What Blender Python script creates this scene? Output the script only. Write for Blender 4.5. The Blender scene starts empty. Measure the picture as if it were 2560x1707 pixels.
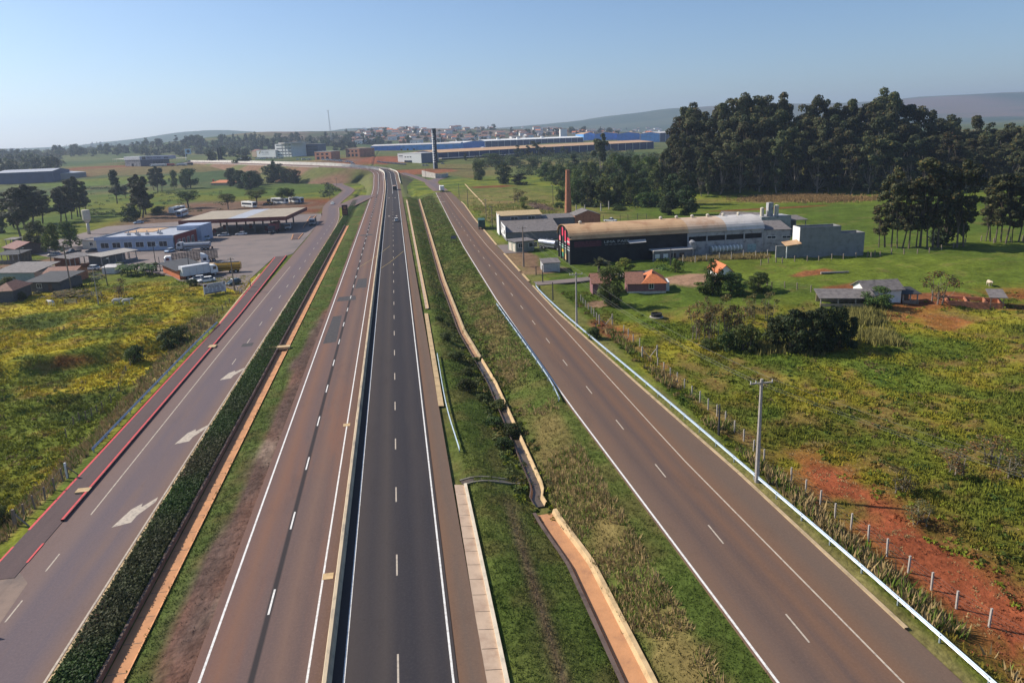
import bpy, bmesh, math, random
import numpy as np
from mathutils import Matrix, Vector

# ---------------------------------------------------------------- camera, sky, sun, exposure
SC = bpy.context.scene
COL = SC.collection
PW, PH = 2560.0, 1707.0                 # the photograph's pixel grid, used for survey points
FPX, CX, CY = 1790.0, 1280.0, 760.0     # focal length and principal point
ROLL, HC = 0.035, 34.0                  # camera roll and height of the drone above the road
SUN_AZ, SUN_EL = math.radians(-28.0), math.radians(37.0)   # shadows fall along SUN_AZ (0 = +x)
EXPOSURE = 0.38
SUN_STRENGTH = 5.0
SKY_STRENGTH = 0.10
HAZE_DENSITY = 1.3e-4

_n = np.array([ROLL, 1.0]); _n /= np.linalg.norm(_n)
_TH = math.atan(((CX - 980) * _n[0] + (CY - 345) * _n[1]) / FPX)
_e1, _e2 = np.array([_n[1], -_n[0]]), _n
_c, _s = math.cos(_TH), math.sin(_TH)


def _ray_level(px, py):
    d = np.array([px - CX, py - CY]); a = d @ _e1; b = d @ _e2
    return np.array([a, FPX * _c - b * _s, -(FPX * _s + b * _c)])


_r = _ray_level(980, 345)
_YAW = math.atan2(_r[0], _r[1])
_cy, _sy = math.cos(_YAW), math.sin(_YAW)
_A = np.array([_cy, _sy, 0]); _F = np.array([-_sy, _cy, 0]); _U = np.array([0, 0, 1.0])


def ray(px, py):
    a, f, z = _ray_level(px, py)
    return a * _A + f * _F + z * _U


_Rb = -_s * _F - _c * _U
_right = _n[1] * _A + _n[0] * _Rb
_down = -_n[0] * _A + _n[1] * _Rb
_back = -(_c * _F - _s * _U)
cam_data = bpy.data.cameras.new('camera')
cam = bpy.data.objects.new('camera', cam_data)
COL.objects.link(cam)
cam_data.sensor_width = 36.0
cam_data.sensor_fit = 'HORIZONTAL'
cam_data.lens = FPX / PW * 36.0
cam_data.shift_y = -(PH / 2 - CY) / PW
cam_data.clip_start = 0.5
cam_data.clip_end = 40000.0
cam.matrix_world = Matrix(((_right[0], -_down[0], _back[0], 0), (_right[1], -_down[1], _back[1], 0),
                           (_right[2], -_down[2], _back[2], HC), (0, 0, 0, 1)))
SC.camera = cam

world = bpy.data.worlds.new('World')
SC.world = world
world.use_nodes = True
_nt = world.node_tree
_bg = _nt.nodes['Background']
sky = _nt.nodes.new('ShaderNodeTexSky')
sky.sky_type = 'NISHITA'
sky.sun_disc = False
sky.sun_elevation = SUN_EL
sky.sun_rotation = math.radians(-62.0)
sky.altitude = 600.0
sky.air_density = 1.0
sky.dust_density = 1.2
sky.ozone_density = 5.5
_nt.links.new(sky.outputs['Color'], _bg.inputs['Color'])
_bg.inputs['Strength'].default_value = SKY_STRENGTH

sun_data = bpy.data.lights.new('sun', 'SUN')
sun_data.energy = SUN_STRENGTH
sun_data.angle = math.radians(0.53)
sun_data.color = (1.0, 0.92, 0.80)
sun = bpy.data.objects.new('sun', sun_data)
COL.objects.link(sun)
_sd = Vector((math.cos(SUN_AZ) * math.cos(SUN_EL), math.sin(SUN_AZ) * math.cos(SUN_EL), -math.sin(SUN_EL)))
sun.rotation_euler = _sd.to_track_quat('-Z', 'Y').to_euler()
sun.location = (-200, 100, 300)

SC.view_settings.view_transform = 'Standard'
SC.view_settings.look = 'None'
SC.view_settings.exposure = EXPOSURE
SC.view_settings.gamma = 1.0
SC.render.engine = 'CYCLES'
SC.cycles.use_denoising = True
SC.cycles.max_bounces = 5
SC.cycles.diffuse_bounces = 2
SC.cycles.glossy_bounces = 2
SC.cycles.transmission_bounces = 2
SC.cycles.volume_bounces = 0
SC.cycles.transparent_max_bounces = 6

# ---------------------------------------------------------------- numbers and noise
random.seed(7)
RNG = np.random.default_rng(11)


def sstep(a, b, x):
    t = np.clip((np.asarray(x, float) - a) / (b - a), 0, 1)
    return t * t * (3 - 2 * t)


def _hash(ix, iy, seed):
    h = (ix.astype(np.int64) * 374761393 + iy.astype(np.int64) * 668265263 + seed * 974711) & 0x7fffffff
    h = ((h ^ (h >> 13)) * 1274126177) & 0x7fffffff
    return ((h ^ (h >> 16)) & 0xffff) / 65535.0


def vnoise(x, y, seed=0):
    x = np.asarray(x, float); y = np.asarray(y, float)
    ix = np.floor(x); iy = np.floor(y); fx = x - ix; fy = y - iy
    fx = fx * fx * (3 - 2 * fx); fy = fy * fy * (3 - 2 * fy)
    a = _hash(ix, iy, seed); b = _hash(ix + 1, iy, seed); c = _hash(ix, iy + 1, seed); d = _hash(ix + 1, iy + 1, seed)
    return (a * (1 - fx) + b * fx) * (1 - fy) + (c * (1 - fx) + d * fx) * fy


def fbm(x, y, scale, octv=4, seed=0):
    x = np.asarray(x, float) / scale; y = np.asarray(y, float) / scale
    s = 0.0; a = 0.5; t = 0.0
    for o in range(octv):
        s = s + a * vnoise(x * 2 ** o + 17.3 * o, y * 2 ** o + 5.1 * o, seed + o); t += a; a *= 0.5
    return s / t


def catmull(pts, step=6.0):
    P = np.array(pts, float)
    P = np.vstack([2 * P[0] - P[1], P, 2 * P[-1] - P[-2]])
    out = []
    for i in range(1, len(P) - 2):
        p0, p1, p2, p3 = P[i - 1], P[i], P[i + 1], P[i + 2]
        n = max(1, int(np.linalg.norm(p2 - p1) / step))
        for k in range(n):
            t = k / n
            out.append(0.5 * ((2 * p1) + (-p0 + p2) * t + (2 * p0 - 5 * p1 + 4 * p2 - p3) * t * t + (-p0 + 3 * p1 - 3 * p2 + p3) * t ** 3))
    out.append(P[-2])
    return np.array(out)


def flatG(px, py, z=0.0):
    r = ray(px, py); t = (z - HC) / r[2]
    return np.array([r[0] * t, r[1] * t, z])


# zoom windows of the survey: origin x, origin y, scale
ZW = {'Z1': (0, 260, 3.647), 'Z2': (0, 480, 5.6), 'Z3': (380, 480, 4.9), 'Z4': (560, 240, 4.523), 'Z5': (900, 260, 5.88),
      'Z6': (1080, 260, 3.459), 'Z7': (1200, 480, 4.704), 'Z8': (1680, 200, 2.673), 'Y1': (1640, 480, 4.2),
      'Y2': (1400, 620, 3.36), 'Y3': (1980, 620, 4.055), 'Y4': (0, 640, 3.36), 'Y5': (0, 1000, 2.217),
      'Y7': (1000, 1000, 2.217), 'Y8': (1700, 900, 1.943), 'A5': (600, 320, 5.88), 'B4': (280, 370, 11.76),
      'B5': (630, 340, 11.76), 'C4': (920, 420, 9.8), 'C2': (360, 640, 9.046), 'C1': (0, 1120, 5.6), 'D': (0, 0, 0.91875), 'O': (0, 0, 1.0)}


def px(zone, x, y):
    ox, oy, s = ZW[zone]
    return ox + x / s, oy + y / s


# ---------------------------------------------------------------- highway centre line (it climbs and bends left far away)
HWY_X = -6.6
_far = [flatG(962.5, 450, 3.4), flatG(958, 431, 7.0), flatG(930, 422.5, 9.6), flatG(855, 416.6, 12.0), flatG(787, 413.4, 13.0),
        flatG(699, 410.6, 13.8), flatG(600, 407.4, 14.2), flatG(470, 404.5, 14.5)]
HWY = catmull([(HWY_X, 430, 0), (HWY_X - .1, 500, .7)] + [tuple(p) for p in _far], 6.0)
HWY = np.vstack([np.array([[HWY_X, y, 0.0] for y in np.arange(-30, 430, 10.0)]), HWY])
CHAN = np.array([flatG(1594, 1703, -1.6)[:2], flatG(1448, 1404, -1.6)[:2], flatG(1377, 1306, -1.6)[:2], flatG(1339, 1241, -1.6)[:2],
                 flatG(1344, 1219, -1.6)[:2], flatG(1230, 958, -1.6)[:2], flatG(1154, 827, -1.5)[:2], flatG(1105, 697, -1.4)[:2], flatG(1045, 490, -1.2)[:2]])


def chan_x(y):
    return np.interp(y, CHAN[:, 1], CHAN[:, 0])


def zt(x, y, rough=True, trench=1.0):
    """terrain height"""
    x = np.asarray(x, float); y = np.asarray(y, float)
    x, y = np.broadcast_arrays(x, y)
    near = 1 - sstep(430, 470, y)
    z = np.full(x.shape, -0.12)
    # grassed swale between the highway and the right service road
    xc = chan_x(y)
    u = np.where(x < xc, (x - 5.6) / np.maximum(xc - 0.9 - 5.6, .1), (19.0 - x) / np.maximum(19.0 - xc - 0.9, .1))
    inside = ((x > 5.6) & (x < 19.0))
    z = z + np.where(inside, -1.5 * sstep(0, 1, u), 0) * near
    z = z - np.where(inside, .42 * (1 - sstep(.9, 1.35, np.abs(x - xc))), 0) * near * trench
    z = np.where((x > 3.3) & (x < 5.6) & (y < 420), -.32 + .2 * sstep(5.0, 5.6, x), z)
    # left verge: planted strip, lined drain, grass
    vz = np.interp(x, [-24.9, -24.4, -22.4, -21.75, -21.4, -20.3, -19.9, -18.5, -15.6], [-.05, .14, .14, .08, -.55, -.55, -.2, -.1, -.05])
    z = np.where((x > -24.9) & (x < -15.6), vz + .05 * (1 - near), z)
    # left field: bank, then a hollow that ends in a small scarp
    lf = sstep(36.3, 43.5, -x)
    scarp = 126 + 9 * (fbm(x, y * .3, 22, 3, 5) - .5) * 2 + 0.12 * (x + 70)
    drop = -2.3 * (1 - sstep(-2.2, 2.2, y - scarp)) - .9 * (1 - sstep(-1.5, 1.5, y - scarp + 16 + 6 * fbm(x, y, 15, 2, 9)))
    drop = drop * (1 - sstep(150, 172, y))
    z = z + lf * drop
    # right field
    rf = sstep(33.6, 37.5, x)
    z = z - rf * 1.0 * (1 - sstep(95, 150, y)) - .5 * rf * sstep(60, 120, x) * (1 - sstep(110, 160, y))
    if rough:
        fl = (sstep(37, 41, -x) * (1 - sstep(168, 182, y)) + sstep(35, 39, x) * (1 - sstep(165, 200, y)))
        z = z + fl * ((fbm(x, y, 4.5, 3, 3) - .5) * 1.0 + (fbm(x, y, 17, 3, 8) - .5) * 1.3)
        z = z + np.where(inside, 1, 0) * near * (fbm(x, y, 2.5, 3, 4) - .5) * .18
    # land beyond
    r1 = 13.5 * sstep(600, 900, y) * (1 - .45 * sstep(30, 200, x))
    z = z + r1
    z = z + 11.0 * sstep(318, 420, y) * sstep(105, 190, x) * (1 - sstep(520, 800, y))
    z = z + (fbm(x, y, 160, 3, 21) - .5) * 9 * sstep(800, 1300, y)
    z = z + 46 * np.exp(-((x - 160) / 620) ** 2 - ((y - 2350) / 620) ** 2)
    z = z + 24 * np.exp(-((x + 330) / 230) ** 2 - ((y - 1900) / 420) ** 2)
    z = z + 16 * np.exp(-((x + 900) / 500) ** 2 - ((y - 1900) / 500) ** 2)
    z = z + 92 * np.exp(-((x + 1050) / 640) ** 2 - ((y - 4600) / 700) ** 2) * (.75 + .5 * fbm(x, y, 500, 3, 31))
    z = z + 50 * np.exp(-((x + 2700) / 700) ** 2 - ((y - 4200) / 700) ** 2)
    z = z + 60 * np.exp(-((x + 250) / 260) ** 2 - ((y - 5200) / 700) ** 2)
    hx = np.interp(x, [-400, 0, 690, 1560, 2100, 2700, 3600, 4900, 8400], [20, 40, 66, 118, 176, 190, 186, 214, 220])
    z = z + hx * np.exp(-((y - 5600) / 1150) ** 2) * (.86 + .28 * fbm(x, y, 900, 4, 33))
    return z


_L1 = (np.arange(-260, 330, 1.0), np.arange(20, 500, 1.0)); _L2 = (np.arange(-3600, 6000, 25.0), np.arange(440, 8200, 20.0))
_LZ = [zt(*np.meshgrid(a, b), False) for a, b in (_L1, _L2)]


def zlook(x, y):
    """terrain height from tables, for sight lines"""
    out = np.empty(len(x))
    n1 = (y < 480) & (x > -255) & (x < 325)
    for (gx, gy), Z, m in ((_L1, _LZ[0], n1), (_L2, _LZ[1], ~n1)):
        if not m.any(): continue
        u = np.clip((x[m] - gx[0]) / (gx[1] - gx[0]), 0, len(gx) - 1.001); v = np.clip((y[m] - gy[0]) / (gy[1] - gy[0]), 0, len(gy) - 1.001)
        i, j = u.astype(int), v.astype(int); f, g = u - i, v - j
        out[m] = (Z[j, i] * (1 - f) + Z[j, i + 1] * f) * (1 - g) + (Z[j + 1, i] * (1 - f) + Z[j + 1, i + 1] * f) * g
    return out


_T1 = np.concatenate([np.arange(25, 480, 3.0)])
_T2 = np.concatenate([np.arange(477, 1500, 10.0), np.arange(1500, 8000, 40.0)])


def G(zone, x, y):
    """ground point seen at a survey pixel"""
    r = ray(*px(zone, x, y)); r = r / math.hypot(r[0], r[1])
    lo, tt = 25.0, 8000.0
    for t in (_T1, _T2):
        zz = HC + r[2] * t - zlook(r[0] * t, r[1] * t)
        i = int(np.argmax(zz < 0))
        if zz[i] < 0:
            lo, tt = (t[i - 1] if i else t[0]), t[i]; break
    if tt < 8000:
        t = np.linspace(lo, tt, 24); zz = HC + r[2] * t - zlook(r[0] * t, r[1] * t); i = max(1, int(np.argmax(zz < 0)))
        f = zz[i - 1] / (zz[i - 1] - zz[i]) if zz[i - 1] != zz[i] else 0; tt = t[i - 1] + f * (t[i] - t[i - 1])
    X, Y = r[0] * tt, r[1] * tt
    return np.array([X, Y, float(zt(X, Y))])


def Hpx(P, zone, x, y):
    """height above P of the survey pixel (x, y) standing over P"""
    r = ray(*px(zone, x, y))
    t = math.hypot(P[0], P[1]) / math.hypot(r[0], r[1])
    return HC + r[2] * t - P[2]


# ---------------------------------------------------------------- materials
MATS = {}


def _principled(name):
    m = bpy.data.materials.new(name); m.use_nodes = True
    return m, m.node_tree, m.node_tree.nodes['Principled BSDF']


def mat(name, col, rough=.7, var=.18, scale=1.5, metal=0.0, col2=None, bump=0.0, stretch=(1, 1, 1), spec=.3, detail=5, alpha=None):
    """plain weathered surface: colour broken up by two noises"""
    if name in MATS:
        return MATS[name]
    m, nt, b = _principled(name)
    N, L = nt.nodes, nt.links
    tc = N.new('ShaderNodeTexCoord'); mp = N.new('ShaderNodeMapping'); mp.inputs['Scale'].default_value = stretch
    L.new(tc.outputs['Object'], mp.inputs['Vector'])
    n1 = N.new('ShaderNodeTexNoise'); n1.inputs['Scale'].default_value = scale; n1.inputs['Detail'].default_value = detail; n1.inputs['Roughness'].default_value = .65
    L.new(mp.outputs['Vector'], n1.inputs['Vector'])
    rp = N.new('ShaderNodeValToRGB')
    c = np.array(col[:3])
    c2 = np.array(col2[:3]) if col2 is not None else c * (1 - 2 * var)
    c3 = np.clip(c * (1 + var), 0, 1)
    rp.color_ramp.elements[0].position = .32; rp.color_ramp.elements[0].color = (*c2, 1)
    rp.color_ramp.elements[1].position = .72; rp.color_ramp.elements[1].color = (*c3, 1)
    e = rp.color_ramp.elements.new(.5); e.color = (*c, 1)
    L.new(n1.outputs['Fac'], rp.inputs['Fac'])
    L.new(rp.outputs['Color'], b.inputs['Base Color'])
    b.inputs['Roughness'].default_value = rough
    b.inputs['Metallic'].default_value = metal
    b.inputs['Specular IOR Level'].default_value = spec
    if bump:
        bp = N.new('ShaderNodeBump'); bp.inputs['Strength'].default_value = bump; bp.inputs['Distance'].default_value = .05
        n2 = N.new('ShaderNodeTexNoise'); n2.inputs['Scale'].default_value = scale * 8; n2.inputs['Detail'].default_value = 3
        L.new(mp.outputs['Vector'], n2.inputs['Vector']); L.new(n2.outputs['Fac'], bp.inputs['Height']); L.new(bp.outputs['Normal'], b.inputs['Normal'])
    MATS[name] = m
    return m


def glass(name='dark_glass', col=(.02, .03, .045)):
    if name in MATS:
        return MATS[name]
    m, nt, b = _principled(name)
    b.inputs['Base Color'].default_value = (*col, 1); b.inputs['Roughness'].default_value = .08; b.inputs['Specular IOR Level'].default_value = .6
    MATS[name] = m
    return m


def attr_mat(name, rough=.8, nscale=2.0, namp=.35, bump=.0, transl=0.0, up=0.0, objrand=0.0, bscale=6.0, bdist=.15, spec=.15, lf=0.0):
    """colour comes from the mesh attribute Col (what grows or lies there), broken up by noise"""
    if name in MATS:
        return MATS[name]
    m, nt, b = _principled(name)
    N, L = nt.nodes, nt.links
    a = N.new('ShaderNodeAttribute'); a.attribute_name = 'Col'
    tc = N.new('ShaderNodeTexCoord')
    n1 = N.new('ShaderNodeTexNoise'); n1.inputs['Scale'].default_value = nscale; n1.inputs['Detail'].default_value = 6; n1.inputs['Roughness'].default_value = .7
    L.new(tc.outputs['Object'], n1.inputs['Vector'])
    mr = N.new('ShaderNodeMapRange'); mr.inputs['From Min'].default_value = .3; mr.inputs['From Max'].default_value = .7
    mr.inputs['To Min'].default_value = 1 - namp; mr.inputs['To Max'].default_value = 1 + namp
    L.new(n1.outputs['Fac'], mr.inputs['Value'])
    mx = N.new('ShaderNodeVectorMath'); mx.operation = 'SCALE'
    fac = mr.outputs['Result']
    if lf:
        for sc_, am in ((.22, lf), (.05, lf * .7)):
            nl = N.new('ShaderNodeTexNoise'); nl.inputs['Scale'].default_value = sc_; nl.inputs['Detail'].default_value = 5; L.new(tc.outputs['Object'], nl.inputs['Vector'])
            ml = N.new('ShaderNodeMapRange'); ml.inputs['From Min'].default_value = .32; ml.inputs['From Max'].default_value = .68; ml.inputs['To Min'].default_value = 1 - am; ml.inputs['To Max'].default_value = 1 + am
            L.new(nl.outputs['Fac'], ml.inputs['Value']); mu = N.new('ShaderNodeMath'); mu.operation = 'MULTIPLY'; L.new(fac, mu.inputs[0]); L.new(ml.outputs['Result'], mu.inputs[1]); fac = mu.outputs[0]
    L.new(a.outputs['Color'], mx.inputs[0]); L.new(fac, mx.inputs['Scale'])
    out = mx.outputs['Vector']
    if objrand:
        oi = N.new('ShaderNodeObjectInfo')
        hs = N.new('ShaderNodeHueSaturation')
        m1 = N.new('ShaderNodeMapRange'); m1.inputs['To Min'].default_value = .5 - .035 * objrand; m1.inputs['To Max'].default_value = .5 + .03 * objrand
        m2 = N.new('ShaderNodeMapRange'); m2.inputs['To Min'].default_value = 1 - .35 * objrand; m2.inputs['To Max'].default_value = 1 + .35 * objrand
        w = N.new('ShaderNodeMath'); w.operation = 'MULTIPLY'; w.inputs[1].default_value = 7.31
        fr = N.new('ShaderNodeMath'); fr.operation = 'FRACT'
        L.new(oi.outputs['Random'], m1.inputs['Value']); L.new(oi.outputs['Random'], w.inputs[0]); L.new(w.outputs[0], fr.inputs[0]); L.new(fr.outputs[0], m2.inputs['Value'])
        L.new(m1.outputs['Result'], hs.inputs['Hue']); L.new(m2.outputs['Result'], hs.inputs['Value'])
        L.new(out, hs.inputs['Color']); out = hs.outputs['Color']
    L.new(out, b.inputs['Base Color'])
    b.inputs['Roughness'].default_value = rough; b.inputs['Specular IOR Level'].default_value = spec
    if bump:
        bp = N.new('ShaderNodeBump'); bp.inputs['Strength'].default_value = bump; bp.inputs['Distance'].default_value = bdist
        n2 = N.new('ShaderNodeTexNoise'); n2.inputs['Scale'].default_value = bscale; n2.inputs['Detail'].default_value = 4
        L.new(tc.outputs['Object'], n2.inputs['Vector']); L.new(n2.outputs['Fac'], bp.inputs['Height']); L.new(bp.outputs['Normal'], b.inputs['Normal'])
    if up:
        ge = N.new('ShaderNodeNewGeometry'); sc_ = N.new('ShaderNodeVectorMath'); sc_.operation = 'SCALE'; sc_.inputs['Scale'].default_value = 1 - up
        L.new(ge.outputs['Normal'], sc_.inputs[0]); ad = N.new('ShaderNodeVectorMath'); ad.operation = 'ADD'; ad.inputs[1].default_value = (0, 0, up)
        L.new(sc_.outputs['Vector'], ad.inputs[0]); nm = N.new('ShaderNodeVectorMath'); nm.operation = 'NORMALIZE'; L.new(ad.outputs['Vector'], nm.inputs[0]); L.new(nm.outputs['Vector'], b.inputs['Normal'])
    if transl:
        tr = N.new('ShaderNodeBsdfTranslucent'); mi = N.new('ShaderNodeMixShader'); mi.inputs['Fac'].default_value = transl
        L.new(out, tr.inputs['Color']); L.new(b.outputs['BSDF'], mi.inputs[1]); L.new(tr.outputs['BSDF'], mi.inputs[2])
        L.new(mi.outputs['Shader'], N['Material Output'].inputs['Surface'])
    MATS[name] = m
    return m


def asphalt(name, base, streak, band_x=(), band_col=(.03, .03, .033), band_w=.22, dust=None, streak_amt=.6, tracks=None, tint=(1, 1, 1)):
    """asphalt with wheel-track streaks along y, speckle, and sealed joints at the given x"""
    def tn(c): return tuple(a * b for a, b in zip(c, tint))
    base, streak, band_col = tn(base), tn(streak), tuple(band_col)
    dust = tn(dust) if dust else None
    tracks = [(p, tn(c)) for p, c in tracks] if tracks else None
    m, nt, b = _principled(name)
    N, L = nt.nodes, nt.links
    tc = N.new('ShaderNodeTexCoord')

    def noise(sc, st, det=4, ro=.6):
        mp = N.new('ShaderNodeMapping'); mp.inputs['Scale'].default_value = st
        L.new(tc.outputs['Object'], mp.inputs['Vector'])
        n = N.new('ShaderNodeTexNoise'); n.inputs['Scale'].default_value = sc; n.inputs['Detail'].default_value = det; n.inputs['Roughness'].default_value = ro
        L.new(mp.outputs['Vector'], n.inputs['Vector']); return n.outputs['Fac']

    def mix(f, c1, c2):
        mx = N.new('ShaderNodeMix'); mx.data_type = 'RGBA'
        L.new(f, mx.inputs[0])
        for i, c in ((6, c1), (7, c2)):
            if isinstance(c, tuple): mx.inputs[i].default_value = (*c, 1)
            else: L.new(c, mx.inputs[i])
        return mx.outputs[2]

    def rng(v, a, bb, lo=0, hi=1):
        r = N.new('ShaderNodeMapRange'); r.interpolation_type = 'SMOOTHSTEP'
        r.inputs['From Min'].default_value = a; r.inputs['From Max'].default_value = bb; r.inputs['To Min'].default_value = lo; r.inputs['To Max'].default_value = hi
        L.new(v, r.inputs['Value']); return r.outputs['Result']
    c = mix(rng(noise(1.0, (1.1, .012, 1), 3), .35, .65, 0, streak_amt), base, streak)
    if tracks:
        at = N.new('ShaderNodeAttribute'); at.attribute_name = 'across'
        rp = N.new('ShaderNodeValToRGB')
        for i, (p, cc) in enumerate(tracks):
            e = rp.color_ramp.elements[i] if i < 2 else rp.color_ramp.elements.new(p)
            e.position = p; e.color = (*cc, 1)
        w = N.new('ShaderNodeMath'); w.operation = 'MULTIPLY_ADD'; w.inputs[1].default_value = .06
        L.new(noise(1.0, (.5, .03, 1), 3), w.inputs[0]); L.new(at.outputs['Fac'], w.inputs[2])
        w2 = N.new('ShaderNodeMath'); w2.operation = 'SUBTRACT'; w2.inputs[1].default_value = .03; L.new(w.outputs[0], w2.inputs[0])
        L.new(w2.outputs[0], rp.inputs['Fac'])
        c = mix(rng(noise(1.0, (.6, .02, 1), 4), .1, .5, .35, .95), c, rp.outputs['Color'])
    if dust:
        c = mix(rng(noise(1.0, (.25, .02, 1), 5, .7), .48, .72, 0, .75), c, dust)
    dk = tuple(v * .72 for v in base)
    c = mix(rng(noise(.35, (1, .35, 1), 6, .75), .5, .75, 0, .45), c, dk)
    c = mix(rng(noise(5.0, (1, 1, 1), 4, .85), .42, .68, 0, .3), c, tuple(min(1, v * 1.45) for v in base))
    c = mix(rng(noise(1.6, (1, .5, 1), 6, .85), .56, .74, 0, .5), c, tuple(v * .62 for v in base))
    if band_x:
        sx = N.new('ShaderNodeSeparateXYZ'); L.new(tc.outputs['Object'], sx.inputs[0])
        tot = None
        for bxp in band_x:
            s = N.new('ShaderNodeMath'); s.operation = 'SUBTRACT'; s.inputs[1].default_value = bxp; L.new(sx.outputs['X'], s.inputs[0])
            ab = N.new('ShaderNodeMath'); ab.operation = 'ABSOLUTE'; L.new(s.outputs[0], ab.inputs[0])
            f = rng(ab.outputs[0], band_w * 1.4, band_w * .5, 0, .85)
            if tot is None: tot = f
            else:
                mm = N.new('ShaderNodeMath'); mm.operation = 'MAXIMUM'; L.new(tot, mm.inputs[0]); L.new(f, mm.inputs[1]); tot = mm.outputs[0]
        c = mix(tot, c, band_col)
    L.new(c, b.inputs['Base Color'])
    b.inputs['Roughness'].default_value = .9; b.inputs['Specular IOR Level'].default_value = .08
    bp = N.new('ShaderNodeBump'); bp.inputs['Strength'].default_value = .25; bp.inputs['Distance'].default_value = .02
    L.new(noise(30, (1, 1, 1), 3, .7), bp.inputs['Height']); L.new(bp.outputs['Normal'], b.inputs['Normal'])
    MATS[name] = m
    return m


# ---------------------------------------------------------------- mesh helpers
def np_mesh(name, V, F, col=None, dom='FACE'):
    """V (n,3); F (m,k) index array or list of such arrays; col (m,3) per face or (n,3) per point"""
    me = bpy.data.meshes.new(name)
    if not isinstance(F, list): F = [F]
    me.vertices.add(len(V)); me.vertices.foreach_set('co', np.ascontiguousarray(V, dtype=np.float32).ravel())
    nl = sum(f.size for f in F); nf = sum(len(f) for f in F)
    me.loops.add(nl); me.polygons.add(nf)
    me.loops.foreach_set('vertex_index', np.concatenate([f.ravel() for f in F]).astype(np.int32))
    st = []; o = 0
    for f in F:
        st.append(o + np.arange(len(f)) * f.shape[1]); o += f.size
    me.polygons.foreach_set('loop_start', np.concatenate(st).astype(np.int32))
    me.polygons.foreach_set('use_smooth', np.zeros(nf, bool))
    me.update(calc_edges=True)
    if col is not None:
        at = me.attributes.new('Col', 'FLOAT_COLOR', dom)
        cc = np.ones((len(col), 4), np.float32); cc[:, :3] = col
        at.data.foreach_set('color', cc.ravel())
    return me


def link(name, me, m=None, parent=None, loc=None, rotz=None, smooth=False):
    o = bpy.data.objects.new(name, me)
    COL.objects.link(o)
    if m is not None:
        ms = m if isinstance(m, (list, tuple)) else [m]
        if me is not None and len(me.materials) == 0:
            for k in ms: me.materials.append(k)
    if parent is not None: o.parent = parent
    if loc is not None: o.location = tuple(float(v) for v in loc)
    if rotz is not None: o.rotation_euler = (0, 0, float(rotz))
    if smooth and me is not None:
        me.polygons.foreach_set('use_smooth', np.ones(len(me.polygons), bool))
    return o


def tag(o, label=None, cat=None, group=None, kind=None):
    if label: o['label'] = label
    if cat: o['category'] = cat
    if group: o['group'] = group
    if kind: o['kind'] = kind
    return o


def thing(name, label, cat, loc, rotz=0.0, group=None):
    o = bpy.data.objects.new(name, None); COL.objects.link(o)
    o.empty_display_size = .5
    o.location = tuple(float(v) for v in loc); o.rotation_euler = (0, 0, float(rotz))
    return tag(o, label, cat, group)


def copy_tree(root, loc, rotz=0.0, scale=1.0, label=None, group=None):
    r = root.copy(); COL.objects.link(r)
    r.location = tuple(float(v) for v in loc); r.rotation_euler = (0, 0, float(rotz))
    r.scale = scale if isinstance(scale, tuple) else (scale,) * 3
    if label: r['label'] = label
    if group: r['group'] = group
    for ch in root.children:
        c = ch.copy(); COL.objects.link(c); c.parent = r
        for g in ch.children:
            d = g.copy(); COL.objects.link(d); d.parent = c
    return r


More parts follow.
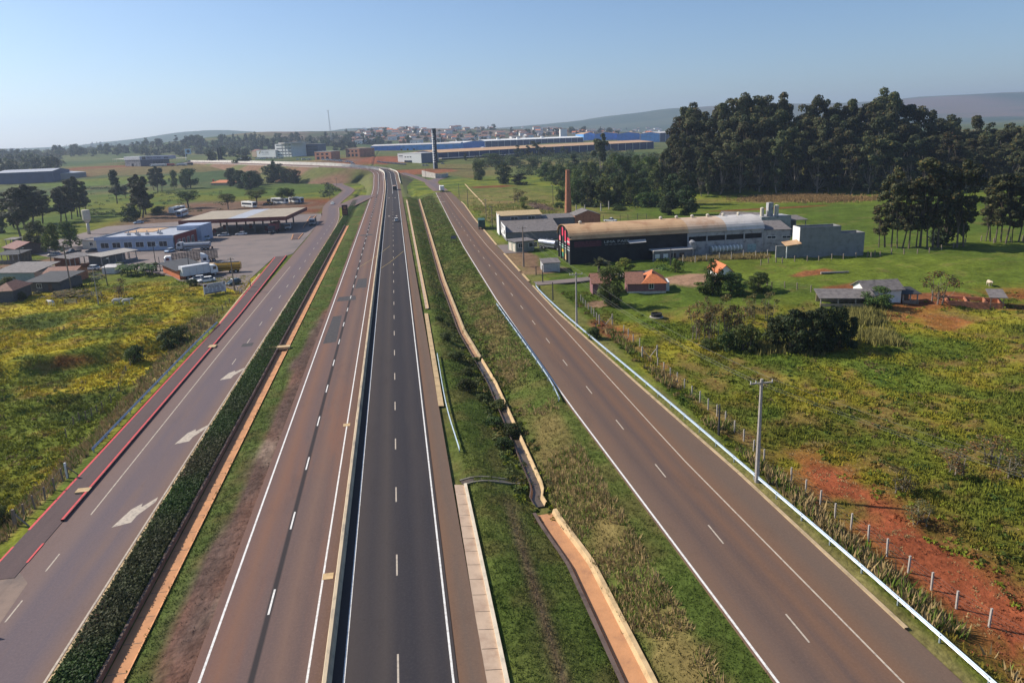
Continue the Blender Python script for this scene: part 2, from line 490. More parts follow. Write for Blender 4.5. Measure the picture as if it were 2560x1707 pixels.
class MB:
    """collects faces and links them as one mesh object"""

    def __init__(s): s.v = []; s.f = []; s.m = []

    def add(s, V, F, mi=0):
        b = len(s.v); s.v.extend(tuple(map(float, p)) for p in V); s.f.extend(tuple(b + i for i in f) for f in F); s.m.extend([mi] * len(F)); return s

    def box(s, x0, x1, y0, y1, z0, z1, mi=0, M=None):
        V = [(x0, y0, z0), (x1, y0, z0), (x1, y1, z0), (x0, y1, z0), (x0, y0, z1), (x1, y0, z1), (x1, y1, z1), (x0, y1, z1)]
        if M is not None: V = [tuple(M @ Vector(p)) for p in V]
        return s.add(V, [(3, 2, 1, 0), (4, 5, 6, 7), (0, 1, 5, 4), (1, 2, 6, 5), (2, 3, 7, 6), (3, 0, 4, 7)], mi)

    def bar(s, a, b, w, h=None, mi=0):
        """square bar from a to b"""
        a = Vector(a); b = Vector(b); h = h or w
        d = (b - a); L = d.length; d.normalize()
        up = Vector((0, 0, 1)) if abs(d.z) < .95 else Vector((1, 0, 0))
        x = d.cross(up).normalized(); y = x.cross(d)
        V = []
        for p in (a, b):
            for sx, sy in ((-1, -1), (1, -1), (1, 1), (-1, 1)): V.append(tuple(p + x * sx * w / 2 + y * sy * h / 2))
        return s.add(V, [(0, 1, 2, 3), (7, 6, 5, 4), (0, 4, 5, 1), (1, 5, 6, 2), (2, 6, 7, 3), (3, 7, 4, 0)], mi)

    def tube(s, a, b, r0, r1, n=8, mi=0, cap=True):
        a = Vector(a); b = Vector(b); d = (b - a).normalized()
        up = Vector((0, 0, 1)) if abs(d.z) < .95 else Vector((1, 0, 0))
        x = d.cross(up).normalized(); y = x.cross(d)
        V = []
        for p, r in ((a, r0), (b, r1)):
            for k in range(n):
                t = 2 * math.pi * k / n; V.append(tuple(p + x * math.cos(t) * r + y * math.sin(t) * r))
        F = [(k, (k + 1) % n, n + (k + 1) % n, n + k) for k in range(n)]
        if cap: F += [tuple(range(n - 1, -1, -1)), tuple(range(n, 2 * n))]
        return s.add(V, F, mi)

    def path(s, pts, rad, n=6, mi=0):
        for i in range(len(pts) - 1):
            s.tube(pts[i], pts[i + 1], rad[i] if hasattr(rad, '__len__') else rad, rad[i + 1] if hasattr(rad, '__len__') else rad, n, mi, cap=True)
        return s

    def prism(s, poly, axis, a, b, mi=0):
        """extrude a 2-D polygon along an axis; poly in the remaining two axes' order"""
        def P(u, v, w): return (w, u, v) if axis == 'x' else ((u, w, v) if axis == 'y' else (u, v, w))
        n = len(poly)
        V = [P(u, v, a) for u, v in poly] + [P(u, v, b) for u, v in poly]
        F = [(k, (k + 1) % n, n + (k + 1) % n, n + k) for k in range(n)] + [tuple(range(n - 1, -1, -1)), tuple(range(n, 2 * n))]
        return s.add(V, F, mi)

    def lathe(s, prof, n=12, mi=0, c=(0, 0)):
        V = []
        for r, z in prof:
            for k in range(n):
                t = 2 * math.pi * k / n; V.append((c[0] + r * math.cos(t), c[1] + r * math.sin(t), z))
        F = []
        for j in range(len(prof) - 1):
            for k in range(n): F.append((j * n + k, j * n + (k + 1) % n, (j + 1) * n + (k + 1) % n, (j + 1) * n + k))
        F += [tuple(range(n - 1, -1, -1)), tuple(range((len(prof) - 1) * n, len(prof) * n))]
        return s.add(V, F, mi)

    def mesh(s, name, bev=0.0):
        me = bpy.data.meshes.new(name); me.from_pydata(s.v, [], s.f); me.update()
        bm = bmesh.new(); bm.from_mesh(me)
        bmesh.ops.recalc_face_normals(bm, faces=bm.faces)
        for f, k in zip(bm.faces, s.m): f.material_index = k
        if bev:
            bmesh.ops.bevel(bm, geom=list(bm.edges), offset=bev, segments=1, affect='EDGES', profile=.7, clamp_overlap=True)
        bm.to_mesh(me); bm.free()
        return me

    def build(s, name, m, parent=None, loc=None, rotz=None, smooth=False, bev=0.0):
        return link(name, s.mesh(name, bev), m, parent, loc, rotz, smooth)


def text_mesh(txt, size, extrude=.02, align='LEFT'):
    cu = bpy.data.curves.new('lettering', 'FONT'); cu.body = txt; cu.size = size; cu.extrude = extrude; cu.align_x = align; cu.resolution_u = 2
    o = bpy.data.objects.new('lettering', cu); COL.objects.link(o)
    dg = bpy.context.evaluated_depsgraph_get(); dg.update()
    me = bpy.data.meshes.new_from_object(o.evaluated_get(dg))
    bpy.data.objects.remove(o); bpy.data.curves.remove(cu)
    return me


def lettering(txt, size, m, parent, loc, rot, extrude=.03, fit=(1, 1)):
    """each letter a part of its own, the word fitted to width and height"""
    ms = []; x = 0.0
    for ch in txt:
        if ch == ' ': x += .35; continue
        me = GLYPH[ch].copy(); co = np.array([v.co for v in me.vertices]); w = np.ptp(co[:, 0])
        ms.append((me, x - co[:, 0].min(), co)); x += w + .07
    h = max(np.max(c[:, 1]) for _, _, c in ms); sx = fit[0] / x; sy = fit[1] / h
    M = Matrix.Rotation(rot[0], 4, 'X')
    for me, ox, co in ms:
        for v in me.vertices: v.co.x *= sx; v.co.y *= sy
        o = link('letter', me, m, parent); o.rotation_euler = rot; o.location = (loc[0] + ox * sx, loc[1], loc[2])


# ---------------------------------------------------------------- glyphs and bodies (made before the scene fills up)
GLYPH = {}
for _ch in sorted(set('AutoMecanicaPioneiroLIMAPAESPROTORK')):
    GLYPH[_ch] = text_mesh(_ch, 1.0, .02)


def skin_mesh(name, verts, edges, radii, m, sub=1):
    me = bpy.data.meshes.new(name); me.from_pydata(verts, edges, []); me.update()
    o = bpy.data.objects.new(name, me); COL.objects.link(o)
    md = o.modifiers.new('Skin', 'SKIN')
    for i, r in enumerate(radii): me.skin_vertices[0].data[i].radius = (r, r) if np.isscalar(r) else r
    me.skin_vertices[0].data[0].use_root = True
    s = o.modifiers.new('Sub', 'SUBSURF'); s.levels = sub; s.render_levels = sub
    dg = bpy.context.evaluated_depsgraph_get(); dg.update()
    r = bpy.data.meshes.new_from_object(o.evaluated_get(dg)); bpy.data.objects.remove(o)
    r.materials.clear(); r.materials.append(m)
    return r


def animal_mesh(name, m, L=1.0):
    v = [(0, 0, 1.05), (-.55, 0, 1.08), (-.85, 0, 1.12), (.45, 0, 1.06), (.75, 0, 1.12), (1.05, 0, 1.28), (1.25, 0, 1.22), (1.48, 0, 1.02)]
    e = [(0, 1), (1, 2), (0, 3), (3, 4), (4, 5), (5, 6), (6, 7)]; r = [.34, .33, .24, .32, .22, .15, .13, .09]
    for x, s, j in ((.5, 1, 3), (.5, -1, 3), (-.72, 1, 2), (-.72, -1, 2)):
        b = len(v); fr = x > 0
        v += [(x, s * .19, .82), (x + (.02 if fr else .08), s * .2, .5), (x + (.0 if fr else -.06), s * .2, .22 if fr else .34), (x + .02, s * .2, .03)]
        e += [(j, b), (b, b + 1), (b + 1, b + 2), (b + 2, b + 3)]; r += [.14, .08, .055, .06]
    b = len(v); v += [(-1.02, 0, .95), (-1.04, 0, .55)]; e += [(2, b), (b, b + 1)]; r += [.035, .03]
    for s in (-1, 1):
        b = len(v); v.append((1.14, s * .2, 1.33)); e.append((6, b)); r.append(.04)
    return skin_mesh(name, v, e, r, m)


def _person_body():
    sk = mat('skin', (.30, .17, .11), var=.05)
    v = [(0, 0, .95), (0, 0, 1.18), (0, 0, 1.40), (0, 0, 1.50), (.02, 0, 1.60), (.02, 0, 1.70)]; e = [(0, 1), (1, 2), (2, 3), (3, 4), (4, 5)]; r = [(.15, .10), (.14, .10), (.15, .10), .055, .085, .075]
    for s, st in ((1, .16), (-1, -.14)):
        b = len(v); v += [(0, s * .10, .86), (st * .6, s * .10, .50), (st * .9, s * .10, .08), (st * .9 + .14, s * .11, .04)]; e += [(0, b), (b, b + 1), (b + 1, b + 2), (b + 2, b + 3)]; r += [.095, .065, .045, .04]
        b = len(v); v += [(0, s * .20, 1.38), (-st * .5, s * .25, 1.12), (-st * .3 + .08, s * .24, .88), (-st * .3 + .1, s * .235, .80)]; e += [(2, b), (b, b + 1), (b + 1, b + 2), (b + 2, b + 3)]; r += [.06, .045, .034, .03]
        k = len(v) - 1
        for f in range(5):
            b = len(v); v.append((-st * .3 + .07 + .018 * f, s * (.235 if f else .2), .73 if f else .77)); e.append((k, b)); r.append(.009)
    return skin_mesh('body', v, e, r, sk)


PERSON_BODY = _person_body()
COWM = animal_mesh('cow', mat('hide_white', (.60, .57, .52), var=.1))
HORSE = animal_mesh('horse', mat('hide_pale', (.55, .45, .34), var=.12))
# ================================================================ THE SETTING
GREEN = np.array([.078, .112, .018]); LIME = np.array([.165, .180, .022]); DEEP = np.array([.030, .055, .012])
PAST = np.array([.088, .130, .020]); DRY = np.array([.215, .160, .062]); TAN = np.array([.30, .215, .10])
RED = np.array([.205, .070, .034]); DIRT = np.array([.21, .125, .085]); DARKDIRT = np.array([.105, .068, .055])


def lerp(a, b, t):
    t = np.asarray(t)[..., None]
    return a * (1 - t) + b * t


def gcol(x, y):
    """what covers the ground"""
    x = np.asarray(x, float); y = np.asarray(y, float); x, y = np.broadcast_arrays(x, y)
    n1 = fbm(x, y, 9, 4, 41); n2 = fbm(x, y, 3.0, 4, 43); n3 = fbm(x, y, 34, 3, 47); n4 = fbm(x, y, 1.2, 2, 53)
    # general farmland
    c = lerp(np.broadcast_to(GREEN, x.shape + (3,)), LIME, sstep(.35, .7, n1))
    c = lerp(c, DRY * .75, sstep(.55, .75, n3) * .5)
    # left field
    lf = sstep(36, 38, -x) * (1 - sstep(185, 205, y))
    cl = lerp(np.broadcast_to(GREEN, x.shape + (3,)), LIME * np.array([1.25, 1.12, .9]), sstep(.38, .62, n1))
    cl = lerp(cl, DRY * .8, sstep(.55, .72, n2) * .6)
    cl = lerp(cl, DEEP, sstep(.6, .74, fbm(x, y, 7, 3, 61)) * .75)
    gx = zt(x + .8, y) - zt(x - .8, y); gy = zt(x, y + .8) - zt(x, y - .8)
    cl = lerp(cl, RED * .62, sstep(.75, 1.4, np.abs(gy)) * sstep(44, 50, -x) * .75 * sstep(.42, .58, fbm(x, y, 8, 3, 63)))
    c = lerp(c, cl * np.array([1.5, 1.28, 1.05]), lf)
    bank = sstep(36.4, 37.2, -x) * (1 - sstep(41, 43.5, -x)) * (1 - sstep(138, 165, y))
    c = lerp(c, lerp(np.broadcast_to(DRY, x.shape + (3,)), GREEN, sstep(.5, .7, n2)), bank * .85)
    # right field
    rf = sstep(33, 35, x) * (1 - sstep(122, 140, y))
    cr = lerp(np.broadcast_to(GREEN * 1.05, x.shape + (3,)), LIME, sstep(.4, .66, n1))
    cr = lerp(cr, DRY * .7, sstep(.5, .7, n2) * .65)
    cr = lerp(cr, np.array([.06, .115, .018]), sstep(.58, .7, fbm(x, y, 14, 3, 67)) * .8)
    fen = np.exp(-((x - 41 - 3 * (n3 - .5) * 2 - .05 * (70 - y)) / 4.2) ** 2) * (1 - sstep(60, 74, y)) * sstep(.33, .5, fbm(x, y, 5, 3, 71))
    cr = lerp(cr, RED * .95, np.clip(fen * 1.15, 0, 1))
    fen2 = np.exp(-((x - 37.6) / 1.3) ** 2) * sstep(62, 75, y) * sstep(.35, .55, n2)
    cr = lerp(cr, lerp(np.broadcast_to(DRY * .9, x.shape + (3,)), RED, sstep(.5, .6, n1)), fen2 * .8)
    cr = lerp(cr, RED, sstep(.66, .75, fbm(x, y, 11, 3, 73)) * sstep(80, 95, x) * .7)
    c = lerp(c, cr * np.array([1.3, 1.06, .95]), rf)
    # pasture behind it
    ps = sstep(33, 36, x) * sstep(122, 136, y) * (1 - sstep(300, 320, y))
    cp = lerp(np.broadcast_to(PAST * .85, x.shape + (3,)), PAST * np.array([1.28, 1.12, 1.0]), sstep(.35, .65, n3))
    cp = lerp(cp, DRY * .8, sstep(.62, .78, n2) * .45)
    c = lerp(c, cp, ps)

    mz = sstep(34, 37, x) * (1 - sstep(70, 105, x + 20 * (n3 - .5))) * sstep(205, 250, y) * (1 - sstep(400, 520, y))
    cm_ = lerp(np.broadcast_to(np.array([.125, .130, .032]), x.shape + (3,)), DRY * .95, sstep(.4, .62, n2))
    cm_ = lerp(cm_, DEEP * 2.0, sstep(.6, .72, n1) * .5)
    c = lerp(c, cm_, mz * .85)

    def spot(c, X, Y, rx, ry, col, k=.9):
        d = ((x - X) / rx) ** 2 + ((y - Y) / ry) ** 2 + (n1 - .5) * 1.1
        return lerp(c, np.array(col), (1 - sstep(.55, 1.1, d)) * k)
    for zone, a, b, rx, ry, col in (('Y1', 330, 930, 9, 7, DIRT * 1.35), ('Y1', 1640, 860, 6, 3, RED), ('Y3', 700, 400, 9, 4, RED * 1.1), ('Y3', 1400, 500, 11, 5, RED * 1.15),
                                    ('Y2', 360, 480, 3.5, 3, DIRT), ('Y2', 380, 690, 2.5, 7, RED * .9), ('Z7', 420, 760, 6, 22, DIRT * .9), ('Z7', 620, 920, 10, 6, DIRT * .8),
                                    ('Z6', 520, 715, 16, 14, RED * .75), ('Z6', 600, 850, 9, 9, DRY * .9), ('Z6', 930, 890, 5, 22, DARKDIRT * 1.1), ('Z6', 320, 620, 8, 40, RED * .7),
                                    ('Z8', 820, 800, 26, 11, DRY * .9), ('Z8', 1050, 790, 18, 8, TAN * .8), ('Z8', 620, 860, 30, 3, RED * .8),
                                    ('Z6', 1850, 390, 40, 60, DIRT * 1.2), ('Z8', 300, 425, 16, 30, RED * 1.2), ('Z6', 2030, 360, 40, 60, DIRT)):
        P = G(zone, a, b); c = spot(c, P[0], P[1], rx, ry, col)
    # swale
    sw = (x > 3.4) & (x < 22.2) & (y < 445)
    cs = lerp(np.broadcast_to(np.array([.070, .098, .020]), x.shape + (3,)), np.array([.098, .118, .028]), sstep(.4, .65, n1))
    cs = lerp(cs, DRY * .62, sstep(.5, .66, n2) * .45)
    rt = sstep(12.8, 14.2, x) * (1 - sstep(17.6, 18.6, x)) * (1 - sstep(150, 190, y))
    cs = lerp(cs, DRY * .8, rt * sstep(.38, .58, fbm(x, y, 6, 3, 77)) * .85)
    stripe = np.exp(-((x - 8.6 - .02 * (y - 50)) / .55) ** 2) * (1 - sstep(60, 66, y))
    cs = lerp(cs, np.array([.17, .105, .07]), stripe * .8)
    c = np.where(sw[..., None], cs, c)
    # verge and broken shoulder on the left of the highway
    vg = (x > -21.8) & (x < -14.5) & (y < 470)
    edge = -17.6 + (fbm(x * .2, y, 14, 3, 83) - .5) * 3.0 - 1.2 * (1 - sstep(40, 90, y)) + 2.6 * sstep(110, 170, y)
    cv = lerp(np.broadcast_to(np.array([.072, .098, .024]), x.shape + (3,)), DRY * .55, sstep(.5, .7, n2) * .55)
    sh = lerp(np.broadcast_to(DARKDIRT, x.shape + (3,)), np.array([.165, .085, .06]), sstep(.48, .7, fbm(x * 2, y * .3, 5, 4, 87)))
    sh = lerp(sh, np.array([.22, .16, .12]), sstep(.62, .72, fbm(x * 2, y * .5, 4, 4, 89)) * .8)
    sh = lerp(sh, RED * 1.35, sstep(270, 310, y) * (1 - sstep(350, 370, y)) * .9)
    cv = lerp(cv, sh, sstep(-.5, .5, x - edge))
    c = np.where(vg[..., None], cv, c)
    hg = (x > -24.9) & (x < -21.6) & (y < 470)
    c = np.where(hg[..., None], lerp(np.broadcast_to(DEEP * .9, x.shape + (3,)), DARKDIRT * .6, sstep(.5, .7, n2)), c)
    # right shoulder strip of the service road, tan earth
    er = sstep(29.3, 30, x) * (1 - sstep(33, 34, x)) * (y < 400)
    c = lerp(c, lerp(np.broadcast_to(TAN * .9, x.shape + (3,)), GREEN, sstep(.5, .62, n1)), er * .55 * (y < 62) + er * .3 * (y >= 62))
    # left of the filling station: pasture, yards and the bus yard
    lp = sstep(36, 38, -x) * sstep(205, 225, y) * (1 - sstep(560, 640, y))
    cq = lerp(np.broadcast_to(PAST * .85, x.shape + (3,)), LIME * .78, sstep(.4, .65, n3))
    cq = lerp(cq, DEEP * 1.4, sstep(.62, .75, n1) * .6)
    c = lerp(c, cq, lp)
    yard = np.exp(-((x + 106) / 44) ** 2 - ((y - 226) / 36) ** 2)
    c = lerp(c, lerp(np.broadcast_to(DIRT * .85, x.shape + (3,)), GREEN * .6, sstep(.46, .62, n1)), sstep(.42, .7, yard) * .92)
    bus = sstep(34, 40, -x) * (1 - sstep(118, 138, -x)) * sstep(338, 350, y) * (1 - sstep(440, 475, y + .25 * (x + 80)))
    c = lerp(c, lerp(np.broadcast_to(DIRT * .72, x.shape + (3,)), RED * .8, sstep(.5, .66, n3)), bus * .95)
    # far belt
    far = sstep(560, 640, y)
    f1 = fbm(x, y, 210, 3, 91); f2 = fbm(x, y, 60, 3, 93)
    cf = lerp(np.broadcast_to(np.array([.10, .115, .035]), x.shape + (3,)), np.array([.055, .085, .028]), sstep(.4, .6, f1))
    cf = lerp(cf, DRY * .8, sstep(.55, .7, f2) * .6)
    c = lerp(c, cf, far)
    for zone, a, b, rx, ry, col in (('Z1', 850, 600, 50, 90, RED * .85), ('Z1', 1500, 590, 110, 60, DRY * .75), ('Z1', 1150, 690, 60, 26, LIME * .8), ('Z1', 900, 720, 60, 24, GREEN * 1.2),
                                    ('A5', 2000, 470, 60, 60, RED), ('A5', 1300, 490, 90, 24, DIRT * .8), ('Z5', 300, 820, 26, 50, RED * 1.1), ('Z5', 820, 1000, 40, 26, RED * 1.2),
                                    ('A5', 1450, 150, 150, 160, np.array([.12, .075, .06])), ('A5', 1130, 230, 40, 70, PAST), ('A5', 300, 520, 90, 16, DRY)):
        P = G(zone, a, b); c = spot(c, P[0], P[1], rx, ry, col, .85)
    town = np.exp(-((x - 160) / 620) ** 2 - ((y - 2200) / 600) ** 2)
    ct = lerp(np.broadcast_to(np.array([.16, .12, .09]), x.shape + (3,)), np.array([.06, .075, .035]), sstep(.42, .6, fbm(x, y, 60, 3, 95)))
    c = lerp(c, ct, sstep(.25, .5, town))
    hl = sstep(3000, 3600, y)
    h1 = fbm(x, y * .6, 520, 3, 97); h2 = fbm(x * .5, y, 330, 3, 99)
    ch = lerp(np.broadcast_to(np.array([.035, .06, .024]), x.shape + (3,)), np.array([.15, .105, .075]), sstep(.50, .56, h1) * sstep(1500, 3000, x))
    ch = lerp(ch, np.array([.075, .09, .04]), sstep(.52, .60, h2) * .8)
    c = lerp(c, ch, hl)
    return np.clip(c, .004, .6)


def _axis(segs):
    out = []
    for a, b, st in segs: out.append(np.arange(a, b, st))
    return np.concatenate(out + [[segs[-1][1]]])


gx_ = _axis([(-8400, -2400, 400), (-2400, -700, 60), (-700, -260, 14), (-260, -150, 5), (-150, -45, 1.25), (-45, 48, .85), (48, 130, 1.4), (130, 270, 4), (270, 800, 14), (800, 3200, 70), (3200, 8400, 400)])
gy_ = _axis([(-1200, 0, 150), (0, 26, 6), (26, 190, 1.1), (190, 450, 2.6), (450, 980, 6.5), (980, 2900, 32), (2900, 7200, 85), (7200, 8500, 400)])
GX, GY = np.meshgrid(gx_, gy_)
GZ = zt(GX, GY)
_far_h = HWY[HWY[:, 1] > 440]
_sel = (GY > 432) & (GY < 1250) & (GX > -420) & (GX < 40)
_pts = np.stack([GX[_sel], GY[_sel]], 1)
_d = np.sqrt(((_pts[:, None, :] - _far_h[None, :, :2]) ** 2).sum(2)); _i = _d.argmin(1); _dm = _d.min(1)
_zz = GZ[_sel]
_lim = _far_h[_i, 2] - 1.4 + np.clip(_dm - 17, 0, 99) * .5
GZ[_sel] = np.minimum(_zz, _lim)
NX, NY = len(gx_), len(gy_)
_idx = np.arange(NX * NY).reshape(NY, NX)
_FQ = np.stack([_idx[:-1, :-1], _idx[:-1, 1:], _idx[1:, 1:], _idx[1:, :-1]], -1).reshape(-1, 4)
ground_me = np_mesh('ground', np.stack([GX, GY, GZ], -1).reshape(-1, 3), _FQ, gcol(GX, GY).reshape(-1, 3), 'POINT')
ground = link('ground', ground_me, attr_mat('ground_cover', .95, .9, .38, .55, bscale=2.2, bdist=.35, spec=.05, lf=.2), smooth=True)
tag(ground, kind='structure')


# ---------------------------------------------------------------- ribbons
HW_BANK = [0.0]


def offset_path(P, off):
    P = np.asarray(P, float); T = np.gradient(P[:, :2], axis=0); T /= np.linalg.norm(T, axis=1)[:, None]
    Nn = np.stack([T[:, 1], -T[:, 0]], 1)     # right-hand side
    o = P.copy(); o[:, :2] += Nn * (off if np.isscalar(off) else np.asarray(off)[:, None])
    if HW_BANK[0] and np.isscalar(off): o[:, 2] += off * HW_BANK[0] * sstep(585, 660, P[:, 1])
    return o


def ribbon(name, Lp, Rp, m, parent=None, dz=0.0, skirt=.0, kind=None):
    Lp = np.array(Lp, float); Rp = np.array(Rp, float); n = len(Lp)
    Lp[:, 2] += dz; Rp[:, 2] += dz
    rows = [Lp, Rp]
    if skirt:
        a = Lp.copy(); a[:, 2] -= skirt; b = Rp.copy(); b[:, 2] -= skirt; rows = [a, Lp, Rp, b]
    V = np.concatenate(rows); k = len(rows)
    F = []
    for j in range(k - 1):
        i = np.arange(n - 1)
        F.append(np.stack([j * n + i, (j + 1) * n + i, (j + 1) * n + i + 1, j * n + i + 1], 1))
    me_ = np_mesh(name, V, np.concatenate(F))
    ac = me_.attributes.new('across', 'FLOAT', 'POINT'); ac.data.foreach_set('value', np.repeat(np.array([0., 1.]) if k == 2 else np.array([0., 0., 1., 1.]), n).astype(np.float32))
    o = link(name, me_, m, parent)
    if kind: o['kind'] = kind
    return o


def straight(x, y0, y1, z=0.0, step=8.0):
    n = max(2, int((y1 - y0) / step)); y = np.linspace(y0, y1, n)
    xs = np.interp(y, [q[1] for q in x], [q[0] for q in x]) if isinstance(x, list) else np.full(n, float(x))
    return np.stack([xs, y, np.full(n, float(z))], 1)


ASPH_L = asphalt('asphalt_dusty', tint=(1.12, .95, .88), base=(.135, .104, .096), streak=(.110, .090, .088), band_x=(HWY_X - 4.9,), dust=(.185, .108, .076), streak_amt=.7,
                 tracks=[(0, (.155, .105, .088)), (1, (.105, .075, .058)), (.12, (.135, .104, .10)), (.22, (.175, .115, .088)), (.36, (.125, .10, .098)), (.55, (.118, .098, .095)), (.66, (.155, .118, .10)), (.78, (.108, .09, .088)), (.86, (.14, .105, .092))])
ASPH_R = asphalt('asphalt_dark', tint=(.68, .66, .68), base=(.082, .074, .074), streak=(.058, .056, .062), band_x=(), dust=(.088, .076, .07), streak_amt=.6,
                 tracks=[(0, (.09, .078, .072)), (1, (.085, .072, .066)), (.14, (.098, .084, .078)), (.28, (.072, .066, .068)), (.42, (.10, .086, .078)), (.52, (.062, .058, .062)), (.66, (.052, .051, .058)), (.78, (.074, .067, .068)), (.9, (.056, .054, .06))])
ASPH_S = asphalt('asphalt_grey', tint=(.92, .80, .78), base=(.175, .152, .150), streak=(.14, .130, .145), band_x=(), dust=(.195, .152, .130), streak_amt=.5,
                 tracks=[(0, (.20, .155, .135)), (1, (.215, .155, .115)), (.28, (.19, .158, .148)), (.42, (.140, .130, .148)), (.58, (.150, .136, .150)), (.74, (.142, .132, .150)), (.88, (.185, .150, .138))])
ASPH_W = asphalt('asphalt_brown', tint=(1.22, 1.02, .84), base=(.112, .088, .082), streak=(.085, .073, .076), band_x=(), dust=(.14, .096, .075), streak_amt=.6,
                 tracks=[(0, (.135, .105, .09)), (1, (.15, .095, .068)), (.18, (.118, .094, .088)), (.34, (.086, .074, .078)), (.50, (.115, .088, .08)), (.62, (.078, .068, .075)), (.74, (.128, .088, .072)), (.86, (.10, .08, .078))])
ASPH_SH = asphalt('asphalt_shoulder', tint=(1.05, .98, .86), base=(.135, .098, .084), streak=(.112, .084, .075), band_x=(), dust=(.185, .112, .076), tracks=[(0, (.165, .100, .070)), (1, (.14, .10, .085)), (.5, (.125, .095, .084))])
ASPH_C = asphalt('asphalt_cycle', (.120, .086, .083), (.10, .075, .075), ())
ASPH_Y = mat('yard_asphalt', (.185, .146, .132), .85, .16, .11, col2=(.125, .108, .105), detail=9, bump=.1)
WHITE = mat('road_paint_white', (.72, .70, .66), .6, .12, 3.0, col2=(.50, .46, .42))
WORN = mat('road_paint_worn', (.46, .39, .31), .7, .2, 2.5, col2=(.27, .23, .20))
REDP = mat('road_paint_red', (.62, .07, .07), .6, .12, 2.0, col2=(.45, .06, .055))
CONC = mat('concrete', (.40, .36, .31), .85, .16, .8, bump=.2)
CONC_O = mat('concrete_clay_stained', (.50, .245, .115), .85, .14, .7, col2=(.38, .19, .10), bump=.2)
CONC_T = mat('concrete_tan', (.52, .37, .20), .85, .16, .8, bump=.2)
CONC_B = mat('concrete_barrier_wall', (.50, .40, .27), .85, .15, .5, col2=(.30, .25, .19), bump=.15)
GALV = mat('galvanised_steel', (.42, .50, .57), .38, .1, 2.0, metal=.5, spec=.5)
TIMBER = mat('weathered_timber', (.24, .19, .15), .85, .25, 3, stretch=(1, 1, .2))
POSTC = mat('concrete_post', (.40, .36, .32), .85, .15, 3)

# --- highway (banked in the bend)
HW_BANK[0] = .085
near = HWY
hl = ribbon('highway', offset_path(near, -8.95), offset_path(near, -.28), ASPH_L, kind='structure', dz=.02, skirt=.3)
hl['label'] = 'dusty left carriageway of the highway'
hr = ribbon('highway', offset_path(near, .28), offset_path(near, 8.35), ASPH_R, kind='structure', dz=.02, skirt=.3)
hr['label'] = 'dark right carriageway of the highway'
shoulder = ribbon('shoulder', offset_path(near, 8.34), offset_path(near, 10.15), ASPH_SH, kind='structure', dz=-.025, skirt=.3)


def line(parent, P, off, w, m, z=.028, name='edge_line'):
    return ribbon(name, offset_path(P, off - w / 2), offset_path(P, off + w / 2), m, parent, dz=z)


HN = HWY[HWY[:, 1] < 1000]
line(hl, HN, -8.25, .17, WHITE); line(hl, HN, -1.3, .15, WHITE)
line(hr, HN, 1.08, .14, WHITE); line(hr, HN, 8.05, .15, WHITE)
fr = HWY[(HWY[:, 1] > 452) & (HWY[:, 1] < 900)]
line(hl, fr, -4.9, .14, WHITE); line(hr, fr, 4.55, .14, WHITE)


def dash_mesh(w, L):
    return np_mesh('dash', np.array([(-w / 2, 0, 0), (w / 2, 0, 0), (w / 2, L, 0), (-w / 2, L, 0)]), np.array([[0, 1, 2, 3]]))


_dw = dash_mesh(.15, 3.1); _dn = dash_mesh(.13, 3.0); _do = dash_mesh(.12, 2.6)
for y in np.arange(41.5 - 12, 450, 12.05):
    link('dash', _dw, WHITE, hl, (HWY_X - 4.9, y + 7.2, .028))
    link('dash', _dn, WORN, hr, (HWY_X + 4.55, y + 10.1, .028))
# sealed repair patches on the left carriageway
PATCH = mat('fresh_asphalt', (.062, .056, .056), .85, .2, 2.0)
for (x0, x1, y0, y1) in ((-14.3, -10.2, 155, 160), (-14.2, -12.0, 122, 142), (-13.9, -9.3, 262, 266), (-11.0, -8.4, 168, 180)):
    MB().add([(x0, y0, .026), (x1, y0 + .6, .026), (x1 - .3, y1, .026), (x0 + .2, y1 - .5, .026)], [(0, 1, 2, 3)]).build('asphalt_patch', PATCH, hl)
for (a, b) in ((870, 1062), (825, 1440)):
    P = flatG(a, b); MB().box(-.42, .42, -.42, .42, 0, .03).build('drain_cover', CONC_T, hl, (P[0] - .15, P[1], .022))
# arrows painted far along the right carriageway
ARM = MB().add([(-.12, -2.5, 0), (.12, -2.5, 0), (.12, .8, 0), (-.12, .8, 0), (-.6, .8, 0), (.6, .8, 0), (0, 2.6, 0)], [(0, 1, 2, 3), (4, 5, 6)]).mesh('arrow')
for (a, b) in ((515, 740), (665, 735), (515, 1185), (700, 1180)):
    P = flatG(*px('C4', a, b)); link('arrow', ARM, WORN, hr, (P[0], P[1], .03))

YELP = mat('road_paint_yellow', (.36, .26, .08), .7, .2, 2)
for pts_ in (((900, 667), (935, 645), (975, 615)), ((951, 672), (980, 652), (1009, 628))):
    Q_ = catmull([tuple(flatG(a, b)) for a, b in pts_], 3); ribbon('painted_line', offset_path(Q_, -.07), offset_path(Q_, .07), YELP, hr, dz=.032)

# --- median barrier
prof = [(-.32, 0), (-.32, .08), (-.17, .34), (-.115, .86), (.115, .86), (.17, .34), (.32, .08), (.32, 0)]
HB = HWY[HWY[:, 1] < 560]
rows = []
for (ox, oz) in prof:
    r_ = offset_path(HB, ox); r_[:, 2] += oz - (.05 if oz == 0 else 0); rows.append(r_)
n_ = len(HB); F_ = []
for j in range(len(prof) - 1):
    i = np.arange(n_ - 1); F_.append(np.stack([j * n_ + i, j * n_ + i + 1, (j + 1) * n_ + i + 1, (j + 1) * n_ + i], 1))
bar_o = link('concrete_barrier', np_mesh('concrete_barrier', np.concatenate(rows), np.concatenate(F_)), CONC_B)
tag(bar_o, 'long tan concrete barrier dividing the two highway carriageways', 'barrier')
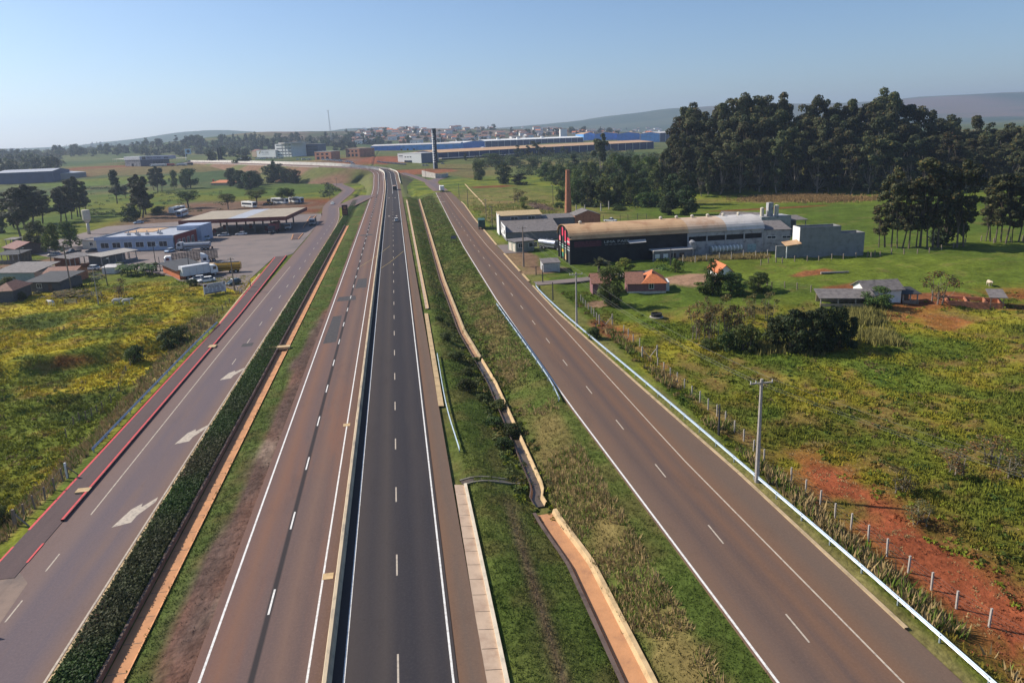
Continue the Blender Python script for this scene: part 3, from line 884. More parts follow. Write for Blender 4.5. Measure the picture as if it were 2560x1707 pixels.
# tall white barrier wall along the bend
HB2 = HWY[(HWY[:, 1] > 550) & (HWY[:, 1] < 1000)]
rows = []
hh = np.clip((HB2[:, 1] - 550) / 90, 0, 1) * 1.0
for (ox, k) in ((-.3, 0), (-.12, 1), (.12, 1), (.3, 0)):
    r_ = offset_path(HB2, ox); r_[:, 2] += (.86 + hh * .9) * k - (.05 if k == 0 else 0); rows.append(r_)
n_ = len(HB2); F_ = []
for j in range(3):
    i = np.arange(n_ - 1); F_.append(np.stack([j * n_ + i, j * n_ + i + 1, (j + 1) * n_ + i + 1, (j + 1) * n_ + i], 1))
tag(link('barrier_wall', np_mesh('barrier_wall', np.concatenate(rows), np.concatenate(F_)), mat('concrete_white', (.66, .62, .55), .85, .12, .3)),
    'pale concrete barrier wall along the far bend of the highway', 'barrier')
# low pale kerb rails along both outer edges of the bend
for off, nm in ((-10.1, 'pale concrete edge rail on the inside of the highway bend'), (10.7, 'pale concrete edge rail on the outside of the highway bend')):
    P = HWY[(HWY[:, 1] > (640 if off < 0 else 520)) & (HWY[:, 1] < 900)]
    a, b = offset_path(P, off - .15), offset_path(P, off + .15)
    a2, b2 = a.copy(), b.copy(); a2[:, 2] += .8 if off > 0 else .18; b2[:, 2] += .8 if off > 0 else .18; a[:, 2] -= .3; b[:, 2] -= .3
    n_ = len(P); i = np.arange(n_ - 1)
    F_ = np.concatenate([np.stack([j * n_ + i, j * n_ + i + 1, (j + 1) * n_ + i + 1, (j + 1) * n_ + i], 1) for j in range(3)])
    tag(link('edge_rail', np_mesh('edge_rail', np.concatenate([a, a2, b2, b]), F_), MATS['concrete_white']), nm, 'barrier')

# --- embankment below the climbing highway
EMB = attr_mat('embankment_cover', .95, .25, .3, .4, bscale=1.0, bdist=.3)
for sgn, e0, nm in ((-1, -8.9, 'embankment'), (1, 10.1, 'embankment')):
    P = HWY[(HWY[:, 1] > 425) & (HWY[:, 1] < 1000)]
    top = offset_path(P, e0); top[:, 2] -= .04
    mid = offset_path(P, e0 + sgn * 1.6); mid[:, 2] -= .1
    zlow = np.array([float(zt(q[0], q[1])) for q in offset_path(P, e0 + sgn * 9)])
    dz = np.maximum(P[:, 2] - zlow, .2)
    low = offset_path(P, e0 + sgn * (3 + 1.7 * dz)); low[:, 2] = np.array([float(zt(q[0], q[1])) for q in low]) - .5
    rows = [top, mid] + [mid * (1 - t) + low * t for t in (.25, .5, .75)] + [low]
    n_ = len(P); i = np.arange(n_ - 1)
    F_ = np.concatenate([np.stack([j * n_ + i, j * n_ + i + 1, (j + 1) * n_ + i + 1, (j + 1) * n_ + i], 1) for j in range(5)])
    V_ = np.concatenate(rows)
    nn = fbm(V_[:, 0], V_[:, 1], 26, 3, 5)
    cc = lerp(np.broadcast_to(np.array([.20, .115, .07]), V_.shape), np.array([.115, .12, .035]), sstep(.42, .6, nn))
    cc = lerp(cc, np.array([.13, .14, .035]), 1 - sstep(500, 590, V_[:, 1]))
    tag(link(nm, np_mesh(nm, V_, F_, cc, 'POINT'), EMB, smooth=True), kind='structure')

# --- left service road
HW_BANK[0] = 0.0
_ls = [(-28.9, -30, 0), (-28.9, 120, 0), (-28.9, 300, 0)] + [tuple(G('O', a, b) + np.array([0, 0, .14])) for a, b in ((829, 516), (847, 498), (866, 484))]
LS = catmull(_ls, 8.0)
LSF = catmull([tuple(G('O', a, b) + np.array([0, 0, .22])) for a, b in ((862, 486), (871, 477), (862, 469.5), (846, 462.5), (846, 454), (856, 447))], 4.0)
ls = ribbon('service_road', offset_path(LS, -4.15), offset_path(LS, 4.1), ASPH_S, kind='structure', skirt=.3)
ls['label'] = 'grey service road beside the filling station'
ribbon('service_road', offset_path(LSF, -4.2), offset_path(LSF, 4.2), ASPH_S, kind='structure', skirt=.3)
ramp_p = catmull([tuple(G('Z4', 1330, 1265) + np.array([0, 0, .16])), tuple(G('Z4', 1480, 1200) + np.array([0, 0, .16])), tuple(G('Z4', 1640, 1125) + np.array([0, 0, .18]))], 5)
ribbon('ramp', offset_path(ramp_p, -5.5), offset_path(ramp_p, 5.0), ASPH_S, kind='structure', skirt=.2)
LL = LS[(LS[:, 1] > 66) & (LS[:, 1] < 205)]
line(ls, LL, -2.0, .12, WORN, .006)
line(ls, LS[LS[:, 1] < 402], 3.85, .16, WORN, .006)
for y in (45.5, 52.0, 58.5): link('dash', _do, WORN, ls, (-30.9, y, .007))
for y in np.arange(114, 330, 12.2): link('dash', _dn, WORN, ls, (-27.5, y, .007))
ar = [(638, 688), (745, 590), (808, 556), (800, 577), (893, 522), (880, 548), (778, 622), (746, 660)]
ar = [flatG(*px('Y5', a, b)) for a, b in ar]; c0 = np.mean(ar, axis=0)
arrow_me = MB().add([(q[0] - c0[0], q[1] - c0[1], 0) for q in ar], [(0, 1, 7), (1, 6, 7), (1, 2, 3, 6), (3, 5, 6), (3, 4, 5)]).mesh('merge_arrow')
for (a, b) in ((770, 610), (1075, 185)):
    q = flatG(*px('Y5', a, b)); link('merge_arrow', arrow_me, WORN, ls, (q[0], q[1], .008))
q = flatG(*px('Y4', 1965, 985)); link('merge_arrow', arrow_me, WORN, ls, (q[0], q[1], .008))
q = flatG(*px('Y4', 2080, 745)); MB().add([(-.9, -1.1, 0), (.9, -1.0, 0), (.85, 1.1, 0), (-.95, .9, 0)], [(0, 1, 2, 3)]).build('asphalt_patch', PATCH, ls, (q[0], q[1], .007))
# tan earth strip between road edge line and hedge
ribbon('kerb', straight(-24.85, 20, 400, .05), straight(-24.55, 20, 400, .05), CONC_T, ls, skirt=.25)

# --- cycle path with red kerbs
cp = ribbon('cycle_path', straight([(-35.55, 0), (-35.55, 140), (-36.2, 170), (-37.6, 224)], 58, 225, .04), straight([(-33.05, 0), (-33.05, 150), (-34.4, 225)], 58, 225, .04), ASPH_C, kind='structure', skirt=.2)
ribbon('painted_line', straight([(-35.66, 0), (-35.66, 140), (-36.3, 170), (-37.7, 224)], 66, 224, .048), straight([(-35.42, 0), (-35.42, 140), (-36.06, 170), (-37.46, 224)], 66, 224, .048), REDP, cp)
ribbon('kerb', straight([(-33.22, 0), (-33.22, 150), (-34.57, 225)], 67, 225, .22), straight([(-32.9, 0), (-32.9, 150), (-34.25, 225)], 67, 225, .22), mat('kerb_face_shade', (.10, .05, .045), .8, .2, 2), cp, skirt=.24)  # shadow along the kerb's road side is put into its dark colour
ribbon('painted_line', straight([(-33.20, 0), (-33.20, 150), (-34.55, 225)], 67, 225, .225), straight([(-32.99, 0), (-32.99, 150), (-34.34, 225)], 67, 225, .225), REDP, cp)
for xx in (-35.55, -33.1):
    MB().add([(xx - .09, 60.2, .046), (xx + .09, 60.2, .046), (xx + .09, 63.2, .046), (xx - .09, 63.2, .046)], [(0, 1, 2, 3)]).build('painted_line', REDP, cp)
for (zone, a, b, w, d) in (('C1', 1170, 610, 1.3, .9), ('Y4', 1785, 765, 1.2, 1.5)):
    q = flatG(*px(zone, a, b)); MB().box(-w / 2, w / 2, -d / 2, d / 2, 0, .2).build('kerb_ramp', CONC_T, cp, (q[0], q[1], .03))
ribbon('drain_gutter', straight([(-35.9, 142), (-36.9, 170), (-38.2, 224)], 143, 196, .03), straight([(-35.66, 142), (-36.5, 170), (-37.75, 224)], 143, 196, .03), CONC_T, cp, skirt=.2)
# dirt apron at the side entrance
apr = MB().add([(-60, 38, .01), (-33.0, 38, .012), (-33.0, 58.2, .012), (-36.5, 58.6, .012), (-60, 55, .01)], [(0, 1, 2, 3, 4)]).build('entrance_apron', mat('apron_dirt', (.23, .165, .13), .9, .15, .35, col2=(.15, .115, .10), detail=8))
MB().add([(-33.5, 30, .006), (-30.2, 30, .006), (-30.8, 40, .006), (-30.0, 46, .006), (-31.2, 52, .006), (-31.6, 57, .006), (-33.2, 59, .006)], [tuple(range(7))]).build('dirt_film', MATS['apron_dirt'], apr)
tag(apr, kind='structure')

# --- filling-station forecourt
lot = [(-33.06, 229), (-33.06, 352), (-52, 356), (-84, 352), (-128, 344), (-131, 300), (-122, 262), (-98, 236), (-84, 226)]
lot += [tuple(G('Z3', a, b)[:2]) for a, b in ((250, 1040), (330, 1090), (600, 1150), (930, 1180), (1050, 1215), (1110, 1240))] + [(-38.6, 190), (-37.9, 224), (-34.5, 226)]
yard = MB().add([(q[0], q[1], -.03) for q in lot], [tuple(range(len(lot)))]).build('forecourt', ASPH_Y)
tag(yard, kind='structure')

# --- right service road
RL = [(22.0, 0), (21.3, 35), (19.85, 86), (19.2, 146), (19.6, 222), (21.0, 300), (24.5, 461)]
RR = [(33.5, 0), (32.45, 37), (32.2, 58), (31.0, 85), (29.2, 133), (29.5, 180), (30.0, 220), (31.5, 300), (33.6, 363), (33.8, 461)]
RLINE = [(29.9, 0), (29.1, 34), (28.0, 67), (27.75, 157), (27.2, 222), (28.3, 330), (30.2, 461)]
rs = ribbon('service_road', straight(RL, 0, 455), straight(RLINE, 0, 455), ASPH_W, kind='structure', skirt=.3)
rs['label'] = 'brown service road right of the highway'
ribbon('shoulder', straight(RLINE, 0, 455), straight(RR, 0, 455), ASPH_SH, kind='structure', skirt=.3, dz=-.004)


def shift(pl, d): return [(a + d, b) for a, b in pl]


ribbon('edge_line', straight(shift(RL, .12), 0, 450), straight(shift(RL, .30), 0, 450), WHITE, rs, dz=.007)
ribbon('edge_line', straight(shift(RLINE, -.16), 0, 450), straight(shift(RLINE, -.02), 0, 450), WORN, rs, dz=.007)
for y in np.arange(37.5 - 24, 330, 12.3):
    xm = float(np.interp(y, [0, 37, 63, 99, 160, 222, 330], [26.4, 25.4, 24.7, 23.5, 23.3, 23.3, 24.6])); link('dash', _dn, WORN, rs, (xm, y, .007))
for (a, b) in ((1640, 625), (1710, 710), (1800, 835)):
    q = flatG(*px('C4', a, b)); MB().add([(-1.5, -.6, 0), (1.7, .9, 0), (1.7, 1.8, 0), (-1.5, .4, 0)], [(0, 1, 2, 3)]).build('hatch_bar', WORN, rs, (q[0] + .4, q[1], .009))
for k, (y0, y1) in enumerate(((38, 62), (62, 90), (90, 118), (118, 158))):
    kp, kq = straight(shift(RR, -.05), y0, y1 - .05), straight(shift(RR, .24), y0, y1 - .05)
    ribbon('kerb', kp, kq, mat('kerb_earthy', (.43, .32, .19), .9, .2, .8, col2=(.26, .20, .12)), rs, dz=.1, skirt=.25)
for (y0, y1) in ((163, 172), (176, 205), (222, 300), (300, 380)):
    ribbon('kerb', straight(shift(RR, -.05), y0, y1), straight(shift(RR, .4), y0, y1), CONC_T, rs, dz=.12, skirt=.25)
rf_p = catmull([tuple(G('O', a, b) + np.array([0, 0, .16])) for a, b in ((1102, 478), (1086, 466), (1078, 458), (1086, 450), (1104, 446))], 4)
ribbon('service_road', offset_path(rf_p, -4.5), offset_path(rf_p, 5), ASPH_S, kind='structure', skirt=.2)
rf2 = catmull([tuple(G('O', a, b) + np.array([0, 0, .2])) for a, b in ((1078, 458), (1055, 449), (1030, 440), (1005, 433))], 4)
ribbon('service_road', offset_path(rf2, -3.5), offset_path(rf2, 3.5), ASPH_S, kind='structure', skirt=.2)
# concrete drive in front of the workshop
ribbon('driveway', straight(30.3, 205, 222, .0), straight(37, 205, 222, .0), ASPH_Y, kind='structure', skirt=.2)
dr = catmull([(30.5, 160, .05), (40, 161, .0), (58, 165, -.04), (70, 169, -.04)], 3)
ribbon('driveway', offset_path(dr, -2.0), offset_path(dr, 2.0), ASPH_Y, kind='structure', skirt=.25)

dg_ = [G('Z5', a, b) + np.array([0, 0, .12]) for a, b in ((1545, 1180), (1620, 1265), (1720, 1370), (1800, 1450), (1840, 1515))]
dg = ribbon('gutter', offset_path(np.array(dg_), -.35), offset_path(np.array(dg_), .35), CONC_T, skirt=.3)
tag(dg, 'tan gutter slanting down the dry bank beyond the green truck', 'gutter')
# --- concrete gutters of the right carriageway
gt = mat('gutter_concrete', (.52, .38, .27), .85, .14, .6, col2=(.40, .27, .19), bump=.2)
gtl = mat('gutter_lip', (.62, .53, .40), .85, .12, 1.0)
g1 = ribbon('gutter', straight([(3.55, 0), (3.5, 40), (3.75, 66)], 0, 66, -.03), straight([(4.75, 0), (4.7, 66)], 0, 66, -.16), gt, skirt=.1)
tag(g1, 'wide pale concrete gutter ending at the cross drain', 'gutter')
ribbon('lip', straight(4.7, 0, 66, .02), straight(4.98, 0, 66, .02), gtl, g1, skirt=.3)
for y in np.arange(4, 66, 2.0):
    MB().bar((3.6, y, -.03), (4.68, y, -.15), .03, .02).build('joint', mat('joint_dark', (.2, .15, .11), .9, .1, 2), g1)
g2 = ribbon('gutter', straight([(3.5, 85), (3.9, 139)], 88, 139, -.02), straight([(4.2, 85), (4.6, 139)], 88, 139, -.1), CONC_T, skirt=.15)
tag(g2, 'narrow tan concrete gutter beside the short guard rail', 'gutter')
g3 = ribbon('gutter', straight([(4.3, 140), (5.3, 406)], 143, 408, -.02), straight([(4.8, 140), (5.8, 406)], 143, 408, -.1), gt, skirt=.15)
tag(g3, 'long clay stained gutter running far along the right carriageway', 'gutter')
ribbon('lip', straight([(4.78, 140), (5.78, 406)], 143, 408, .02), straight([(5.0, 140), (6.0, 406)], 143, 408, .02), CONC_T, g3, skirt=.2)


# --- lined channel at the bottom of the swale
def channel(y0, y1, label, floor_m, lip_m, w=.72, lw=.34):
    y = np.arange(y0, y1, 1.5); x = chan_x(y); z = zt(x, y, False, 0.0)
    P = np.stack([x, y, z - .22], 1)
    o = ribbon('drain_channel', offset_path(P, -w), offset_path(P, w), floor_m)
    tag(o, label, 'drain')
    for s, mm, rise in ((1, lip_m, .42), (-1, CONC_O, .34)):
        a = offset_path(P, s * w); b = offset_path(P, s * (w + .16)); c = offset_path(P, s * (w + .16 + lw)); b[:, 2] += rise; c[:, 2] += rise + .02
        ribbon('side_wall', a if s > 0 else b, b if s > 0 else a, mm, o)
        ribbon('side_lip', b if s > 0 else c, c if s > 0 else b, mm if s > 0 else MATS.get('drain_wall_dark') or mat('drain_wall_dark', (.13, .09, .075), .9, .2, 1), o)
    return o


channel(33, 62, 'clay stained concrete channel at the bottom of the grassy swale', CONC_O, CONC_T)
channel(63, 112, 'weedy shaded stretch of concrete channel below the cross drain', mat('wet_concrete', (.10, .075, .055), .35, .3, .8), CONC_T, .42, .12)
channel(112, 430, 'far clay coloured channel running up the middle of the grass', mat('channel_far_clay', (.34, .20, .115), .9, .18, .5, col2=(.22, .14, .09)), mat('channel_far_lip', (.36, .27, .16), .9, .2, .6, col2=(.2, .17, .09)), .36, .2)
xd = np.linspace(4.5, float(chan_x(67.5)) - .5, 8); yd = np.linspace(66.5, 68.3, 8)
Pd = np.stack([xd, yd, zt(xd, yd, False) - .0], 1); Pd[0, 2] = -.2
cd = ribbon('cross_drain', offset_path(Pd, -.42), offset_path(Pd, .42), MATS['wet_concrete'], dz=.02)
tag(cd, 'grey concrete cross drain from the gutter down to the channel', 'drain')
for s_ in (-1, 1):
    a_, b_ = offset_path(Pd, s_ * .42), offset_path(Pd, s_ * .62); ribbon('side_wall', a_ if s_ > 0 else b_, b_ if s_ > 0 else a_, mat('concrete_mossy', (.20, .18, .14), .9, .2, 1.0), cd, dz=.1, skirt=.4)

# --- drain between the planted strip and the highway verge
dl = ribbon('drain_channel', straight(-21.45, 20, 300, -.40, 4), straight(-20.1, 20, 300, -.40, 4), CONC_O)
tag(dl, 'clay stained drain running beside the dark planted strip', 'drain')
ribbon('side_wall', straight(-21.68, 20, 300, .16, 4), straight(-21.46, 20, 300, .16, 4), mat('drain_wall_dark', (.13, .09, .075), .9, .2, 1), dl, skirt=.8)
ribbon('side_wall', straight(-20.12, 20, 300, -.42, 4), straight(-19.85, 20, 300, -.12, 4), CONC_O, dl)
for y in np.arange(30, 150, 3.0):
    MB().box(-21.44, -20.12, y, y + .05, -.41, -.388).build('joint', MATS['joint_dark'], dl)
q = flatG(690, 870); MB().box(-1.6, 1.8, -.6, .6, -.2, .24).build('slab', CONC_T, dl, (-21.4, q[1], 0))


# --- guard rails
def guard_rail(label, pts, h=.75, step=4.0, m=GALV, side=1):
    P = catmull([(a, b, float(zt(a, b)) if abs(float(zt(a, b))) < 1 else -.1) for a, b in pts], 2.0)
    o = thing('guard_rail', label, 'guard rail', P[0])
    Q = P - P[0]
    w = [(.02, -.16), (.09, -.11), (.02, -.03), (.02, .03), (.09, .11), (.02, .16)]
    rows = []
    for ox, oz in w:
        r_ = offset_path(Q, ox * side); r_[:, 2] += h - .16 + oz; rows.append(r_)
    n_ = len(Q); i = np.arange(n_ - 1)
    F_ = np.concatenate([np.stack([j * n_ + i, j * n_ + i + 1, (j + 1) * n_ + i + 1, (j + 1) * n_ + i], 1) for j in range(5)])
    link('rail', np_mesh('rail', np.concatenate(rows), F_), m, o)
    pm = MB().box(-.06, .06, -.05, .05, -.4, h - .05).mesh('post')
    s = np.concatenate([[0], np.cumsum(np.linalg.norm(np.diff(Q[:, :2], axis=0), axis=1))])
    for d in np.arange(.5, s[-1], step):
        link('post', pm, m, o, [np.interp(d, s, Q[:, k]) for k in range(3)])
    return o


guard_rail('long bright guard rail along the right edge of the brown service road', [(34.2, 20), (33.7, 43), (33.05, 60), (31.95, 86), (30.0, 127), (29.6, 152), (30.3, 158)], side=-1)
guard_rail('short guard rail between the grassy swale and the brown service road', [(19.0, 85.5), (19.35, 93), (19.2, 108), (18.6, 141)], side=1)
guard_rail('short guard rail standing on the mown grass beside the right carriageway', [(5.0, 73.5), (4.55, 88), (4.75, 110)], side=-1)
guard_rail('guard rail on the left bank beside the red edged cycle path', [(-36.5, 83), (-36.5, 100), (-36.35, 125), (-35.95, 142)], side=1)
# ================================================================ VEGETATION
LEAF = attr_mat('foliage', .65, 1.2, .25, transl=.28, objrand=1.0, spec=.2)
GRASSM = attr_mat('grass_blades', .8, .6, .2, transl=.2, up=.6, spec=.1)
WEEDM = attr_mat('weed_leaves', .75, 1.2, .25, transl=.25, up=.35, spec=.1)
BARK = mat('bark_grey', (.26, .22, .18), .9, .25, 1.5, stretch=(1, 1, .3))
BARKD = mat('bark_dark', (.12, .095, .075), .9, .25, 1.5, stretch=(1, 1, .3))


def unit(v): return v / np.maximum(np.linalg.norm(v, axis=-1, keepdims=True), 1e-9)


def leaf_quads(C, Nrm, size, rng, asp=1.7):
    """kite-shaped leaf clumps at C facing Nrm"""
    n = len(C); a = unit(np.cross(Nrm, rng.normal(size=(n, 3)))); b = np.cross(Nrm, a)
    s = (size * rng.uniform(.55, 1.35, n))[:, None]
    V = np.stack([C - a * s * .5, C - b * s * asp * .28 + a * s * .05, C + a * s * .55, C + b * s * asp * .32 - a * s * .08], 1)
    V[:, 3] += Nrm * s * .12
    F = np.arange(n * 4).reshape(n, 4)
    return V.reshape(-1, 3), F


def cloud(clumps, n, size, base, rng, lite=1.35, brown=.1, flat=.0, inner=.62):
    """leaves spread through the shells of many clumps; colour varies by clump and leaf"""
    cl = np.array(clumps, float)
    w = (cl[:, 3] * cl[:, 5]); w = w / w.sum()
    k = rng.choice(len(cl), n, p=w)
    d = unit(rng.normal(size=(n, 3))); d[:, 2] = np.where(rng.random(n) < .35, np.abs(d[:, 2]), d[:, 2])
    r = rng.uniform(inner, 1.05, n)[:, None]
    C = cl[k, :3] + d * r * cl[k, 3:6]
    N = unit(d + rng.normal(size=(n, 3)) * .5 + np.array([0, 0, .35 + flat]))
    V, F = leaf_quads(C, N, size, rng)
    cv = rng.uniform(.72, 1.25, len(cl))[k] * rng.uniform(.7, 1.3, n)
    col = np.array(base)[None] * cv[:, None]
    br = (rng.random(n) < brown)[:, None]
    col = np.where(br, col * np.array([1.9, 1.2, .8]), col)
    lt = (rng.random(n) < .2)[:, None]
    col = np.where(lt, col * lite, col)
    return V, F, np.clip(col, .003, .5)


def limb_tree(mb, base, tips, r0, rng, bend=.15, n=6):
    """trunk splits into limbs that reach the clumps"""
    base = np.array(base, float)
    for t in tips:
        t = np.array(t, float); m1 = base * .55 + t * .45 + rng.normal(size=3) * bend * np.linalg.norm(t - base)
        mb.path([tuple(base), tuple(m1), tuple(t)], [r0, r0 * .6, r0 * .22], n)


TREES = {}


def tree_proto(kind, seed, H, crown_lo, W, nclump, nleaf, leaf, base, shape, trunk_r, bark, brown=.08, ntrunk=1, sub=None, flat=0.0, lite=1.35, clr=.24):
    rng = np.random.default_rng(seed)
    cl = []
    for i in range(nclump):
        t = rng.random()
        z = crown_lo + (H - crown_lo) * t
        if shape == 'column': wr = W * (.55 + .45 * math.sin(math.pi * min(1, t * .9 + .12)))
        elif shape == 'round': wr = W * math.sqrt(max(.05, 1 - (2 * t - 1) ** 2))
        elif shape == 'umbrella': wr = W * (.5 + .5 * math.sqrt(t)) if t < .75 else W * .8; 
        elif shape == 'cone': wr = W * (1.05 - .9 * t)
        elif shape == 'vase': wr = W * (.35 + .65 * t)
        else: wr = W * math.sqrt(max(.08, 1 - (1.6 * t - .6) ** 2))   # dome: widest low
        a = rng.uniform(0, 2 * math.pi); rr = wr * math.sqrt(rng.uniform(.05, 1)) * .82
        cr = W * clr * rng.uniform(.75, 1.45)
        cl.append((rr * math.cos(a), rr * math.sin(a), z - cr * .3, cr, cr * rng.uniform(.8, 1.2), cr * (rng.uniform(.55, .95) if shape != 'umbrella' else rng.uniform(.3, .5))))
    cl = np.array(cl)
    cl[:, 2] = np.minimum(cl[:, 2], H - cl[:, 5])
    V, F, C = cloud(cl, nleaf, leaf, base, rng, brown=brown, flat=flat, lite=lite)
    cm = np_mesh(kind + '_crown', V, F, C, 'FACE'); cm.materials.append(LEAF)
    mb = MB()
    for k in range(ntrunk):
        ox, oy = (0, 0) if ntrunk == 1 else (rng.uniform(-.35, .35) * W, rng.uniform(-.35, .35) * W)
        top = (ox * 1.3 + rng.normal() * .03 * H, oy * 1.3 + rng.normal() * .03 * H, crown_lo + (H - crown_lo) * .62)
        m1 = (ox + rng.normal() * .02 * H, oy + rng.normal() * .02 * H, crown_lo * .8 + .1)
        mb.path([(ox, oy, -.4), m1, top], [trunk_r * 1.25, trunk_r * .85, trunk_r * .25], 7)
        order = np.argsort(rng.random(nclump))[:max(4, nclump // (2 * ntrunk))]
        limb_tree(mb, m1, [cl[j, :3] for j in order], trunk_r * .42, rng, .08, 5)
    tm = mb.mesh(kind + '_trunk'); tm.materials.append(bark)
    TREES.setdefault(kind, []).append((cm, tm, H))


EUC = (.066, .076, .032); BRD = (.062, .090, .022); BRT = (.090, .125, .022); DRK = (.036, .054, .018); OLV = (.105, .10, .042)
for s in range(4): tree_proto('forest', 100 + s, 30, 3.0 + 2 * (s % 2), 7.0 + (s % 2), 34, 5200, .82, EUC, ('column', 'dome', 'column', 'round')[s], .34, BARK, .10, clr=(.26, .24, .30, .25)[s])
for s in range(4): tree_proto('slim', 120 + s, 24, 7.4, 4.2, 28, 3000, .58, (.066, .072, .030), 'column', .24, BARKD, .14, clr=.26)
for s in range(3): tree_proto('pine', 130 + s, 22, 6.0, 4.4, 40, 4600, .62, (.048, .056, .024), 'cone' if s == 1 else 'column', .26, BARKD, .08, clr=.27)
for s in range(4): tree_proto('round', 140 + s, 10, 2.2, 5.0, 30, 3000, .48, BRD, 'dome', .26, BARKD, .06, clr=.27)
for s in range(4): tree_proto('full', 145 + s, 10, .9, 4.6, 40, 4800, .40, BRD, 'dome', .24, BARKD, .06, clr=.28)
for s in range(3): tree_proto('bright', 150 + s, 7, 1.4, 3.4, 22, 2300, .36, BRT, 'dome', .2, BARKD, .04, clr=.28)
for s in range(3): tree_proto('umbrella', 160 + s, 9, 4.6, 6.4, 30, 3000, .42, (.062, .085, .018), 'umbrella', .3, BARKD, .06, flat=.8, clr=.26)
for s in range(3): tree_proto('dark', 170 + s, 11, .6, 4.6, 34, 3600, .5, DRK, 'round', .25, BARKD, .04, clr=.3)
for s in range(3): tree_proto('bush', 180 + s, 3.2, .1, 2.6, 24, 2600, .26, (.052, .078, .020), 'dome', .1, BARKD, .08, ntrunk=2, clr=.3)
for s in range(3): tree_proto('scrag', 190 + s, 8, 1.6, 3.6, 20, 900, .32, OLV, 'round', .13, BARK, .3, ntrunk=3, clr=.24)
for s in range(5): tree_proto('far', 200 + s, 13, 1.0, 6.0, 14, 520, 1.5, (.050, .070, .026), 'dome', .3, BARKD, .06, clr=.36)
for s in range(2): tree_proto('farcol', 210 + s, 18, 2.0, 4.0, 14, 520, 1.5, (.038, .056, .022), 'column', .3, BARKD, .05, clr=.4)
for s in range(2): tree_proto('conifer', 220 + s, 15, 1.0, 3.6, 26, 1500, .8, (.034, .054, .020), 'cone', .25, BARKD, .03, clr=.32)
TKIND = {'forest': 'eucalyptus_tree', 'slim': 'eucalyptus_tree', 'pine': 'pine_tree', 'round': 'broadleaf_tree', 'full': 'broadleaf_tree', 'bright': 'broadleaf_tree', 'umbrella': 'shade_tree', 'dark': 'dense_tree',
         'bush': 'bush', 'scrag': 'scrubby_tree', 'far': 'distant_tree', 'farcol': 'distant_tree', 'conifer': 'conifer_tree'}


def plant(kind, P, H, label, group=None, wide=1.0, var=None, cat=None):
    ps = TREES[kind]; cm, tm, h0 = ps[(random.randrange(len(ps)) if var is None else var) % len(ps)]
    s = H / h0
    o = thing(TKIND[kind], label, cat or ('bush' if kind == 'bush' else 'tree'), (P[0], P[1], P[2]), random.uniform(0, 6.28), group)
    o.scale = (s * wide, s * wide, s)
    link('crown', cm, None, o); link('trunk', tm, None, o)
    return o


def tree_at(kind, zone, xb, yb, ytop, label, group=None, wide=1.0, var=None, hmin=1.0):
    """tree whose foot and top were read from the photograph"""
    P = G(zone, xb, yb); H = max(hmin, Hpx(P, zone, xb, ytop)); return plant(kind, P, H, label, group, wide, var)


def tree_w(kind, zone, xb, yb, ytop, x0, x1, label, group=None, var=None):
    """also fits the crown's width"""
    P = G(zone, xb, yb); H = max(1.0, Hpx(P, zone, xb, ytop))
    r = ray(*px(zone, x0, yb)); r2 = ray(*px(zone, x1, yb)); t = (P[2] - HC) / ray(*px(zone, xb, yb))[2]
    Wd = np.linalg.norm((r2 - r)[:2]) * t
    W0 = {'forest': 7.4, 'slim': 4.2, 'pine': 4.6, 'round': 5.1, 'full': 4.7, 'bright': 3.5, 'umbrella': 6.6, 'dark': 4.8, 'bush': 2.7, 'scrag': 3.7, 'far': 6.3, 'farcol': 4.4, 'conifer': 3.6}[kind]
    h0 = TREES[kind][0][2]
    return plant(kind, P, H, label, group, (Wd / 2 / W0) / (H / h0), var)


# ---- the eucalyptus wood behind the pasture
WOOD = 'tall dark eucalyptus tree standing in the dense wood behind the pasture'
WG = 'eucalyptus trees of the dense wood'
sil = [(1655, 300), (1690, 262), (1720, 260), (1750, 275), (1800, 250), (1850, 245), (1905, 236), (1955, 240), (2000, 262), (2035, 245), (2075, 262), (2110, 252), (2140, 262), (2200, 226), (2240, 250), (2280, 268), (2330, 280), (2380, 300), (2420, 290), (2470, 310), (2520, 298), (2560, 300)]
sx = [a for a, b in sil]; sy = [b for a, b in sil]
rows_ = ((482, .58), (470, .72), (458, .86), (446, 1.0))
for ri, (yb, frac) in enumerate(rows_):
    step = 46 if ri < 2 else 40
    for xb in np.arange(1665 + 14 * ri, 2580, step):
        xx = xb + random.uniform(-12, 12)
        P = G('O', xx, yb + random.uniform(-4, 4) - (8 if xx > 2300 else 0))
        ytop = float(np.interp(xx, sx, sy))
        H = Hpx(P, 'O', xx, ytop) * (frac + random.uniform(-.06, .04))
        H = min(max(H, 14), 44)
        plant('forest', P, H, WOOD.replace('in the', ('in the front rank of the', 'in the second rank of the', 'in the third rank of the', 'in the rearmost rank of the')[ri]), WG, wide=random.uniform(.8, 1.1) * (30 / H) ** .3)
for (xx, yt) in ((1720, 255), (1850, 232), (1935, 232), (2040, 238), (2115, 248), (2205, 218), (2150, 260), (1790, 262)):
    P = G('O', xx, 445); plant('forest', P, Hpx(P, 'O', xx, yt), 'tallest eucalyptus tops rising above the dense wood', WG, wide=.68)
tree_w('forest', 'O', 1745, 420, 288, 1712, 1796, 'round topped eucalyptus standing apart at the edge of the wood', var=1)
# brownish autumn canopy at the right of the wood
for k, xx in enumerate(np.arange(2330, 2580, 34)):
    P = G('O', xx, 470 + random.uniform(-6, 6)); plant('slim', P, Hpx(P, 'O', xx, 345 + random.uniform(-18, 25)), 'brownish eucalyptus tree at the thin right end of the wood', 'brownish eucalyptus trees', wide=1.5)
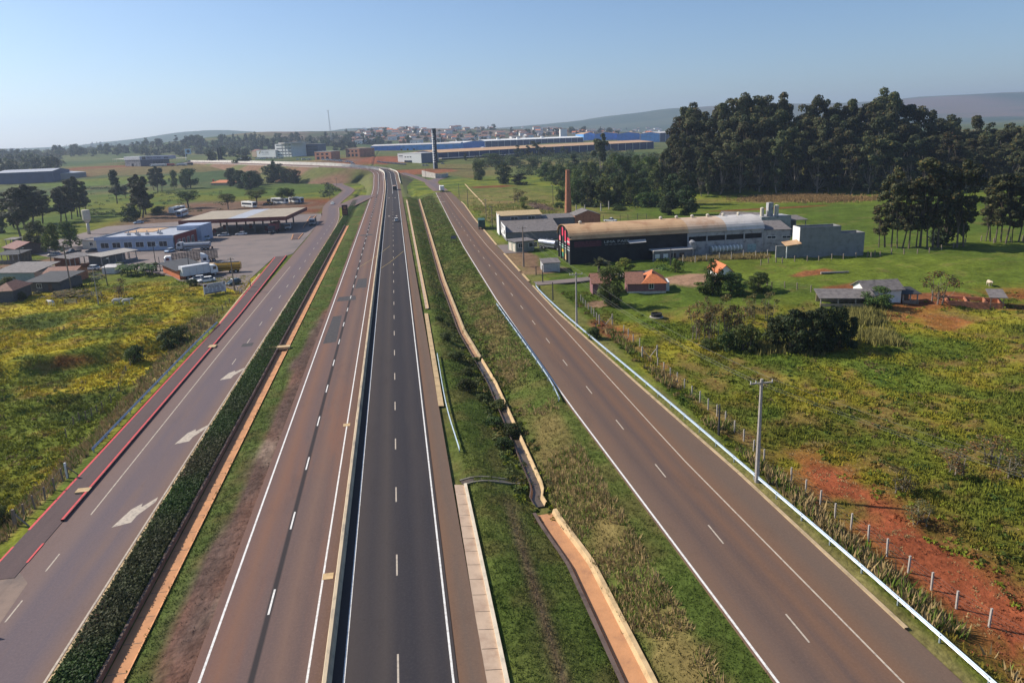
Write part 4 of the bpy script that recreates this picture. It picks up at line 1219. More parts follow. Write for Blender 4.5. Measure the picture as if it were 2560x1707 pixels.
# ---- row of bare-stemmed eucalyptus along the pasture fence
ROW = 'bare stemmed eucalyptus tree in the row along the pasture fence'
for xb in (2197, 2212, 2228, 2243, 2256, 2272, 2290, 2300, 2318, 2332, 2345, 2392, 2408):
    yb = 621 + random.uniform(-3, 3); tree_at('slim', 'O', xb, yb, 425 + random.uniform(-35, 60) + 22 * (xb < 2215), ROW, 'eucalyptus row along the pasture fence', wide=random.uniform(.85, 1.15))
for xb in (2464, 2476, 2488, 2502, 2514, 2530, 2546, 2558):
    yb = 604 + random.uniform(-4, 3); tree_at('slim', 'O', xb, yb, 430 + random.uniform(-30, 50), ROW.replace('row', 'second row'), 'second eucalyptus row along the pasture fence', wide=random.uniform(.85, 1.15))
tree_w('dark', 'O', 2362, 612, 470, 2318, 2416, 'very dark dense cone shaped tree between the two eucalyptus rows', var=0)
# ---- centre woods behind the arched warehouse
MIDG = 'trees of the thicket behind the brick chimney'
MIDL = 'broad dark tree in the thicket behind the brick chimney'
for (a, b, c, x0, x1, kind) in ((410, 660, 480, 350, 480, 'full'), (620, 690, 500, 535, 700, 'dark'), (520, 520, 425, 410, 640, 'full'), (700, 530, 455, 640, 780, 'full'),
                                (860, 560, 470, 790, 930, 'full'), (990, 660, 500, 910, 1090, 'full'), (1080, 690, 520, 1000, 1180, 'full'), (760, 700, 600, 670, 840, 'dark'),
                                (1250, 780, 560, 1140, 1350, 'full'), (1370, 700, 500, 1290, 1440, 'full'), (1250, 860, 640, 1180, 1330, 'full'), (1350, 890, 650, 1270, 1450, 'dark'),
                                (1490, 880, 640, 1400, 1580, 'full'), (1600, 880, 620, 1520, 1700, 'full'), (1640, 700, 440, 1540, 1760, 'full'), (1760, 640, 440, 1680, 1850, 'full'),
                                (1560, 640, 430, 1490, 1640, 'full'), (1820, 820, 640, 1740, 1920, 'full'), (1950, 760, 520, 1850, 2050, 'full'), (1880, 640, 450, 1790, 1960, 'full'),
                                (1130, 840, 660, 1060, 1200, 'full'), (1720, 860, 600, 1640, 1800, 'full'), (1860, 890, 760, 1750, 1960, 'bush'), (2060, 640, 420, 1960, 2160, 'forest'),
                                (2160, 660, 400, 2060, 2270, 'forest'), (2230, 740, 430, 2140, 2330, 'forest'), (1230, 560, 430, 1180, 1290, 'conifer'), (1190, 640, 510, 1120, 1290, 'full'),
                                (1330, 590, 500, 1270, 1390, 'full'), (1580, 560, 420, 1530, 1660, 'full'), (1100, 900, 850, 1060, 1160, 'bush'), (1620, 920, 880, 1560, 1700, 'bush')):
    tree_w(kind, 'Z6', a, b, c, x0, x1, MIDL if kind != 'bush' else 'low bush growing at the foot of the thicket behind the chimney', MIDG if kind != 'bush' else 'bushes below the thicket')
for (a, b, c) in ((740, 460, 355), (830, 450, 360), (880, 440, 320), (925, 450, 330), (975, 450, 370), (1040, 440, 375), (1130, 440, 365), (1165, 450, 385), (290, 490, 425), (780, 465, 395), (1010, 460, 400)):
    tree_at('farcol', 'Z6', a, b, c, 'slim dark tree in front of the long blue factory', 'slim trees before the factory', wide=1.3)
tree_w('forest', 'Z6', 1450, 640, 255, 1370, 1530, 'tall olive eucalyptus rising alone above the thicket near the factory', var=2)
tree_w('scrag', 'Z6', 740, 850, 730, 650, 840, 'leafy scrub tree beside the dirt track near the workshop')
tree_at('bright', 'Z6', 795, 910, 800, 'slim small tree beside the dirt track near the workshop')
for (a, b, c, x0, x1) in ((2180, 870, 560, 2060, 2300), (2080, 900, 600, 1980, 2180), (2200, 960, 700, 2090, 2310), (2050, 960, 780, 1960, 2130)):
    tree_w('dark', 'Z6', a, b, c, x0, x1, 'dense blackish tree crowding behind the long arched warehouse', 'dense trees behind the arched warehouse')
for (a, b, c) in ((560, 740, 520), (640, 745, 560), (330, 760, 500), (420, 750, 540), (200, 780, 480), (240, 770, 520), (110, 760, 430), (160, 740, 470), (60, 700, 430), (280, 740, 450)):
    tree_at('forest', 'Z8', a, b, c, 'pale stemmed eucalyptus at the front of the wood beside the green clearing', 'eucalyptus trees beside the clearing', wide=.75)
# ---- right side near trees
tree_w('full', 'Y2', 420, 490, 150, 300, 570, 'tall leafy tree in front of the pink tile roofed house', var=0)
tree_w('bright', 'Y2', 555, 200, 85, 465, 650, 'dark rounded tree behind the pink house beside the palm', var=1)
tree_w('bright', 'Y2', 970, 205, 90, 930, 1020, 'small leafy tree at the edge of the warehouse yard', var=0)
tree_w('full', 'Y2', 1275, 400, 90, 1180, 1370, 'tall pale crowned tree beside the small orange roofed house', var=2)
tree_w('full', 'Y2', 1450, 395, 200, 1310, 1580, 'broad dark tree hiding the small orange roofed house', var=1)
tree_w('full', 'Y2', 1660, 370, 205, 1550, 1780, 'round dark tree on the pasture next to the small house', var=3)
tree_w('bright', 'Y2', 1170, 395, 285, 1115, 1235, 'light green bush by the bare earth yard', var=2)
SCR = 'sparse scrubby tree in the tangle beside the dense bushes'
for (a, b, c, x0, x1) in ((1140, 780, 440, 1040, 1240), (1230, 800, 400, 1130, 1330), (1300, 780, 470, 1200, 1420), (1390, 790, 380, 1300, 1500), (1450, 800, 470, 1370, 1560), (1540, 760, 480, 1440, 1650), (1610, 580, 380, 1530, 1700), (1750, 590, 370, 1650, 1830)):
    tree_w('scrag', 'Y2', a, b, c, x0, x1, SCR, 'scrubby trees beside the bushes')
for (a, b, c, x0, x1) in ((1560, 860, 640, 1450, 1700), (1400, 850, 700, 1300, 1500), (1250, 850, 760, 1160, 1330)):
    tree_w('bush', 'Y2', a, b, c, x0, x1, 'dark undergrowth bush below the scrubby trees', 'undergrowth bushes')
for (a, b, c, x0, x1) in ((1830, 850, 560, 1700, 1960), (1960, 880, 510, 1820, 2100), (2090, 880, 520, 1960, 2230), (2220, 870, 490, 2090, 2350), (2330, 850, 480, 2230, 2450), (2170, 800, 500, 2050, 2290), (2440, 850, 570, 2350, 2520)):
    tree_w('dark', 'Y2', a, b, c, x0, x1, 'big dark rounded bush in the thicket in the middle of the field', 'dark bushes in the middle of the field')
tree_w('full', 'Y3', 870, 610, 385, 680, 1030, 'leafy dark tree against the white walled shed', var=2)
tree_w('scrag', 'Y3', 1470, 555, 230, 1270, 1670, 'wide nearly bare tree with rusty leaves beside the brick pen', var=0)
# ---- left side trees
LE = 'tall dark pine like tree standing in the left pasture'
for (a, b, c, x0, x1) in ((190, 1210, 760, 60, 330), (235, 1150, 730, 120, 380), (300, 1120, 740, 200, 470), (130, 1130, 790, 30, 230), (390, 1090, 780, 290, 480),
                          (555, 1080, 760, 480, 640), (610, 1070, 740, 530, 690), (655, 1050, 760, 590, 730), (710, 1030, 660, 620, 790), (735, 1030, 680, 660, 820), (780, 960, 740, 720, 830)):
    tree_w('pine', 'Z1', a, b, c, x0 - 12, x1 + 12, LE, 'dark trees of the left pasture')
tree_w('pine', 'Z1', 1070, 910, 595, 975, 1140, 'single tall dark tree alone on the open left pasture', var=1)
for (a, b, c, x0, x1) in ((1150, 860, 740, 1120, 1200), (1280, 1000, 640, 1200, 1360), (1330, 1010, 660, 1240, 1420), (1300, 1040, 700, 1190, 1410), (1405, 790, 590, 1360, 1450), (1440, 810, 570, 1380, 1500), (1475, 800, 580, 1420, 1520)):
    tree_w('pine', 'Z1', a, b, c, x0 - 10, x1 + 10, 'dark tree in the clump between the pasture and the bus yard', 'dark trees beside the bus yard')
for (a, b, c, x0, x1) in ((1590, 780, 600, 1550, 1640), (1690, 775, 640, 1640, 1740), (1740, 770, 585, 1640, 1830)):
    tree_w('round', 'Z1', a, b, c, x0, x1, 'round headed tree behind the bus yard near the tiled house', 'round trees behind the bus yard')
for (a, b, c, x0, x1) in ((2110, 750, 585, 2060, 2180), (2200, 770, 600, 2120, 2290), (2290, 780, 610, 2190, 2380), (2340, 760, 640, 2280, 2400)):
    tree_w('dark', 'Z1', a, b, c, x0, x1, 'dense dark round tree in the grove beside the orange tiled house', 'dark grove beside the orange tiled house')
for (a, b, c, x0, x1, k) in ((90, 970, 810, 20, 180, 'dark'), (200, 1010, 850, 110, 280, 'dark'), (320, 1010, 840, 200, 470, 'dark'), (540, 980, 770, 430, 650, 'dark'), (620, 960, 760, 480, 700, 'dark'), (720, 980, 820, 600, 790, 'dark'), (800, 990, 830, 700, 870, 'dark'), (570, 900, 720, 530, 620, 'conifer')):
    tree_w(k, 'Z4', a, b, c, x0, x1, 'dense dark tree in the grove between bus yard and highway bend', 'dark grove below the highway bend')
for (a, b, c, x0, x1, lab) in ((450, 200, -20, 240, 640, 'wide flat crowned shade tree beside the parked white bus'), (935, 215, 20, 750, 1010, 'small shade tree between the canopy roof and the bus yard'),
                               (1285, 160, -30, 1130, 1430, 'spreading shade tree over the white bus with the loader'), (1600, 150, -50, 1480, 1720, 'spreading shade tree in front of the two parked buses'), (1700, 140, -60, 1640, 1830, 'fresh green shade tree above the blue fronted bus')):
    tree_w('umbrella', 'Z3', a, b, c, x0, x1, lab)
tree_w('bright', 'Z2', 780, 880, 420, 640, 950, 'large leaved bright tree over the parked cars at the farm', var=0)
tree_w('bright', 'Z2', 1000, 780, 400, 880, 1230, 'dark leaved tree beside the water tower', var=1)
tree_w('round', 'Z2', 560, 800, 400, 380, 780, 'olive bushy tree behind the red roofed farm house', var=1)
tree_w('bush', 'Z2', 320, 1520, 1390, 265, 380, 'small round clipped bush beside the farm sheds', var=0)
tree_w('bush', 'Z2', 120, 1320, 1180, 0, 260, 'low dark shrub hiding the pale green farm wall', var=1)
tree_w('scrag', 'Z2', 1720, 1480, 1200, 1580, 1820, 'thin brownish shrub in the weedy left field', var=1)
tree_w('scrag', 'Z2', 900, 1470, 1380, 600, 1280, 'grey brown scrub below the dark roofed farm house', var=2)
tree_w('dark', 'Z1', 15, 1180, 1000, -50, 60, 'dark tree at the far left end of the pasture', var=1)
tree_w('bush', 'Z3', 500, 1150, 1060, 440, 580, 'bushy shrub beside the billboard and the white cars', var=2)
tree_w('bush', 'Z1', 1190, 1070, 920, 1100, 1290, 'dark shrubs behind the restaurant roof', var=1)
tree_w('bush', 'Z1', 1450, 1010, 930, 1390, 1530, 'low shrub beside the parked white bus', var=0)
tree_w('bush', 'Y4', 1480, 760, 590, 1330, 1630, 'clump of glossy leaved castor bushes in the left hollow', var=2)
tree_w('bush', 'Y4', 1150, 900, 740, 1060, 1250, 'shaded shrub in the gully of the left field', var=0)
tree_w('bush', 'C1', 100, 1100, 790, -60, 300, 'flowering dark bush against the corner fence post', var=1)
for k, (a, b, c, x0, x1) in enumerate(((1490, 60, -40, 1430, 1540), (1560, 240, 130, 1480, 1640), (1610, 350, 250, 1540, 1700))):
    pass
for (a, b, h, wd) in ((1098, 802, .9, 1.3), (1112, 850, 1.3, 1.2), (1142, 900, 1.5, 1.3), (1172, 935, 1.1, 1.5), (1168, 975, 1.7, 1.1), (1245, 1022, 1.4, 1.3), (1232, 1062, 1.0, 1.6), (1280, 1090, 1.6, 1.2), (1100, 740, .8, 1.4), (1262, 1120, 1.2, 1.3), (1205, 1000, .9, 1.5), (1190, 905, .8, 1.4)):
    P = G('O', a, b); P[2] = float(zt(P[0], P[1])); plant('bush', P, h, 'weedy shrub overgrowing the swale channel', 'shrubs along the swale channel', wide=wd)
for (a, b, h) in ((2250, 1230, 2.6), (2390, 1190, 3.0), (2480, 1160, 3.4), (2540, 1200, 3.2), (2300, 1310, 2.4)):
    P = G('O', a, b); plant('scrag', P, h, 'leggy weed shrub in the right field near the posts', 'leggy shrubs in the right field', wide=1.5)
tree_w('bush', 'Y2', 290, 760, 660, 210, 360, 'rounded shrub at the foot of the service road bank', var=0)

# ---- far belts of trees
FARL = 'distant tree of the hazy belt behind the motorcycle showroom'
rng = random.Random(5)
for i in range(120):
    xx = rng.uniform(-10, 640); yy = rng.uniform(372, 428) - .012 * xx + (10 if xx < 250 else 0)
    if 140 < xx < 520 and yy > 396 - .02 * xx: yy = rng.uniform(372, 392)
    P = G('O', xx, yy)
    plant('far' if rng.random() < .8 else 'farcol', P, rng.uniform(9, 17), FARL, 'distant trees on the left', wide=rng.uniform(.8, 1.3))
for i in range(45):
    xx = rng.uniform(-10, 620); P = G('O', xx, rng.uniform(364, 374) - .014 * xx)
    plant('far' if rng.random() < .75 else 'farcol', P, rng.uniform(11, 20), FARL, 'distant trees on the left', wide=rng.uniform(.8, 1.3))
for i in range(55):
    xx = rng.uniform(560, 960); yy = rng.uniform(352, 372) - .02 * (xx - 560)
    P = G('O', xx, yy); plant('far' if rng.random() < .75 else 'farcol', P, rng.uniform(10, 18), 'distant tree on the rise behind the white office building', 'distant trees behind the offices', wide=rng.uniform(.8, 1.2))
for (a, b, c, x0, x1) in ((240, 330, 190, 190, 300), (330, 330, 170, 290, 390), (420, 330, 160, 370, 480), (500, 330, 150, 450, 550), (80, 420, 300, 0, 160), (1400, 330, 200, 1340, 1480), (1500, 330, 180, 1430, 1580), (1600, 320, 190, 1530, 1680), (1680, 320, 200, 1640, 1730), (870, 410, 290, 830, 935), (1900, 240, 180, 1840, 1960), (2190, 240, 190, 2120, 2240)):
    tree_w('conifer' if 180 < a < 520 else 'dark', 'A5', a, b, c, x0, x1, 'dark tree beside the white office building', 'dark trees around the offices')
TWN = 'small distant tree among the houses of the town'
for i in range(80):
    xx = rng.uniform(860, 1640); t = rng.random(); yy = 318 + (t ** .7) * 44 - .010 * (xx - 980)
    if xx > 1300: yy = 330 + t * 14 - .02 * (xx - 1300)
    P = G('O', xx, yy)
    plant('far' if rng.random() < .8 else 'farcol', P, rng.uniform(9, 17), TWN, 'trees among the town houses', wide=rng.uniform(.8, 1.5))
# ================================================================ GRASS AND WEEDS (stuff)
def tuft_mesh(name, X, Y, Hh, C, rng, blades=6, w=.05, lean=.55, rad=.18, kind_mat=None):
    n = len(X); Z = zt(X, Y)
    base = np.stack([X, Y, Z - .03], 1)
    B = np.repeat(base, blades, 0); h = np.repeat(Hh, blades) * rng.uniform(.6, 1.25, n * blades)
    a = rng.uniform(0, 2 * np.pi, n * blades); rr = rad * np.sqrt(rng.random(n * blades)) * (1 + np.repeat(Hh, blades))
    B[:, 0] += np.cos(a) * rr; B[:, 1] += np.sin(a) * rr
    d = np.stack([np.cos(a), np.sin(a), np.zeros_like(a)], 1)
    b = rng.uniform(0, 2 * np.pi, n * blades); p = np.stack([np.cos(b), np.sin(b), np.zeros_like(b)], 1)
    ww = (w * rng.uniform(.7, 1.4, n * blades))[:, None] * (1 + .6 * h[:, None])
    ln = (lean * rng.uniform(.2, 1.2, n * blades) * h)[:, None]
    tip = B + d * ln + np.stack([np.zeros_like(h), np.zeros_like(h), h], 1)
    V = np.stack([B - p * ww, B + p * ww, tip], 1).reshape(-1, 3)
    F = np.arange(len(V)).reshape(-1, 3)
    col = np.repeat(C, blades, 0) * rng.uniform(.72, 1.32, n * blades)[:, None]
    o = link(name, np_mesh(name, V, F, np.clip(col, .004, .6), 'FACE'), GRASSM)
    return o


def scatter(x0, x1, y0, y1, dens, rng, fall=70.0, power=1.4):
    n = int((x1 - x0) * (y1 - y0) * dens)
    X = rng.uniform(x0, x1, n); Y = rng.uniform(y0, y1, n)
    keep = rng.random(n) < np.clip((fall / np.maximum(np.hypot(X, Y), 1)) ** power, 0, 1)
    X, Y = X[keep], Y[keep]
    f = -X * _sy + Y * _cy; a = X * _cy + Y * _sy
    vis = (np.abs(a) < f * .80 + 12)
    return X[vis], Y[vis]


_g = np.random.default_rng(77)
# left field
X, Y = scatter(-150, -37.0, 42, 195, 6.0, _g, 75, 1.2)
C = gcol(X, Y) * np.array([1.6, 1.45, 1.15])
Hh = .18 + .5 * fbm(X, Y, 6, 3, 3) ** 1.5
bank = (X > -42.5) & (Y < 150)
C = np.where(bank[:, None], lerp(np.broadcast_to(TAN * 1.0, C.shape), GREEN * 1.6, (_g.random(len(X)) < .25) * 1.0), C)
Hh = np.where(bank, .45 + .35 * _g.random(len(X)), Hh)
ok = ~((X > -60) & (Y < 60)) & ~((X < -84) & (Y > 186))
tag(tuft_mesh('field_grass', X[ok], Y[ok], Hh[ok], C[ok], _g, 6, .06), 'rough yellow green weedy grass of the left field', 'grass', kind='stuff')
# right field
X, Y = scatter(34.2, 175, 30, 150, 6.0, _g, 66, 1.25)
C = gcol(X, Y) * np.array([1.3, 1.25, 1.1])
Hh = .16 + .5 * fbm(X, Y, 7, 3, 6) ** 1.5
soil = (C[:, 0] > C[:, 1] * 1.35)
keep = ~soil | (_g.random(len(X)) < .6)
C = np.where(soil[:, None], np.where((fbm(X, Y, 3, 2, 19) > .5)[:, None], TAN * 1.15, RED * 1.1), C); Hh = np.where(soil, .13, Hh)
tall = (X < 37.2) & (Y < 118) & (fbm(X, Y, 5, 2, 9) > .45)
C = np.where(tall[:, None], lerp(np.broadcast_to(TAN * 1.15, C.shape), GREEN * 1.5, (_g.random(len(X)) < .3) * 1.0), C); Hh = np.where(tall, .55 + .5 * _g.random(len(X)), Hh)
ok = keep & ~((X > 40) & (Y > 122))
tag(tuft_mesh('field_grass', X[ok], Y[ok], Hh[ok], C[ok], _g, 6, .06), 'rough green and straw coloured weedy grass of the right field', 'grass', kind='stuff')
# swale and verges
X, Y = scatter(5.15, 21.6, 30, 300, 16, _g, 60, 1.5)
ok = X < np.interp(Y, [q[1] for q in RL], [q[0] for q in RL]) - .15
X, Y = X[ok], Y[ok]
C = gcol(X, Y) * np.array([1.2, 1.25, 1.1])
dryz = (X > 13.2) & (X < 18.4) & (Y < 150) & (fbm(X, Y, 5, 3, 77) > .42)
Hh = np.where(dryz, .30 + .35 * _g.random(len(X)), .10 + .10 * _g.random(len(X)))
C = np.where(dryz[:, None], lerp(np.broadcast_to(TAN * 1.2, C.shape), GREEN * 1.8, (_g.random(len(X)) < .28) * 1.0), C)
ch = np.abs(X - chan_x(Y)) < (.98 + .0 * X)
lush = (X > 12) & (X < 19) & (Y < 45)
ok = ~ch
tag(tuft_mesh('swale_grass', X[ok], Y[ok], Hh[ok], C[ok], _g, 5, .035), 'mown green grass and dry tufts on the slopes of the swale', 'grass', kind='stuff')
X, Y = scatter(-19.9, -15.4, 28, 260, 14, _g, 60, 1.5)
C = gcol(X, Y); gr = C[:, 1] > C[:, 0] * .95
ok = gr | (_g.random(len(X)) < .06)
tag(tuft_mesh('verge_grass', X[ok], Y[ok], .10 + .1 * _g.random(ok.sum()), C[ok] * 1.25, _g, 5, .035), 'short grass on the narrow verge beside the dusty carriageway', 'grass', kind='stuff')
# dark planted strip
X, Y = scatter(-24.5, -21.72, 25, 420, 170, _g, 60, 1.35)
Zb = zt(X, Y)
hh = .30 + .22 * fbm(X, Y, 1.1, 2, 12)
Cc = np.stack([X, Y, Zb + hh * _g.uniform(.25, 1.0, len(X))], 1)
Nn = unit(_g.normal(size=(len(X), 3)) * .8 + np.array([0, 0, 1.0]))
V, F = leaf_quads(Cc, Nn, .26 * (1 + np.clip(Y - 60, 0, 300) / 160)[:, ] if False else .17, _g)
br = fbm(X, Y, 20, 3, 15)
col = lerp(np.broadcast_to(np.array([.052, .078, .020]), (len(X), 3)), np.array([.075, .066, .034]), sstep(.38, .6, br) * (1 - sstep(80, 110, Y)) * .9) * _g.uniform(.6, 1.4, len(X))[:, None]
tag(link('planted_strip', np_mesh('planted_strip', V, F, col, 'FACE'), LEAF), 'dense dark ground cover planted in the strip beside the grey service road', 'ground cover', kind='stuff')


# leafy weed clumps that make the fields lumpy
def weeds(name, label, X, Y, rng, rmin, rmax, per=34):
    n = len(X); R = rng.uniform(rmin, rmax, n); Z = zt(X, Y)
    k = np.repeat(np.arange(n), per)
    d = unit(rng.normal(size=(n * per, 3))); d[:, 2] = np.abs(d[:, 2])
    Cc = np.stack([X[k], Y[k], Z[k]], 1) + d * (R[k] * rng.uniform(.5, 1, n * per))[:, None] * np.array([1, 1, .62])
    Nn = unit(d + rng.normal(size=(n * per, 3)) * .6)
    V, F = leaf_quads(Cc, Nn, .24, rng)
    t = rng.random(n); b = gcol(X, Y)
    c = lerp(b * 1.15, DEEP * 1.6, (t < .22) * .8); c = np.where((t > .6)[:, None], LIME * np.array([1.05, 1.1, 1.0]), c); c = np.where(((t > .45) & (t < .6))[:, None], DRY * .8, c)
    col = c[k] * rng.uniform(.6, 1.35, n * per)[:, None]
    tag(link(name, np_mesh(name, V, F, np.clip(col, .004, .5), 'FACE'), WEEDM), label, 'weeds', kind='stuff')


X, Y = scatter(-140, -43, 55, 180, .42, _g, 90, .8); f = fbm(X, Y, 12, 3, 14) > .36
weeds('weed_clumps', 'leafy weed clumps all over the left field', X[f], Y[f], _g, .35, 1.0, 26)
X, Y = scatter(43, 170, 34, 126, .42, _g, 80, .8); f = fbm(X, Y, 12, 3, 16) > .38
weeds('weed_clumps', 'leafy weed clumps all over the right field', X[f], Y[f], _g, .3, .85, 24)
X, Y = scatter(33.9, 36.9, 40, 150, .5, _g, 90, .8)
weeds('weed_clumps', 'leafy weeds on the bank beside the long guard rail', X, Y, _g, .3, .7)
X, Y = scatter(9.6, 14.0, 60, 125, 1.1, _g, 120, .5); f = np.abs(X - chan_x(Y)) > .5
weeds('weed_clumps', 'leafy weeds crowding the swale channel below the cross drain', X[f], Y[f], _g, .25, .6)
# cane-like tussocks beside the dark thicket
X, Y = [], []
for (a, b) in ((1780, 870), (1750, 840), (1820, 860), (2100, 880)):
    P = G('Y2', a, b); X += list(P[0] + _g.normal(size=90) * .9); Y += list(P[1] + _g.normal(size=90) * .7)
for (a, b) in ((800, 900), (860, 930), (760, 780), (650, 700), (960, 980), (730, 690)):
    P = G('Y3', a, b); X += list(P[0] + _g.normal(size=110) * 1.6); Y += list(P[1] + _g.normal(size=110) * 1.2)
X, Y = np.array(X), np.array(Y)
tag(tuft_mesh('cane_grass', X, Y, 1.0 + .5 * _g.random(len(X)), np.broadcast_to(np.array([.22, .20, .06]), (len(X), 3)), _g, 7, .05, .35), 'tall straw yellow cane grass at the edge of the dark thicket', 'grass', kind='stuff')
# dry stubble mound in front of the wood
X, Y = [], []
for (a, b, k) in ((700, 790, 300), (800, 780, 320), (900, 790, 320), (1000, 800, 320), (1100, 800, 300), (1200, 795, 260), (640, 800, 200)):
    P = G('Z8', a, b); X += list(P[0] + _g.normal(size=k) * 9); Y += list(P[1] + _g.normal(size=k) * 6)
X, Y = np.array(X), np.array(Y)
tag(tuft_mesh('stubble', X, Y, .7 + .6 * _g.random(len(X)), np.broadcast_to(np.array([.26, .17, .075]), (len(X), 3)), _g, 7, .09, .6, .5), 'dry tan stubble on the low mound in front of the wood', 'stubble', kind='stuff')


def mass(name, label, cat, pts, hgt, rad, base, rng, per=60, leaf=1.3):
    P = np.array(pts); n = len(P); k = np.repeat(np.arange(n), per); R = rng.uniform(.6, 1.3, n) * rad; Hh = rng.uniform(.6, 1.25, n) * hgt
    d = unit(rng.normal(size=(n * per, 3))); d[:, 2] = np.abs(d[:, 2]) * 1.15 - .15
    Cc = P[k] + d * np.stack([R[k], R[k], Hh[k]], 1) * rng.uniform(.55, 1, (n * per, 1))
    V, F = leaf_quads(Cc, unit(d + rng.normal(size=(n * per, 3)) * .6 + [0, 0, .3]), leaf, rng)
    col = np.array(base) * (rng.uniform(.65, 1.45, (n, 1))[k]) * rng.uniform(.7, 1.3, (n * per, 1)); br = rng.random(n)[k] < .15; col[br] *= np.array([1.6, 1.15, .8])
    return tag(link(name, np_mesh(name, V, F, np.clip(col, .004, .5), 'FACE'), LEAF), label, cat, kind='stuff')


pts = []
for i in range(420):
    xx = _g.uniform(-30, 660); yy = _g.uniform(366, 398) - .016 * xx + (14 * _g.random() if xx < 130 else 0)
    if 120 < xx < 520 and yy > 392 - .02 * xx: continue
    pts.append(G('O', xx, yy))
for i in range(160):
    pts.append(G('O', _g.uniform(-30, 150) , _g.uniform(384, 426)))
for i in range(160):
    xx = _g.uniform(600, 960); pts.append(G('O', xx, _g.uniform(350, 368) - .02 * (xx - 600)))
mass('distant_woods', 'hazy continuous woods on the far left rise', 'woods', pts, 7.0, 8.0, (.050, .068, .026), _g, 46, 2.4)
pts = []
for i in range(430):
    a, b = _g.uniform(380, 2050), _g.uniform(440, 720)
    if 640 < a < 1000 and b > 620: continue
    if a < 760 and 560 < b: continue
    pts.append(G('Z6', a, b))
mass('scrub', 'mixed green scrub filling the land between thicket and factory', 'scrub', pts, 4.6, 5.6, (.066, .088, .026), _g, 80, 1.1)
pts = [G('Z8', _g.uniform(20, 2352), _g.uniform(680, 745)) for i in range(150)]
mass('undergrowth', 'dark undergrowth along the foot of the wood', 'undergrowth', [p for p in pts if p[1] > 305], 4.5, 4.6, (.046, .056, .024), _g, 60, .8)
pts = [G('Z4', a, b) for a, b in [(_g.uniform(880, 1350), _g.uniform(0, 1)) for i in range(0)]]
for (a, b) in [(1150, 1000), (1200, 1030), (1240, 1060), (1290, 1085), (1170, 1060), (1120, 1100), (1150, 1130), (1210, 1100), (930, 960), (980, 950), (880, 940), (1180, 940), (1230, 960)] * 2:
    pts.append(G('Z4', a + _g.normal() * 14, b + _g.normal() * 10))
mass('bank_scrub', 'dark scrub on the bank beside the loop of the service road', 'scrub', pts, 2.6, 3.2, (.036, .05, .02), _g, 60, .8)

pts = [G('Z6', _g.uniform(1190, 2050), _g.uniform(760, 900)) for i in range(120)]
mass('thicket_scrub', 'dark green scrub below the trees behind the chimney', 'scrub', [p for p in pts if p[0] > 78], 2.6, 3.4, (.050, .072, .020), _g, 70, .7)
X, Y = scatter(35, 88, 228, 430, .9, _g, 300, .5)
X, Y = X[(X > np.interp(Y, [q[1] for q in RR], [q[0] for q in RR]) + 1.0)], Y[(X > np.interp(Y, [q[1] for q in RR], [q[0] for q in RR]) + 1.0)]
ok = (fbm(X, Y, 9, 3, 29) + .25 * (_g.random(len(X)) - .5) - .5 * sstep(360, 430, Y) - .4 * (1 - sstep(228, 250, Y)) - .5 * sstep(66, 88, X)) > .46
X, Y = X[ok], Y[ok]
tag(tuft_mesh('rough_grass', X, Y, .35 + .5 * _g.random(len(X)), gcol(X, Y) * 2.0, _g, 6, .11, .55, .35), 'rough dry grass between the service road and the thicket', 'grass', kind='stuff')

pts = []
for y in np.arange(66, 150, 1.1):
    for k in range(2):
        if _g.random() < (.8 if y < 115 else .45):
            x = float(chan_x(y)) - _g.uniform(.5, 2.6); pts.append((x, y + _g.normal() * .4, float(zt(x, y)) - .1))
    if _g.random() < .35:
        x = float(chan_x(y)) + _g.uniform(.5, 1.4); pts.append((x, y, float(zt(x, y)) - .1))
mass('channel_weeds', 'dense dark weeds lining the swale channel', 'weeds', pts, .75, .85, (.060, .080, .024), _g, 46, .24)
pts = [G('Z6', _g.uniform(640, 1720), _g.uniform(415, 480)) for i in range(150)]
mass('factory_hedge', 'dark scrub line along the front of the factory', 'scrub', pts, 4.0, 5.5, (.048, .066, .024), _g, 60, 1.2)

X, Y = scatter(5.3, 21, 95, 430, 3.2, _g, 320, .4)
ok = (X < np.interp(Y, [q[1] for q in RL], [q[0] for q in RL]) - .3) & (np.abs(X - chan_x(Y)) > 1.0) & (X > 6.2)
X, Y = X[ok], Y[ok]
tag(tuft_mesh('swale_grass', X, Y, .14 + .14 * _g.random(len(X)), gcol(X, Y) * 1.35 * _g.uniform(.7, 1.3, (len(X), 1)), _g, 6, .09, .55, .4), 'grass on the far stretch of the swale toward the bend', 'grass', kind='stuff')
X, Y = [], []
for a in np.arange(250, 1180, 7):
    for k in range(7):
        P = G('Y1', a + _g.normal() * 8, 735 - (a - 250) * .045 + _g.uniform(-26, 14)); X.append(P[0]); Y.append(P[1])
X, Y = np.array(X), np.array(Y)
tag(tuft_mesh('dry_grass', X, Y, .5 + .5 * _g.random(len(X)), np.broadcast_to(np.array([.27, .21, .085]), (len(X), 3)), _g, 7, .06, .5, .4), 'dry straw grass strip in front of the arched warehouse', 'grass', kind='stuff')
pts = [G('Z1', a, b) for a, b in zip(_g.uniform(780, 2100, 70), _g.uniform(800, 1000, 70))] + [G('Z1', a, 770 + (a - 800) * .02 + _g.normal() * 4) for a in np.arange(780, 1300, 9)] + [G('Z1', a, 1010 + _g.normal() * 6) for a in np.arange(800, 1180, 12)]
mass('pasture_scrub', 'dark low scrub dotted along the left pasture and bus yard', 'scrub', pts, 1.5, 2.0, (.05, .07, .022), _g, 40, .5)
pts = [G('Y1', a, b) for a, b in zip(_g.uniform(0, 260, 26), _g.uniform(700, 850, 26))]
mass('castor_plants', 'bright green castor plants beside the warehouse yard', 'plants', pts, 1.0, 1.3, (.10, .16, .03), _g, 46, .36)

